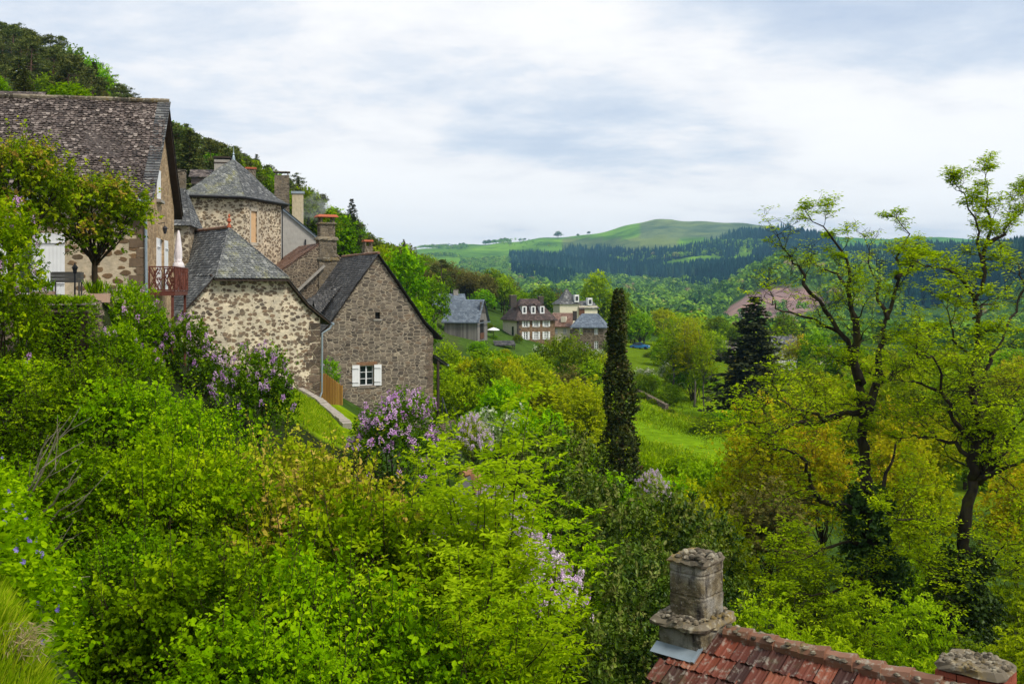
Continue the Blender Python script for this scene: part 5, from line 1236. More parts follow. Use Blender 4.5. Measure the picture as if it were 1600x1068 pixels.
    # further right, glimpsed through the trees
    t,ro,fr=simple_house('farmhouse','grey roofed farmhouse with pale gable beyond the poplars',1118,565,232,-28,7.5,7,zp(585,232),zp(553,232),zp(533,232),'render_cream','slate_brown')
    d=MB(); d.box((5.4,3,zp(562,232)),(3.4,5,2.4)); an=d.build('lean_to',M['stone_greybrown'],t); d=MB(); tiles(d,[(3.7,.2,zp(551,232)),(3.7,6,zp(551,232)),(7.6,6,zp(560,232)),(7.6,.2,zp(560,232))],.5,.4); d.build('roof',M['slate_blue'],an)
    t,ro,fr=simple_house('village_house','tall pale grey house half hidden right of the dark fir',1228,585,190,-6,4.3,6,zp(600,190),zp(543,190),zp(526,190),'render_pale','slate_grey',wins=((2.6,zp(560,190),.7,1.2),))
    chimney(t,(1.3,3,0),.5,.5,zp(533,190),zp(524,190),'concrete','stone')
    t,ro,fr=simple_house('village_house','small house with red brown roof glimpsed through the oak',1288,570,210,8,5,6,zp(590,210),zp(556,210),zp(540,210),'render_cream','roof_rust')
    # lower walls, tarp, white garden parasol and carport by the barn
    t=thing('carport','low dark roofed garden shelter beside the timber barn','shelter',P(788,540,150),R(10))
    d=MB(); tiles(d,[(-1.6,-.8,.15),(1.6,-.8,.15),(1.6,.9,.75),(-1.6,.9,.75)],.4,.3); d.prism([(-1.55,-.75,.1),(1.55,-.75,.1),(1.55,.85,.68),(-1.55,.85,.68)],(0,0,-.08)); d.build('roof',M['slate_dark'],t)
    for sx in (-1.4,1.4):
        for sy in (-.6,.7): d=MB(); d.bar((sx,sy,-3),(sx,sy,.1+.3*(sy>0)),.12); d.build('post',M['wood_dark'],t)
    b=P(771,511,158); t=thing('garden_parasol','open white garden parasol beside the cream wall','parasol',(b.x,b.y,b.z-2.2))
    d=MB(); d.lathe((0,0,1.75),[(1.0,0),(.96,.06),(.5,.28),(.05,.42)],12); d.build('canopy',M['white'],t); d=MB(); d.tube([(0,0,0),(0,0,2.2)],.04,6); d.build('pole',M['steel_dark'],t)
    for (x0,y0,Y0,x1,y1,Y1,h,lab) in ((990,628,128,1042,650,118,.75,'low dry stone wall with a mown grass top on the meadow'),(1120,575,205,1170,600,180,1.2,'low stone garden wall below the pale gabled farmhouse')):
        A=P(x0,y0,Y0); B=P(x1,y1,Y1); A.z=gz(A.x,A.y); B.z=gz(B.x,B.y); c=(A+B)/2; t=thing('stone_wall',lab,'wall',c); k=MB(); n=44; nr=3
        for i in range(n):
            for j in range(nr): k.bar(A.lerp(B,i/n)-c+Vector((0,0,h*(j+.5)/nr)),A.lerp(B,(i+.96)/n)-c+Vector((0,0,h*(j+.5)/nr+rnd.uniform(-.05,.05))),.45*rnd.uniform(.75,1.25),h/nr*rnd.uniform(.8,1.15))
        k.build('masonry',M['stone_greybrown'],t)
hamlet()
def car():
    b=P(1000,551,215); b.z=gz(b.x,b.y); t=thing('parked_car','bright blue car parked on the lane beyond the meadow','car',b,R(-18))
    prof=[(-2.05,.35),(-2.05,.75),(-1.85,.92),(-1.5,1.0),(-1.05,1.42),(.35,1.46),(.95,1.02),(1.75,.88),(2.0,.7),(2.05,.35)]
    def body(pr,w0,w1,mb):
        n=len(pr); vs=[]
        for s in (-1,1):
            for x,z in pr: vs.append((x,s*(w0 if z<1.0 else w1),z))
        f=[tuple(range(n))[::-1],tuple(range(n,2*n))]+[(i,(i+1)%n,n+(i+1)%n,n+i) for i in range(n)]; mb.raw(vs,f)
    m=MB(); body(prof,.86,.70,m); m.build('body',M['bluepaint'],t)
    g=MB()
    for s in (-1,1):
        g.face([(-1.35,s*.835,1.02),(.75,s*.835,1.02),(.25,s*.73,1.38),(-1.0,s*.73,1.36)])
    g.face([(.42,-.62,1.44),(.42,.62,1.44),(.93,.74,1.06),(.93,-.74,1.06)]); g.face([(-1.12,-.62,1.40),(-1.12,.62,1.40),(-1.5,.74,1.04),(-1.5,-.74,1.04)]); g.build('window',M['glass'],t)
    for x in (-1.3,1.3):
        for s in (-1,1):
            q=MB(); q.tube([(x,s*.68,.32),(x,s*.9,.32)],.32,14); q.build('wheel',M['rubber'],t)
    for s in (-1,1):
        q=MB(); q.box((1.98,s*.62,.72),(.1,.3,.14)); q.build('headlight',M['white'],t)
car()
# thin smoke leaving the big chimney
def smoke():
    m,nt=newmat('smoke'); tc=coords(nt); n=noise(nt,tc,.9,4,.6)
    v=N(nt,'ShaderNodeVolumePrincipled',{'Color':(.9,.93,1,1),'Density':math_(nt,'MULTIPLY',ramp(nt,n,[(.45,(0,0,0)),(.7,(1,1,1))]),.42)})
    out(nt,None,v.outputs[0]); mb=MB()
    b=P(505,338,81); pts=[P(514,318,81)-b,P(505,310,81.5)-b,P(492,322,82)-b,P(483,345,83)-b]
    mb.tube(pts,[.5,.9,1.1,.7],10); o=mb.build('smoke',m); o.location=b; tag(o,kind='stuff')
smoke()
# ------------------------------------------------------------------ tree library (each kind built once, then copied)
LIB={}
def proto(key,w,f,fl,lm,bm,fm=None,shape='oval',height=None):
    """meshes of one kind; parts are linked per placed thing"""
    fl_=[i for q in w.f for i in q]
    tm=mesh_from(key+'_trunk',w.v,fl_,[len(q) for q in w.f],[M[bm]],w.m,w.r,True)
    parts=[('trunk',tm),('crown',f.mesh(key+'_crown',[M[x] for x in (lm if isinstance(lm,(list,tuple)) else [lm])],shape))]
    if fl is not None: parts.append(('blossoms',fl.mesh(key+'_blossoms',[M[fm]],'quad')))
    v,_,_,_=f.arrays('quad'); LIB[key]=dict(parts=parts,h=height or float(np.percentile(v[:,2],99.7)),r=float(np.percentile(np.hypot(v[:,0],v[:,1]),98)))
def recolor(key,new,lm):
    src=LIB[key]; d=dict(src); ps=[]
    for n,me in src['parts']:
        if n=='crown': me=me.copy(); me.name=new+'_crown'; me.materials[0]=M[lm]
        ps.append((n,me))
    d['parts']=ps; LIB[new]=d
def joined(key):
    """one mesh with bark and leaf slots, for trees too far away to show parts"""
    k=key+'#'
    if k in LIB: return LIB[k]['parts'][0][1]
    vs=[];fs=[];sz=[];mi=[];rv=[];mats=[];off=0
    for n,me in LIB[key]['parts'][:2]:
        a=np.empty(len(me.vertices)*3,np.float32); me.vertices.foreach_get('co',a); vs.append(a.reshape(-1,3))
        l=np.empty(len(me.loops),np.int32); me.loops.foreach_get('vertex_index',l); fs.append(l+off); off+=len(a)//3
        q=np.empty(len(me.polygons),np.int32); me.polygons.foreach_get('loop_total',q); sz.append(q)
        q2=np.empty(len(me.polygons),np.int32); me.polygons.foreach_get('material_index',q2); mi.append(q2+len(mats))
        r=np.empty(len(me.polygons),np.float32); me.attributes['rnd'].data.foreach_get('value',r); rv.append(r); mats+=list(me.materials)
    me=mesh_from(k,np.concatenate(vs),np.concatenate(fs),np.concatenate(sz),mats,np.concatenate(mi),np.concatenate(rv))
    LIB[k]=dict(parts=[('tree',me)]); return me
def place(key,name,label,cat,X,Y,H=None,Wd=None,group=None,far=False,z=None,rz=None,sink=.15):
    p=LIB[key]; z=gz(X,Y)-sink if z is None else z
    sz=(H/p['h']) if H else 1.0; sx=(Wd/2/p['r']) if Wd else sz
    sx=min(max(sx,.72*sz),1.6*sz)
    rz=rnd.uniform(0,6.28) if rz is None else rz
    if far:
        o=link(name,joined(key)); o.location=(X,Y,z); o.rotation_euler=(0,0,rz); o.scale=(sx,sx,sz); return tag(o,label,cat,group)
    t=thing(name,label,cat,(X,Y,z),rz,group); t.scale=(sx,sx,sz)
    for n,me in p['parts']: link(n,me,t)
    return t
def put(key,name,label,cat,px,ptop,Y,wpx=None,group=None,far=False,base=None,**k):
    X=(px-CX)/F*Y; z=gz(X,Y)-.15 if base is None else (HY-base)/F*Y
    H=(HY-ptop)/F*Y-z; return place(key,name,label,cat,X,Y,max(H,.6),(wpx/F*Y) if wpx else None,group,far,z=z,**k)
def E(*a): return a
# mid-distance deciduous kinds
proto('round1',*broadleaf(21,[(0,0,6,2.6,2.6,2.6),(1.4,.5,4.6,2,2,2),(-1.5,-.3,4.8,2,2,2),(.2,-1.3,4.4,1.9,1.9,2),(.3,1.2,7.2,1.7,1.7,1.8),(-.3,0,8.2,1.2,1.2,1.3)],170,.42,5,5,.5,.34,.22,2.6,.2,.8),'leaf_bright','bark')
proto('round2',*broadleaf(22,[(0,0,5,3,2.8,2.4),(1.9,.4,4.2,1.9,2,1.7),(-1.9,.3,4.4,2,1.9,1.7),(.3,-1.6,4.0,2,1.9,1.7),(0,.6,6.4,2,2,1.7)],180,.42,5,5,.5,.34,.22,2.0,.22,.8),'leaf_bright','bark')
proto('airy1',*broadleaf(23,[(0,0,6.5,2.0,2.0,3.2),(.9,.2,4.8,1.6,1.6,1.8),(-.9,-.3,5.3,1.6,1.6,2)],190,.36,4,6,.45,.22,.14,3,.12,.45,limb_n=18,twigs=1,fill=.4),'leaf_yellow','bark')
proto('airy2',*broadleaf(24,[(0,0,8,1.7,1.7,4.6),(.6,.3,5,1.4,1.4,2.4),(-.5,-.3,6,1.4,1.4,2.8)],170,.40,4,5,.5,.24,.14,5,.13,.45,limb_n=24,twigs=2,fill=.3),'leaf_yellow','bark_pale')
proto('shrub1',*broadleaf(25,[(0,0,1.3,1.7,1.6,1.3),(1.1,.2,1.0,1.1,1.1,1.1),(-1.1,.1,1.1,1.1,1.1,1.1),(.2,-.6,1.7,1.1,1.1,1.0)],150,.26,5,6,.32,.17,.11,.5,.05,.75,stems=7,zmin=-.2),'leaf_bright','bark')
proto('shrub2',*broadleaf(26,[(0,0,1.7,1.5,1.5,1.6),(.8,-.3,1.2,1.2,1.1,1.2),(-.8,.3,1.4,1.1,1.2,1.3),(.1,.2,2.6,.8,.8,.9)],150,.26,5,6,.32,.17,.11,.6,.05,.72,stems=7,zmin=-.2,twigs=2),'leaf_yellow','bark')
proto('bushtall',*broadleaf(28,[(0,0,2.3,1.3,1.2,1.5),(.8,.2,1.8,1.0,1.0,1.3),(-.8,-.2,2.0,1.0,1.0,1.3),(.1,.1,3.6,.9,.9,1.0),(0,0,.9,1.5,1.4,.9)],300,.20,5,8,.24,.105,.048,1.4,.05,.6,stems=7,zmin=-.4,flat=True,up=1.7,droop=.12,limb_n=22,twigs=1,fill=.3),'leaf_ash','bark')
proto('bushtall2',*broadleaf(29,[(0,0,2.6,1.2,1.3,1.5),(.7,-.3,1.7,1.0,1.0,1.3),(-.8,.3,2.3,.9,1.0,1.2),(-.2,.1,3.9,.8,.8,.9),(0,0,.9,1.4,1.4,.9)],300,.20,5,8,.24,.10,.046,1.4,.05,.6,stems=7,zmin=-.4,flat=True,up=1.7,droop=.12,limb_n=22,twigs=1,fill=.3),'leaf_ash','bark')
proto('weep',*broadleaf(27,[(0,0,3.2,3.0,3.0,1.9),(1.8,0,2.5,2,2,1.6),(-1.9,.2,2.6,2,2,1.6)],190,.4,5,6,.6,.28,.12,1.4,.2,.75,droop=.7,up=.3),'leaf_mid','bark')
for a,b,c in (('round1','round1mid','leaf_mid'),('round2','round2mid','leaf_mid'),('round1','round1ash','leaf_ash'),('round2','round2yel','leaf_yellow'),('airy1','airy1brown','leaf_brown'),('airy2','airy2brown','leaf_brown'),('airy2','airy2green','leaf_ash'),('airy1','airy1green','leaf_ash'),('airy1','airy1orange','leaf_orange'),('shrub1','shrub1mid','leaf_mid'),('shrub2','shrub2grey','leaf_grey'),('shrub2','shrub2green','leaf_bright'),('shrub2','shrub2orange','leaf_orange'),('shrub1','shrub1dark','leaf_dark'),('shrub1','shrub1ash','leaf_ash'),('bushtall2','bushtallmid','leaf_mid'),('weep','weepyel','leaf_ash'),('round1','round1brown','leaf_brown')): recolor(a,b,c)
proto('spruce1',*spruce(31,12,2.7),'needle','bark_pine',shape='quad')
proto('spruce2',*spruce(32,14,2.9),'needle_fir','bark_pine',shape='quad')
proto('cedar',*spruce(33,14.5,4.4,nwh=28,nb=10,lw=.26,nl=14,droop=.14,up_tip=.05),'needle_fir','bark',shape='quad')
for i in range(4): proto('scots%d'%i,*scots(41+i,12+1.2*i,bare=(.35,.45,.3,.5)[i],spread=(.24,.2,.28,.22)[i],tuft=.55),'needle','bark_pine',shape='quad')
# ------------------------------------------------------------------ wooded hillside on the left
SKY=[(-80,10),(0,25),(40,40),(60,50),(85,70),(100,52),(120,80),(150,92),(170,115),(210,145),(250,185),(275,185),(300,200),(340,215),(380,235),(410,250),(440,275),(465,275),(500,305),(520,320),(545,330),(575,362),(600,372),(630,382),(660,390),(700,402)]
def skyl(px): return float(np.interp(px,[a for a,_ in SKY],[b for _,b in SKY]))
def hillside():
    rr=random.Random(5); pts=[]
    def ok(X,Y,d): return all((X-a)**2+(Y-b)**2>d*d for a,b in pts)
    n=0
    cand=[]
    for px,dy in zip(range(-20,640,13),[0,6,2,9,0,12,4,0,7,3]*10):          # the trees that make the skyline
        Y=rr.uniform(175,225); cand.append((px+rr.uniform(-5,5),Y,skyl(px)+dy*1.1+rr.uniform(-7,5)))
    for i in range(2600): cand.append((rr.uniform(-70,690),rr.uniform(98,215),None))
    for px,Y,tp in cand:
        X=(px-CX)/F*Y; z=gz(X,Y)
        if not ok(X,Y,3.9 if tp is None else 2.2) or n>=235: continue
        pine=math.sin(px*.021+1.0)+math.sin(Y*.09+px*.013)+rr.uniform(-1.0,1.0)>-.15
        if px>560: pine=rr.random()<.25
        h=rr.uniform(8.5,13) if pine else rr.uniform(6,9.5)
        if tp is not None: h=min(max((HY-tp)/F*Y-z,4.5),15); pine=pine or rr.random()<.6
        else:
            top=HY-F*(z+h)/Y
            if top<skyl(px)+4: h=(HY-skyl(px)-5)/F*Y-z
            if h<4: continue
        if (px>330 and Y<112) or (px>615 and Y<165): continue
        pts.append((X,Y)); n+=1
        if pine:
            k=rr.choice(['scots0','scots1','scots2','scots3','scots0','spruce1']); place(k,'pine_tree','dark pine among the many on the wooded hillside behind the old houses','tree',X,Y,h,h*rr.uniform(.40,.62),'pines on the wooded hillside',far=True,rz=rr.uniform(0,6))
        else:
            k=rr.choice(['round1','round1ash','round2mid','round1mid','airy1green','round2','round1brown','airy1brown']); place(k,'hillside_tree','leafy spring tree mixed among the pines on the wooded hillside','tree',X,Y,h,h*rr.uniform(.6,.85),'leafy trees on the wooded hillside',far=True,rz=rr.uniform(0,6))
hillside()
# dark single conifers
put('spruce2','spruce_tree','tall dark spruce standing just right of the smoking chimney','tree',550,311,118,52,base=425)
put('spruce1','spruce_tree','small dark spruce on the skyline right of the red capped chimney','tree',631,374,190,16)
put('spruce1','spruce_tree','small dark pointed spruce above the pale chimney of the rendered house','tree',466,276,150,22)
put('round2','bush','bright yellow green bush rising behind the ridge of the brown roof','bush',108,130,75,95,base=180)
put('round2','bush','vivid green rounded bush behind the pinkish roof at the edge of the photo','bush',-2,120,72,40,base=170)
put('spruce1','spruce_tree','dense dark conical conifer just above the pinkish roof','tree',38,106,80,52,base=165)
# ------------------------------------------------------------------ trees round the hamlet
for a in (
 E('round1','leafy_tree','big bright green tree filling the space right behind the dark gable','tree',628,386,98,100),
 E('round1','leafy_tree','bright green tree lower down, half hidden by the right eave of the gable','tree',652,468,94,50),
 E('round1','leafy_tree','bright green tree in front of the low cottage by the timber barn','tree',676,432,128,42),
 E('round1ash','leafy_tree','light green tree on the slope left of the big bright tree by the gable','tree',596,386,112,50),
 E('airy1brown','leafy_tree','brownish budding tree above the timber barn roof','tree',700,408,200,70),
 E('airy1brown','leafy_tree','brown twiggy tree between the barn roof and the round olive tree','tree',738,425,215,70),
 E('round1mid','leafy_tree','rounded olive green tree behind the hipped brown roof','tree',768,420,230,62),
 E('round1','leafy_tree','bright green tree between the timber barn and the hipped brown roof','tree',756,452,190,46),
 E('round2','leafy_tree','low bright crown just above the long brown roof ridge','tree',812,455,240,60),
 E('round1mid','leafy_tree','olive tree behind the dormers of the brown roof','tree',850,447,235,52),
 E('round1ash','leafy_tree','large rounded yellow green tree right of the grey turret','tree',935,424,225,72),
 E('round2mid','leafy_tree','smaller rounded tree leaning on the big tree by the turret','tree',968,452,225,46),
 E('airy1brown','leafy_tree','brownish twiggy tree behind the turret house','tree',880,452,250,46),
 E('round2','leafy_tree','bushy green tree right of the ivy column near the lane','tree',1000,488,215,60),
 E('round2yel','leafy_tree','yellow green tree above the blue car','tree',1035,482,235,64),
 E('round2','leafy_tree','low green tree between the ivy column and the blue car','tree',985,500,250,50),
 E('round2yel','leafy_tree','flat topped yellow tree over the pale gabled farmhouse','tree',1113,521,245,34),
 E('airy2green','poplar_tree','leftmost tall thin budding tree of the row by the meadow','tree',1052,487,128,70),
 E('airy2','poplar_tree','tall pale airy tree in the middle of the row by the meadow','tree',1084,492,124,70),
 E('airy2green','poplar_tree','slender airy tree at the right end of the row by the meadow','tree',1100,507,120,46),
 E('airy2brown','poplar_tree','bare budding tree behind the row by the meadow','tree',1068,500,140,66),
 E('airy2brown','poplar_tree','grey twiggy tree standing against the dark fir','tree',1176,530,112,70),
 E('weep','weeping_tree','wide drooping olive green tree in front of the stone houses','tree',885,520,118,120),
 E('round2','leafy_tree','spreading bright green tree below the timber barn','tree',760,545,105,110),
 E('shrub2green','shrub','light green rounded shrub at the foot of the timber barn','shrub',748,533,135,56),
 E('shrub2grey','shrub','silvery green shrub in front of the brown house','shrub',845,540,140,40),
 E('shrub1mid','shrub','clipped dark green round shrub at the corner of the cream wall','shrub',809,522,160,17),
 E('shrub2grey','shrub','pale blossoming bush right of the stone house','shrub',930,545,150,44),
 E('shrub2grey','shrub','white blossoming bush on the meadow edge right of the ivy column','shrub',1008,575,140,60),
 E('shrub1mid','shrub','round green bush right of the grey brown stone house','shrub',957,525,172,34),
 E('shrub1dark','shrub','dark shrub under the wall of the brown house','shrub',822,555,138,42),
 E('shrub2green','shrub','light shrub on the grass between the timber barn and the cream wall','shrub',772,523,158,26),
 E('shrub1mid','shrub','dark rounded bush right behind the white garden parasol','shrub',766,505,166,22),
 E('shrub2','shrub','yellow green bush below the small garden shelter','shrub',790,545,140,44),
 E('shrub2green','shrub','green bush below the shuttered front of the brown house','shrub',842,545,150,50),
 E('shrub1mid','hedge_bush','trimmed hedge bush beside the lane below the blue car','shrub',1018,549,190,34),
 E('shrub1mid','shrub','dark green shrub at the foot of the thin trees','shrub',1044,612,122,40),
 E('shrub1mid','shrub','low green bush on the shaded edge of the meadow','shrub',1100,655,104,80),
 E('shrub1','shrub','low bright bush at the right corner of the meadow','shrub',1140,640,105,70),
 E('round1','leafy_tree','green tree right of the tall grey house behind the oak','tree',1276,515,160,60),
 E('round2mid','leafy_tree','dark green tree right behind the dark fir','tree',1226,489,222,44),
 E('round1','leafy_tree','bright green tree behind the branches of the left oak','tree',1330,535,150,90),
 E('round2yel','leafy_tree','yellow green tree behind the stem of the right oak','tree',1450,560,140,110),
 E('round1','leafy_tree','bright green tree at the right edge below the blue forest','tree',1590,545,150,100),
 E('round2','leafy_tree','green tree between the two oaks low on the slope','tree',1400,570,165,80),
 E('round1ash','leafy_tree','light tree at the right edge of the photo behind the oak','tree',1525,560,170,80),
): put(*a)
put('cedar','fir_tree','large dark layered fir with dense drooping boughs','tree',1178,464,112,138,base=655)
# band of shrubs and small trees from the gable house down to the ivy column
for a in (
 E('shrub1ash','shrub','bright green bush right against the porch post of the dark house','shrub',715,585,74,90),
 E('round2yel','leafy_tree','yellow green tree right of the porch, topping the slope','tree',735,560,82,90),
 E('round1ash','leafy_tree','fresh green tree below the timber barn, right of the porch','tree',700,535,88,60),
 E('shrub1','shrub','dark based green bush below the porch handrail','shrub',745,640,64,100),
 E('weepyel','leafy_tree','wide yellow green crown in front of the drooping olive tree','tree',860,600,80,150),
 E('airy1','leafy_tree','tall yellow leaved tree in the middle of the slope','tree',850,580,72,100),
 E('airy1','leafy_tree','yellow leaved tree touching the ivy column','tree',910,590,70,100),
 E('airy1','leafy_tree','small yellow leaved tree left of the middle of the slope','tree',800,615,68,80),
 E('airy1brown','leafy_tree','brownish twiggy tree between the yellow trees','tree',890,570,90,70),
 E('shrub2green','shrub','pale green bush right of the ivy column by the meadow','shrub',1060,712,66,100),
 E('shrub1ash','shrub','light green bush below the meadow','shrub',1105,712,62,90),
 E('shrub2green','shrub','green shrub between the ivy column and the meadow bushes','shrub',1010,708,58,80),
 E('shrub2grey','shrub','white flowering bush below the porch stair','shrub',775,640,48,90),
 E('shrub2green','shrub','pale green bush right of the white flowering one','shrub',835,655,46,90),
): put(*a)
# ------------------------------------------------------------------ the many small trees of the valley side
def fill(n,x0,x1,y0,y1,kinds,hr,topmin,name,label,group,seed,avoid=(),dmin=2.6):
    rr=random.Random(seed); pts=[]
    for i in range(n*12):
        if len(pts)>=n: break
        px=rr.uniform(x0,x1); Y=math.exp(rr.uniform(math.log(y0),math.log(y1))); X=(px-CX)/F*Y
        if any(a<=px<=b and c<=Y<=d for a,b,c,d in avoid): continue
        if any((X-p)**2+(Y-q)**2<dmin*dmin for p,q in pts): continue
        z=gz(X,Y); h=rr.uniform(*hr); lim=(HY-topmin(px))/F*Y-z; h=min(h,lim*rr.uniform(.88,1.0))
        if h<1.6: continue
        pts.append((X,Y)); k=rr.choice(kinds); place(k,name,label,'tree' if 'tree' in name else 'shrub',X,Y,h,h*rr.uniform(.65,.9),group,far=True,rz=rr.uniform(0,6))
HAM=((690,945,138,215),)
fill(85,1135,1680,62,260,['airy1green','round1ash','round2yel','airy2green','airy1orange','round2','shrub2','round1mid','airy1'],(5,9),lambda p: 505 if p<1260 else 545,'valley_tree','fresh green tree among the many behind the two oaks','trees on the slope behind the oaks',91,avoid=((1200,1248,60,192),(1095,1152,60,234),(1140,1215,60,114),(1270,1305,100,212)))
fill(40,690,955,56,136,['shrub1ash','shrub2','airy1green','round2','round1ash','shrub2green','airy1','round2mid','weepyel'],(3.5,6.5),lambda p: 548,'slope_tree','fresh green tree in the dense band below the hamlet','trees on the slope below the hamlet',92)
fill(46,945,1150,196,330,['round2','round1ash','round2yel','airy1green','round1mid','shrub1ash'],(4,9),lambda p: 478 if p<1000 else 492,'valley_tree','spring tree in the belt behind the blue car and the farmhouse','trees behind the lane',93,avoid=((960,1060,196,222),(1085,1150,205,250)))
fill(40,640,800,196,330,['airy1brown','round1brown','airy2brown','round1mid','round1ash','airy1brown'],(6,11),lambda p: 398+max(0,(p-640))*.2,'valley_tree','brownish budding tree on the wooded slope behind the timber barn','trees behind the timber barn',94)
fill(26,955,1135,27,56,['shrub1ash','shrub2','shrub1mid','shrub2green','bushtall2'],(2.5,4.5),lambda p: 726,'slope_shrub','green shrub in the thicket between the ivy column and the copper trees','shrubs below the meadow',95)
fill(34,985,1140,123,195,['shrub1ash','shrub2green','airy2green','airy1green','shrub2grey','airy2','shrub1mid'],(2.5,7),lambda p: 520 if p>1040 else 580,'valley_tree','thin young tree on the upper meadow','young trees on the upper meadow',96,avoid=((985,1030,150,200),(1095,1142,123,200)))
for px,tp,Y,w in ((1000,612,124,34),(1022,622,121,26),(1046,640,117,30),(1012,596,152,30),(1034,604,150,28)): put('shrub1mid','shrub','low green shrub growing along the stone wall on the meadow','shrub',px,tp,Y,w,'shrubs along the meadow wall')
# ------------------------------------------------------------------ ivy column
def ivy_column():
    b=P(968,760,50); z=gz(b.x,b.y)-.2; H=(HY-456)/F*50-z
    t=thing('ivy_column','tall narrow dead trunk wholly clothed in dark ivy','tree',(b.x,b.y,z)); g=np.random.default_rng(3)
    w=MB(); w.tube([(0,0,0),(.1,0,H*.5),(.02,0,H*.97)],[.22,.15,.04],8); w.build('trunk',M['bark'],t)
    f=Fol(); n=5200; zt=g.random(n); 
    rad=np.interp(zt,[0,.12,.3,.5,.7,.85,.95,1],[.56,.76,.80,.66,.47,.27,.12,.02]); lump=1+.22*np.sin(zt*23)+.16*np.sin(zt*47+1)
    a=g.random(n)*6.283; rad=rad*(lump+.25*np.sin(a*3+zt*14))*g.uniform(.6,1.05,n)
    C=np.stack([np.cos(a)*rad+.1*np.sin(zt*6),np.sin(a)*rad,zt*H],1); A=np.stack([np.cos(a),np.sin(a),g.uniform(-.5,.9,n)],1)
    A[:,2]=g.uniform(.1,1.5,n); sprays(f,g,C,A,6,.22,.12,.085,.2,.15,.3); f.build('ivy',[M['ivy']],t)
ivy_column()
# ------------------------------------------------------------------ terrace planting
put_=put
proto('maple',*broadleaf(51,[(0,0,2.75,1.25,1.2,.85),(.85,.2,2.9,.8,.8,.62),(-.8,-.2,2.8,.85,.8,.6),(.3,-.4,3.3,.8,.8,.55),(-.4,.4,3.35,.75,.7,.5),(.7,-.1,3.35,.5,.5,.45),(0,0,2.15,.75,.75,.6)],220,.17,5,7,.26,.11,.075,1.35,.105,.62,up=.6,droop=.25,limb_n=22,twigs=2,zmin=-.55,shoots=60),'leaf_maple','bark')
for a in (E('maple','maple_tree','small vase shaped maple with yellow green reddish tipped crown on the terrace','tree',146,262,35,172),):
    X=(a[4]-CX)/F*a[6]; place(a[0],a[1],a[2],a[3],X,a[6],(HY-a[5])/F*a[6]+.47,a[7]/F*a[6],z=-.5)
place('maple','maple_tree','olive yellow tree cut off by the left edge above the lilac','tree',(15-CX)/F*32,32,5.6,3.9,z=-.6)
proto('lilac1',*broadleaf(52,[(0,0,1.6,1.5,1.4,1.5),(1.0,.2,1.2,1.1,1.1,1.15),(-1.0,-.1,1.3,1.1,1.1,1.2),(.1,-.5,2.4,.9,.9,.8)],230,.2,5,7,.24,.105,.075,.8,.05,.78,stems=6,zmin=-.35,flowers=80,fl_top=.05),'leaf_lilac','bark','lilac')
proto('lilac2',*broadleaf(53,[(0,0,1.8,1.45,1.4,1.4),(.9,.2,2.0,1.1,1.0,1.2),(-.9,-.2,1.9,1.1,1.1,1.2),(.1,-.5,2.9,.9,.9,.75),(0,0,.9,1.7,1.5,.9)],250,.2,5,7,.24,.105,.075,.8,.05,.78,stems=6,zmin=-.3,flowers=200,fl_top=.15),'leaf_lilac','bark','lilac')
proto('lilac3',*broadleaf(54,[(0,0,1.7,1.1,1.1,1.7),(.5,.2,1.2,1.0,1.0,1.1),(-.4,-.1,2.8,.8,.8,1.0)],190,.2,5,7,.24,.105,.075,.8,.05,.75,stems=5,zmin=-.35,flowers=26,fl_top=.0),'leaf_bright','bark','lilac')
proto('lilac4',*broadleaf(55,[(0,0,1.6,1.3,1.3,1.3),(.8,.2,1.3,1,1,1.1),(-.8,-.1,1.6,1,1,1.0),(.1,-.3,2.4,.8,.8,.7)],170,.2,4,7,.22,.10,.07,.8,.04,.75,stems=5,zmin=-.3,flowers=210,fl_top=-.1),'leaf_ash','bark','lilac_pale')
proto('tallbush',*broadleaf(56,[(0,0,1.2,1.3,1.3,1.3),(.2,.1,2.6,1.25,1.2,1.3),(-.2,0,4.0,1.1,1.1,1.3),(.3,-.1,5.0,.8,.8,.9),(.5,-.4,3.2,.9,.9,1.0)],420,.2,5,7,.24,.10,.07,1.2,.06,.72,stems=6,zmin=-.4,flowers=26,fl_top=.35),'leaf_bright','bark','lilac')
recolor('tallbush','tallbush2','leaf_hazel')
put('tallbush2','lilac_bush','tall leafy bush with few lilac sprays at the left edge','shrub',10,308,27,150,base=660)
proto('roundbush',*broadleaf(57,[(0,0,1.5,1.25,1.2,1.3),(.6,.2,1.0,1.0,1.0,1.0),(-.6,-.1,1.2,1.0,1.0,1.1),(.1,-.3,2.1,.9,.9,.8)],300,.17,5,7,.2,.085,.06,.8,.05,.75,stems=6,zmin=-.35,flowers=9,fl_top=.5),'leaf_bright','bark','lilac')
put('roundbush','lilac_bush','bright green bush with few lilac sprays under the rust red balcony','shrub',205,440,36,105,base=600)
put('roundbush','shrub','dark green shrub hiding the end of the terrace wall','shrub',185,505,33.0,95,base=610)
put('roundbush','shrub','green shrub between the clipped hedge and the dark lilacs','shrub',225,540,34.5,80,base=640)
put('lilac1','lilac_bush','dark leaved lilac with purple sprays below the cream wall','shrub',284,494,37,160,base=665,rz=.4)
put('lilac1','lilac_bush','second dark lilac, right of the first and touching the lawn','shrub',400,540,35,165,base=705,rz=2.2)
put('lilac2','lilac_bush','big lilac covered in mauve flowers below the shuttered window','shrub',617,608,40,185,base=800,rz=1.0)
put('lilac4','lilac_bush','small pale lilac right of the stone stair','shrub',738,648,44,80,base=735)
put('lilac4','lilac_bush','pale lilac tangled among the light green saplings','shrub',765,765,15.5,200,base=1010,rz=.5)
put('lilac4','lilac_bush','pale lilac at the right side of the saplings with drooping flowers','shrub',825,838,14.6,130,base=1060,rz=2.6)
put('lilac4','lilac_bush','pale lilac right of the ivy column foot','shrub',1020,735,44,60,base=810)
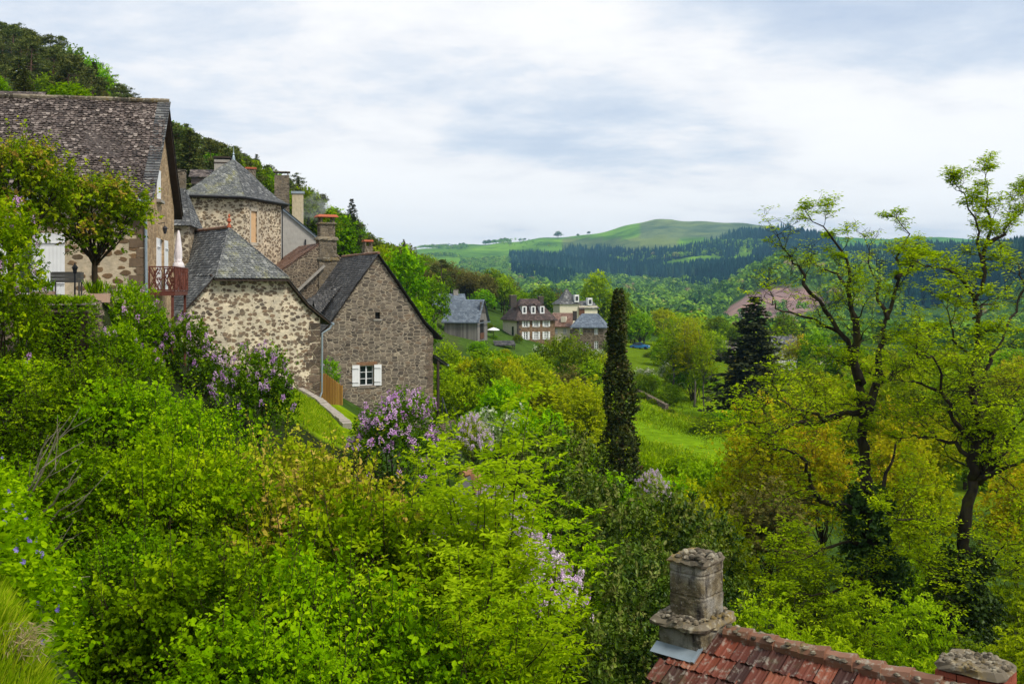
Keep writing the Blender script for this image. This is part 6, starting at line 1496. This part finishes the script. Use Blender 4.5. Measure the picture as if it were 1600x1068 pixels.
put('lilac3','shrub','green climber filling the corner between the two stone walls','shrub',511,560,65,36,base=648)
def hedge():
    b=P(92,500,32.6); z=gz(b.x,b.y)-.1
    t=thing('clipped_hedge','clipped box shaped hedge with bright top below the terrace','hedge',(b.x,b.y,z),R(4)); g=np.random.default_rng(8); f=Fol(); n=2600
    L,Wd,H=2.0,1.1,(HY-471)/F*32.6-z
    C=np.stack([g.uniform(-L/2,L/2,n),g.uniform(-Wd/2,Wd/2,n),g.uniform(0,H,n)],1); fc=g.choice(4,n,p=[.34,.42,.12,.12])
    C[fc==0,2]=H+.04*np.sin(C[fc==0,0]*9); C[fc==1,1]=-Wd/2; C[fc==2,0]=L/2; C[fc==3,0]=-L/2
    A=np.stack([(fc==2)*1.0-(fc==3)*1.0,(fc==1)*-1.0,(fc==0)*1.0+.25],1)+.5*g.normal(size=(n,3)); C+=.05*g.normal(size=(n,3))
    sprays(f,g,C,A,6,.12,.06,.042,.6,.05,.3,rbase=np.clip(g.normal(.45,.2,n)+(fc==0)*.3,0,1)); f.build('foliage',[M['leaf_bright']],t)
    w=MB()
    for i in range(9): w.tube(curve_pts((-.8+i*.2,0,-.1),(-.85+i*.21,0,H*.85),.08,4),[.03,.025,.02,.01],5)
    w.box((0,0,H*.45),(L*.8,Wd*.6,H*.8)); w.build('stem',M['leaf_dark'] if False else M['bark'],t)
hedge()
# ------------------------------------------------------------------ near hazel thicket
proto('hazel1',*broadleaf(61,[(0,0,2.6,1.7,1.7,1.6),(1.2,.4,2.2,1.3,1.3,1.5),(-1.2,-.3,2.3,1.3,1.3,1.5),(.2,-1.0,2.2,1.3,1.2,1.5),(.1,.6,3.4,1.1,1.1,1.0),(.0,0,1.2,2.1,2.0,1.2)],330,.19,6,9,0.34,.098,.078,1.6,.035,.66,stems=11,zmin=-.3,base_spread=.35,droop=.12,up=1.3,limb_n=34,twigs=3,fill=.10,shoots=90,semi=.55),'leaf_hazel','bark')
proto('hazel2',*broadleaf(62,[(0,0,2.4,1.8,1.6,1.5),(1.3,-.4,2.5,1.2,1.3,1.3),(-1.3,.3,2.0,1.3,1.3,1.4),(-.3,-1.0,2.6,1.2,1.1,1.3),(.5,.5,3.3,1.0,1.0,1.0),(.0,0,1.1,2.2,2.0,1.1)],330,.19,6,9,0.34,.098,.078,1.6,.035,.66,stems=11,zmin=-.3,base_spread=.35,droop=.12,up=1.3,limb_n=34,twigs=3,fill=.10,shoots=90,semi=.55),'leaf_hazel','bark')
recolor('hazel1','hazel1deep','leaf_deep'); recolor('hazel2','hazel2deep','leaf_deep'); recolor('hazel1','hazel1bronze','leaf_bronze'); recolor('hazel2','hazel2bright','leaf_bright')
HZ=[('hazel2','hazel shrub at the left edge, under the tall lilac',30,560,24,250),
 ('hazel1deep','hazel shrub with upright tips in front of the clipped hedge',130,552,22,250),
 ('hazel2bright','bright hazel shrub just left of the dark lilacs',215,590,21,240),
 ('hazel1','hazel shrub whose top meets the foot of the dark lilacs',320,618,20,250),
 ('hazel1bronze','bronze tipped hazel shrub below the small lawn',455,672,18.5,260),
 ('hazel2','green hazel shrub left of the bronze tipped one',330,700,16,290),
 ('hazel2bright','broad hazel shrub in the middle of the lower left thicket',210,690,14.5,330),
 ('hazel1deep','hazel shrub with pale bare twigs near the left edge',85,690,14,300),
 ('hazel1bronze','yellowing hazel shrub right of the broad one, under the lawn',520,712,15.5,250),
 ('hazel2deep','large leaved hazel shrub bordering the light saplings',570,775,13.5,290),
 ('hazel1','leafy hazel shrub at the bottom, left of the light saplings',500,860,11,380),
 ('hazel2deep','big leaved hazel shrub at the middle of the bottom left',330,850,10.5,420),
 ('hazel1deep','shaded hazel shrub above the violet flowered bank',180,830,11.5,330),
 ('hazel2bright','hazel shrub at the bottom edge below the broad thicket',420,960,9.3,380),
 ('hazel1deep','low hazel shrub at the bottom edge beside the saplings',640,930,11,260)]
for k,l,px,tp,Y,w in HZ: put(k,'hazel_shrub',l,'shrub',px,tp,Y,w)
# long bare shoots poking out of the thicket
def bare_shoots():
    t=thing('dead_branches','pale bare twigs poking out of the left thicket','branches',P(60,760,10)); b=P(60,760,10); w=MB()
    for (x0,y0,x1,y1) in ((20,800,130,690),(30,790,75,680),(55,815,125,745),(40,790,110,650),(60,845,140,770),(70,870,115,840),(100,930,140,900)):
        A=P(x0,y0,10.4)-b; B=P(x1,y1,rnd.uniform(9.2,9.8))-b; w.tube(curve_pts(A,B,.12,6),[.014,.012,.010,.008,.006,.003],5)
        for i in range(3):
            q=A.lerp(B,rnd.uniform(.3,.8)); w.tube(curve_pts(q,q+(B-A)*.3+Vector((rnd.uniform(-.2,.2),0,rnd.uniform(-.1,.25))),.1,4),[.006,.005,.004,.002],4)
    w.build('twig',M['bark_dead'],t)
bare_shoots()
# ------------------------------------------------------------------ light green ash saplings
def sapling(seed,h,n_stem=3,leafL=.125,spread=.5,nodes=16):
    g=np.random.default_rng(seed); rnd.seed(seed); w=MB(); f=Fol()
    def stem(b,top,r0,nod,start):
        pts=curve_pts(b,top,.05,7); w.tube(pts,[r0*(1-i/7.2) for i in range(7)],5)
        P0=np.array([tuple(p) for p in pts])
        for i in range(nod):
            t=start+(1-start)*(i+.5)/nod; x=t*6; j=min(int(x),5); p=P0[j]*(1-(x-j))+P0[j+1]*(x-j)
            for s in range(4 if i<nod-1 else 6):
                a=i*1.57+s*1.571+g.normal()*.4; e=np.array([math.cos(a),math.sin(a),g.uniform(.15,.75)])*1.0
                ln=(.42*(1-.55*t)+.1)*g.uniform(.6,1.15)
                C=p[None,:]; q=9; tt=(np.arange(q)+1.0)/q; e=nrm_(e); sd=nrm_(np.cross(e,[0,0,1])); mid=p+e*ln*tt[:,None]-np.array([0,0,.12*ln])*(tt**2)[:,None]
                sg=np.where(np.arange(q)%2==0,1,-1)[:,None]; dd=e*.55+sd*sg*.85+.15*g.normal(size=(q,3)); dd[-1]=e; dd[:,2]-=.15
                f.add(mid,dd,np.array([0,0,1])+.25*g.normal(size=(q,3)),leafL*g.uniform(.7,1.15,q)*(1-.25*t),leafL*.32,np.clip(g.normal(.45+.3*t,.16,q),0,1))
    for k in range(n_stem):
        a=6.283*k/n_stem+g.random(); q=spread*g.uniform(.3,1.0); stem((.06*math.cos(a),.06*math.sin(a),-.3),(q*math.cos(a),q*math.sin(a),h*g.uniform(.72,1.0) if k else h),.03,nodes,.12)
    for k in range(n_stem*5):
        a=g.random()*6.283; z=h*g.uniform(.2,.65); q=spread*g.uniform(.9,2.2); stem((.1*math.cos(a),.1*math.sin(a),z),(q*math.cos(a),q*math.sin(a),z+g.uniform(.25,.5)*h),.014,8,.2)
    return w,f,None
proto('sap1',*sapling(71,4.2),'leaf_ash','bark',height=4.2); proto('sap2',*sapling(72,4.0,4,spread=.7),'leaf_ash','bark',height=4.0); recolor('sap2','sap2yel','leaf_bright'); recolor('sap1','sap1green','leaf_hazel')
for k,l,px,tp,Y,w in [('sap1','tallest light green sapling with a straight spire left of the evergreens',768,690,13.5,170),('sap2','light green sapling at the left of the sapling clump',700,760,13.2,170),('sap1','thin light sapling in front of the brown earth path',737,700,15,100),
  ('sap2','broad light green sapling low in the middle of the clump',740,850,11.4,230),('sap1','light green sapling at the right edge of the clump',830,880,12.4,150),('sap2yel','bright green sapling at the bottom beside the evergreens',800,930,11.2,200),('sap1','small light sapling by the big mauve lilac',664,715,17,80),('sap2','light sapling at the bottom left of the clump',660,900,11.8,150),
  ('sap1green','darker green sapling in front of the dark evergreens',870,768,16.5,110)]: put(k,'ash_sapling',l,'tree',px,tp,Y,w)
# ------------------------------------------------------------------ dark evergreens in the middle
proto('ever1',*broadleaf(81,[(0,0,2.6,1.7,1.6,1.9),(1.0,.3,1.9,1.3,1.3,1.5),(-1.0,-.3,2.1,1.3,1.3,1.5),(.1,-.8,2.6,1.1,1.0,1.3),(.2,.3,4.0,1.0,1.0,1.0),(.0,0,1.0,1.9,1.8,1.0)],230,.17,8,8,.2,.10,.064,1.6,.06,.70,stems=4,zmin=-.35,up=.8,droop=.0,rtop=.35,fill=.05),'leaf_dark','bark')
for k,l,px,tp,Y,w in [('ever1','dark evergreen shrub directly left of the ivy column','%',0,0)] if False else [('ever1','dark evergreen shrub left of the ivy column foot',885,672,30,200),('ever1','tall glossy evergreen in front of the ivy column',950,752,22,230),('ever1','dark evergreen right of the ivy column foot',1030,765,24,210),('ever1','evergreen behind the light saplings',820,690,27,180),
  ('ever1','dark evergreen at the bottom between saplings and stone chimney',930,880,16,290),('ever1','dark evergreen touching the stone chimney',1010,850,18,230),('ever1','shadowy evergreen at the bottom right of the saplings',900,960,14,250),('ever1','evergreen with brownish tips above the stone chimney',1085,800,26,180)]: put(k,'evergreen_shrub',l,'shrub',px,tp,Y,w)
# ------------------------------------------------------------------ copper young trees and undergrowth on the right
for k,l,px,tp,Y,w in [('airy1orange','copper leaved young tree at the right end of the meadow',1172,640,50,110),('airy1orange','copper leaved young tree under the big left oak limb',1215,620,47,120),('airy1orange','copper young tree low behind the left oak',1285,640,44,120),('airy1brown','greyish twiggy bush below the copper trees',1200,745,40,150),('airy1','yellow leaved bush above the stone chimney',1130,785,34,130),
  ('airy1orange','copper young tree behind the stem of the left oak',1400,630,46,110),('airy1','yellow green young tree between the oaks',1440,690,42,120),('airy1orange','copper young tree at the right edge behind the oaks',1590,700,42,130)]: put(k,'young_tree',l,'tree',px,tp,Y,w)
for k,l,px,tp,Y,w in [('bushtall','bright leafy undergrowth bush right behind the stone chimney',1190,900,21,190),('bushtall','bright undergrowth bush behind the tiled ridge',1290,960,18,200),('bushtall2','light green undergrowth bush at the foot of the left oak',1330,880,26,190),('bushtall','bright bush between the oak trunks',1430,900,24,190),
  ('bushtallmid','dark green bush at the foot of the right oak',1510,960,24,180),('bushtall','bright bush right of the brick chimney',1590,950,20,170),('bushtall','bright bush directly above the brick chimney',1500,1000,17,190),('bushtall2','green bush far behind the left oak foot',1260,830,34,170),('bushtall2','green bush far behind the right oak foot',1480,830,36,190),('bushtall2','pale green bush at the right edge behind the oak foot',1585,820,34,150),('bushtall2','green bush behind the gap between oak trunks',1390,800,38,170),('bushtallmid','dark low bush between chimney and tiled ridge',1170,970,17,150)]: put(k,'undergrowth_bush',l,'shrub',px,tp+(34 if Y<30 else 20),Y,w)
# ------------------------------------------------------------------ the two gnarled oaks
def oak(name,label,Y,origin,limbs,seed,density,ivy,bare=(),semi=()):
    g=np.random.default_rng(seed); rnd.seed(seed); b=P(origin[0],origin[1],Y); z=gz(b.x,b.y)-.3; base=Vector((b.x,b.y,z))
    t=thing(name,label,'tree',base); wood={'trunk':MB(),'branch':[]}; tips=[]; f=Fol()
    def twig(p,d,L,r,lev):
        n=(6,5,3)[lev]; pts=[p]; q=p.copy(); dd=d.copy()
        for i in range(n):
            dd=(dd+Vector((rnd.gauss(0,.30),rnd.gauss(0,.30),rnd.gauss(.05,.2)))).normalized(); q=q+dd*(L/n); pts.append(q.copy())
        cur.tube(pts,[max(.0035,r*(1-.85*i/n)) for i in range(n+1)],(5,4,3)[lev],cap=False)
        if lev<2:
            for i in range(2 if lev==0 else 1,n+1):
                for c in range(2 if lev==0 and rnd.random()<.6 else 1):
                    nd=(dd+Vector((rnd.gauss(0,.85),rnd.gauss(0,.85),rnd.gauss(.12,.45)))).normalized(); twig(pts[i],nd,L*rnd.uniform(.30,.55),max(.005,r*.5*(1-.5*i/n)),lev+1)
        else:
            if rnd.random()<leafy*.9: tips.append((pts[-1],dd))
    for li,(r0,r1,dys,pts) in enumerate(limbs):
        leafy=.22 if li in bare else (.5 if li in semi else .85); pts=[(a+rnd.uniform(-3,3)*(li>0 and 0<i),c+rnd.uniform(-3,3)*(li>0 and 0<i)) for i,(a,c) in enumerate(pts)]
        mbk=MB() if li else wood['trunk']; cur=mbk; loc=[]
        for i,(px,py) in enumerate(pts):
            u=i/(len(pts)-1); loc.append(P(px,py,Y+dys[0]+(dys[1]-dys[0])*u)-base)
        if li==0: loc=[Vector((loc[0].x,loc[0].y,0))]+loc
        dens=[]
        for a,c in zip(loc[:-1],loc[1:]):
            k=max(2,int((c-a).length/.26)); dens+= [a.lerp(c,i/k)+Vector((rnd.gauss(0,.045),rnd.gauss(0,.045),rnd.gauss(0,.035))) for i in range(k)]
        dens.append(loc[-1]); m=len(dens); rad=[(r0+(r1*.6-r0)*(i/(m-1))**.8)*rnd.uniform(.88,1.14)*(.84 if li else 1) for i in range(m)]
        cur.tube(dens,rad if not li else [q*(1-.3*i/m) for i,q in enumerate(rad)],9,cap=True,rough=.16)
        lowz=P(0,600,Y).z-z; hiz=P(0,440,Y).z-z
        if li:
            st=max(1,int(1.0/max(.2,density)))
            for i in range(1,m,st):
                d=(dens[min(i+1,m-1)]-dens[i-1]).normalized()
                if rnd.random()<.95:
                    nd=(d*.5+Vector((rnd.gauss(0,.7),rnd.gauss(0,.8),rnd.gauss(.15,.55)))).normalized(); twig(dens[i],nd,rnd.uniform(.4,1.05)*(1.9 if dens[i].z<lowz else (.8 if dens[i].z>hiz else 1.3)),max(.012,rad[i]*.26),0)
            twig(dens[-1],(dens[-1]-dens[-2]).normalized(),rnd.uniform(.2,.35),max(.012,rad[-1]*.8),0)
            wood['branch'].append(mbk)
    tr=wood['trunk'].build('trunk',M['bark_oak'],t,True)
    for mbk in wood['branch']: mbk.build('branch',M['bark_oak'],t,True)
    # flat rosettes of young leaves at the twig ends
    tp=np.array([tuple(p) for p,_ in tips]); zr=(tp[:,2]-tp[:,2].min())/np.ptp(tp[:,2]); keep=g.random(len(tp))<np.interp(zr,[0,.45,.8,1],[.95,.85,.62,.8]); tp=tp[keep]; k=len(tp); q=8
    a=(np.arange(q)*2.4)[None,:]+g.random((k,1))*6.28; el=g.normal(.02,.25,(k,q))
    d=np.stack([np.cos(a),np.sin(a),el],-1); c=tp[:,None,:]+d*g.uniform(0,.16,(k,q,1))*np.array([1,1,.3])+np.array([0,0,1])*g.normal(0,.03,(k,q,1))
    rb=np.clip(g.normal(.5,.22,k),0,1)[:,None]
    f.add(c.reshape(-1,3),d.reshape(-1,3),(np.array([0,-.25,1.0])+.38*g.normal(size=(k*q,3))),g.uniform(.07,.15,k*q),g.uniform(.03,.055,k*q),np.clip(rb+.3*(g.random((k,q))-.5),0,1).ravel())
    f.build('crown',[M['leaf_oak']],t)
    fi=Fol()
    for (px0,py0,px1,py1,rr,n) in ivy:
        s=g.random(n); A=np.array(P(px0,py0,Y)-base); B=np.array(P(px1,py1,Y)-base); an=g.random(n)*6.283; ra=rr*(1.05-.5*s)*(1+.3*np.sin(s*17)+.2*np.sin(an*3+s*9))*g.uniform(.6,1.1,n)
        C=A+(B-A)*s[:,None]+np.stack([np.cos(an)*ra,np.sin(an)*ra,0*s],1); sprays(fi,g,C,np.stack([np.cos(an),np.sin(an),g.normal(0,.5,n)],1),7,.28,.11,.09,.2,.35,.3)
    fi.build('ivy',[M['ivy_green']],t)
oak('oak_tree','gnarled old oak with ivied trunk, left of the pair on the right',32,(1372,985),[
 (.36,.20,(0,0),[(1372,960),(1362,900),(1358,850),(1352,790),(1350,700),(1347,640),(1342,600)]),
 (.20,.03,(0,-1.5),[(1342,600),(1336,565),(1339,515),(1335,483),(1326,448),(1324,409),(1308,375),(1285,352),(1262,332)]),
 (.20,.035,(0,1.2),[(1347,650),(1362,628),(1367,581),(1372,548),(1386,500),(1395,465),(1399,434),(1403,403),(1417,372),(1404,342)]),
 (.13,.03,(0,-1.8),[(1347,645),(1310,647),(1287,652),(1262,640),(1241,638),(1215,620),(1198,597)]),
 (.11,.03,(0,-2.6),[(1310,650),(1287,655),(1262,660),(1241,663),(1218,672),(1198,678),(1182,664),(1169,660),(1146,662)]),
 (.15,.03,(0,-2.2),[(1355,800),(1335,795),(1310,790),(1285,785),(1274,772),(1267,745),(1257,722),(1240,708),(1225,702),(1205,703),(1190,690),(1172,684)]),
 (.12,.025,(0,-1.0),[(1338,560),(1320,530),(1300,500),(1276,470),(1260,442),(1250,425),(1240,411),(1230,395),(1226,383),(1216,370)]),
 (.08,.025,(0,-1.5),[(1310,518),(1285,504),(1257,492),(1235,488),(1217,483),(1204,476),(1200,455)]),
 (.08,.02,(0,1),[(1326,450),(1307,428),(1290,420),(1274,412)]),
 (.09,.025,(0,.8),[(1386,500),(1376,470),(1370,446),(1358,409),(1354,376)]),
 (.09,.02,(0,2),[(1399,434),(1420,415),(1437,405),(1450,398)]),
 (.12,.03,(0,1.8),[(1365,600),(1385,590),(1405,575),(1425,560),(1440,540),(1455,520)]),
 (.10,.025,(0,1.2),[(1352,790),(1375,775),(1390,740),(1400,700),(1415,670),(1422,650)]),
 (.10,.025,(0,-1.5),[(1358,860),(1330,845),(1300,850),(1270,862),(1240,875),(1215,880)]),
 (.10,.02,(0,-2),[(1362,900),(1335,905),(1300,925),(1260,930),(1225,920)]),
],5,.55,[(1372,985,1354,760,.85,1500)],(6,7,8,9),(3,4,5))
oak('oak_tree','taller gnarled oak at the right edge with ivied trunk and pale stems',30,(1492,1000),[
 (.36,.24,(0,0),[(1494,980),(1500,930),(1501,897),(1504,834),(1510,795),(1520,750)]),
 (.20,.03,(0,.6),[(1520,750),(1526,692),(1524,646),(1521,581),(1524,515),(1525,465),(1537,423),(1532,397),(1527,364),(1521,338),(1511,310),(1502,298),(1493,285)]),
 (.09,.025,(.4,1.2),[(1536,423),(1546,375),(1546,350),(1544,324),(1545,295),(1540,272)]),
 (.08,.02,(.6,1.6),[(1546,380),(1565,365),(1580,350),(1594,330),(1600,300)]),
 (.16,.04,(0,1.5),[(1524,755),(1541,712),(1555,663),(1572,630),(1590,610),(1612,590)]),
 (.14,.04,(0,-1.0),[(1528,755),(1565,703),(1591,665),(1620,640)]),
 (.10,.03,(1.5,2.5),[(1526,650),(1529,607),(1545,568),(1568,532),(1580,500),(1588,476),(1600,450),(1590,410),(1570,390),(1556,370)]),
 (.13,.03,(0,-1.5),[(1528,755),(1559,738),(1585,723),(1620,715)]),
 (.13,.03,(0,-1.2),[(1508,805),(1476,822),(1450,808),(1421,809),(1396,811),(1380,800)]),
 (.11,.025,(0,1),[(1524,725),(1496,694),(1470,686),(1454,683),(1428,676),(1405,684)]),
 (.10,.025,(0,-1.4),[(1522,690),(1500,668),(1488,647),(1474,607),(1470,575),(1458,560),(1447,552),(1432,545),(1421,535)]),
 (.07,.02,(0,-1),[(1472,612),(1450,603),(1428,597),(1405,591),(1388,596)]),
 (.09,.025,(.5,-.8),[(1524,468),(1510,445),(1482,427),(1462,421),(1442,417),(1425,408)]),
 (.07,.02,(.5,1.5),[(1524,500),(1540,480),(1556,470),(1565,455)]),
 (.07,.02,(.2,-.7),[(1526,560),(1500,540),(1486,520),(1480,492),(1478,470)]),
 (.09,.02,(0,-1.2),[(1500,900),(1540,880),(1575,850),(1605,845)]),
 (.09,.02,(0,-1.2),[(1502,930),(1470,905),(1440,880),(1420,870)]),
],9,.55,[(1494,1000,1502,860,.9,1100)],(6,13),(4,5,9,10,11))
# ------------------------------------------------------------------ near bank at lower left
def bank():
    g=np.random.default_rng(14); f=Fol(); fl=Fol(); n=1900
    px=g.uniform(-120,150,n); Y=g.uniform(4.6,9.5,n); X=(px-CX)/F*Y; Z=zground(X,Y); ok=px<95+25*np.sin(Y*3); C=np.stack([X,Y,Z+g.uniform(.0,.28,n)],1)[ok]
    k=len(C); A=np.stack([g.normal(0,.6,k)+.3,g.normal(-.3,.6,k),np.full(k,.8)],1)
    sprays(f,g,C,A,9,.24,.04,.023,.7,.1,.5); q=C[g.random(k)<.085]+np.array([.02,-.05,.17]); m=len(q)
    for i in range(5):
        a=i*1.257+g.random(m); d=np.stack([np.cos(a),-.6+0*a,np.sin(a)],1); fl.add(q,d,np.stack([0*a,-1+0*a,.5+0*a],1),.018,.016,np.clip(g.normal(.4,.3,m),0,1))
    o=f.build('ground_cover',[M['leaf_bright']]); tag(o,kind='stuff'); o=fl.build('violet_flowers',[M['periwinkle']],shape='quad'); tag(o,kind='stuff')
    f=Fol(); n=26000; px=g.uniform(-200,130,n); Y=g.uniform(2.9,4.7,n); X=(px-CX)/F*Y; ok=px<75+18*np.sin(Y*5); X=X[ok];Y=Y[ok]; Z=zground(X,Y); k=len(X)
    f.add(np.stack([X,Y,Z-.02],1),np.stack([g.normal(.25,.35,k),g.normal(-.1,.35,k),np.ones(k)],1),urand(g,k)+np.array([0,-.4,.9]),g.uniform(.05,.15,k),.0055,g.random(k)); o=f.build('grass',[M['grassblade']],shape='quad'); tag(o,kind='stuff')
    # dry hanging tuft
    b=Vector((-1.99,4.0,-1.48)); t=thing('grass_tuft','dry straw coloured grass tuft hanging over the bank edge','grass',b); f=Fol(); n=260
    a=g.normal(0,.8,n)-.9; c=np.stack([g.normal(0,.045,n),g.normal(0,.045,n),g.normal(.03,.03,n)],1)
    for s in range(3):
        u=s/3; d=np.stack([.55*np.cos(a),.6*np.sin(a),.9-1.5*u+0*a],1)+.12*g.normal(size=(n,3)); d=nrm_(d); L=.045; f.add(c,d,urand(g,n),L*1.1,.004,g.random(n)); c=c+d*L
    f.build('blades',[M['dry']],t,'quad')
    # lawn beside the kerb
    f=Fol(); n=16000; px=g.uniform(425,555,n); Y=g.uniform(46,57,n); X=(px-CX)/F*Y; ok=px<490+55*(57-Y)/11+6; X=X[ok];Y=Y[ok];Z=zground(X,Y);k=len(X)
    f.add(np.stack([X,Y,Z-.02],1),np.stack([g.normal(0,.4,k),g.normal(0,.4,k),np.ones(k)],1),urand(g,k),g.uniform(.08,.22,k),.03,g.random(k)); o=f.build('lawn_grass',[M['grassblade']],shape='quad'); tag(o,kind='stuff')
bank()
def meadow():
    g=np.random.default_rng(31); f=Fol(); n=26000
    Y=np.exp(g.uniform(math.log(78),math.log(150),n)); px=g.uniform(950,1150,n); X=(px-CX)/F*Y; patch=np.sin(X*.35+2*np.sin(Y*.12))+np.sin(Y*.23+X*.1)+g.normal(0,.5,n); k=patch>-.3; X=X[k];Y=Y[k];pt=patch[k]; Z=zground(X,Y); n=len(X)
    f.add(np.stack([X,Y,Z-.03],1),np.stack([g.normal(0,.5,n),g.normal(0,.5,n),np.ones(n)],1),urand(g,n)+np.array([0,-.3,.8]),g.uniform(.12,.42,n)*(1+.4*(pt>1)),g.uniform(.07,.16,n),np.clip(.45+.25*np.sin(X*.5+Y*.2)+.25*g.normal(size=n),0,1)); o=f.build('meadow_grass',[M['grassblade']],shape='quad'); tag(o,kind='stuff')
meadow()
# ------------------------------------------------------------------ far woods (read as one mass)
def far_woods():
    g=np.random.default_rng(77)
    SP=[(795,405),(830,398),(870,400),(930,394),(1000,392),(1050,388),(1090,383),(1120,372),(1165,363),(1215,362),(1262,366),(1310,388),(1330,420),(1240,412),(1200,418),(1150,438),(1090,446),(1010,442),(900,444),(872,458),(845,446),(800,424)]
    HOLE=[(1085,408),(1130,396),(1185,388),(1160,402),(1100,415)]
    def cand(n,y0,y1,x0=540,x1=1660):
        Y=np.exp(g.uniform(math.log(y0),math.log(y1),n)); px=g.uniform(x0,x1,n); X=(px-CX)/F*Y; Z=zground(X,Y); return px,HY-F*Z/Y,X,Y,Z
    def spruces(X,Y,Z,h,name,mat):
        k=len(X); sides=6; V=[];Fq=[];tiers=[(0.0,.5,1.0),(.28,.78,.72),(.55,1.02,.46)]
        r=h*.19; ph=g.random(k)*6.28; base=np.arange(k)*(len(tiers)*(sides+1))
        vs=np.zeros((k,len(tiers),sides+1,3))
        for t,(z0,z1,s) in enumerate(tiers):
            for j in range(sides):
                a=ph+6.283*j/sides; rr=r*s*g.uniform(.75,1.25,k); vs[:,t,j]=np.stack([X+np.cos(a)*rr,Y+np.sin(a)*rr,Z+h*z0+h*.06*g.normal(size=k)],1)
            vs[:,t,sides]=np.stack([X,Y,Z+h*z1],1)
        tri=np.array([[t*(sides+1)+j,t*(sides+1)+(j+1)%sides,t*(sides+1)+sides] for t in range(len(tiers)) for j in range(sides)])
        q=(base[:,None,None]+tri[None]).reshape(-1,3); rv=np.repeat(np.clip(.4+.22*np.sin(X*.013+2*np.sin(Y*.006))+.16*g.normal(size=k),0,1),len(tri))
        me=mesh_from(name,vs.reshape(-1,3),q.ravel(),np.full(len(q),3),[mat],None,rv); o=link(name,me); tag(o,kind='stuff')
    def leafy(X,Y,Z,h,name,mat,npf=60):
        k=len(X); f=Fol(); d=urand(g,k*npf); d[:,2]=np.where(d[:,2]<-.35,-d[:,2],d[:,2]); hh=np.repeat(h,npf); c=np.stack([np.repeat(X,npf),np.repeat(Y,npf),np.repeat(Z+h*.55,npf)],1)
        p=c+d*np.stack([hh*.42,hh*.42,hh*.48],1)*g.uniform(.75,1.05,(k*npf,1)); t=np.cross(d,urand(g,k*npf)); L=hh*g.uniform(.14,.26,k*npf)
        f.add(p-nrm_(t)*L[:,None]*.5,t,d+.35*g.normal(size=d.shape),L,L*.8,np.clip(np.repeat(g.normal(.45,.24,k),npf)+.1*g.normal(size=k*npf),0,1)); o=f.build(name,[mat],shape='quad'); tag(o,kind='stuff')
    blue=leafmat('spruce_wood',[(0,(.004,.022,.020)),(.6,(.012,.046,.038)),(1,(.05,.10,.05))],0,0,0)
    green=leafmat('far_leaf',[(0,(.028,.08,.014)),(.35,(.095,.20,.018)),(.7,(.20,.36,.022)),(.93,(.34,.48,.03)),(1,(.28,.24,.10))],.2,0,0)
    px,py,X,Y,Z=cand(45000,1500,2750); wob=9*np.sin(X*.011+np.sin(Y*.006)*2)+6*np.sin(X*.031+Y*.01); m=inpoly(px,py+wob,SP)&~inpoly(px+wob,py+wob*.5,HOLE)&(np.sin(X*.02+3*np.sin(Y*.011))+np.sin(Y*.017)>-1.15)
    m2=(px>1400)&(py>392)&(Y<2300)|((px>1300)&(px<1536)&(py>392)&(g.random(len(px))<.5))
    m=m|m2
    # thinner near the ragged edges
    idx=np.where(m)[0][:13000]; spruces(X[idx],Y[idx],Z[idx],g.uniform(9,23,len(idx))*(1+.25*np.sin(X[idx]*.02+Y[idx]*.011)),'spruce_forest',blue)
    px,py,X,Y,Z=cand(16000,850,1900,1370,1720); m=(py>398)&(px>1395+25*np.sin(Y*.01))&(np.sin(X*.016+Y*.005)+np.sin(Y*.013)>-1.3); idx=np.where(m)[0][:4200]; spruces(X[idx],Y[idx],Z[idx],g.uniform(15,26,len(idx)),'spruce_forest',blue)
    px,py,X,Y,Z=cand(26000,840,2000); cl=inpoly(px,py,[(x,y+4) for x,y in CLEAR])&(Y<1350)
    m=~cl&~inpoly(px,py,SP)&(py>402)&((px<1400)|((px<1600)&(g.random(len(px))<.10))); m&=~((px>1100)&(px<1290)&(Y<1350)&(py>446)&(py<545)&(g.random(len(px))<.55)&(px>1150)); idx=np.where(m)[0][:5600]
    leafy(X[idx],Y[idx],Z[idx],np.where(g.random(len(idx))<.15,g.uniform(14,19,len(idx)),g.uniform(8,14,len(idx))),'leafy_forest',green)
    px,py,X,Y,Z=cand(9000,1500,2600); m=inpoly(px,py,SP)&(np.sin(X*.012+Y*.004)+np.sin(Y*.011+X*.003)>.7); idx=np.where(m)[0][:700]; leafy(X[idx],Y[idx],Z[idx],g.uniform(9,17,len(idx)),'leafy_forest',green,40)
    # wood patches and hedgerows on the pastures
    px,py,X,Y,Z=cand(16000,1900,3150,600,1060); nz=np.sin(px*.05+np.sin(Y*.004)*3)+np.sin(Y*.008+px*.02); m=(py<432)&(py>374)&(nz>.55)&~inpoly(px,py,SP)&((px<800)|(py>398)|(g.random(len(px))<.06)); idx=np.where(m)[0][:2600]
    leafy(X[idx],Y[idx],Z[idx],g.uniform(6,13,len(idx)),'hedgerow_wood',green,24)
    px,py,X,Y,Z=cand(5000,300,800,640,1700); idx=np.arange(len(px))[:1700]; leafy(X[idx],Y[idx],Z[idx],g.uniform(6,10,len(idx)),'valley_wood',green,60)
    # countable trees on the ridge line
    for i,(q,t) in enumerate(((668,384),(676,381),(684,383),(692,381),(724,379),(758,375),(764,374),(772,374),(783,372),(789,371),(797,375),(812,377),(820,376),(872,361),(903,368),(920,361),(1236,352),(1250,356),(1262,360))):
        Yr=3120; Xr=(q-CX)/F*Yr; zr=gz(Xr,Yr); place('round1mid','ridge_tree','tiny lone tree on the skyline of the far pasture ridge','tree',Xr,Yr,max((HY-t)/F*Yr-zr,9),(14 if q==872 else 9)/F*Yr,'trees along the far ridge',far=True)
far_woods()
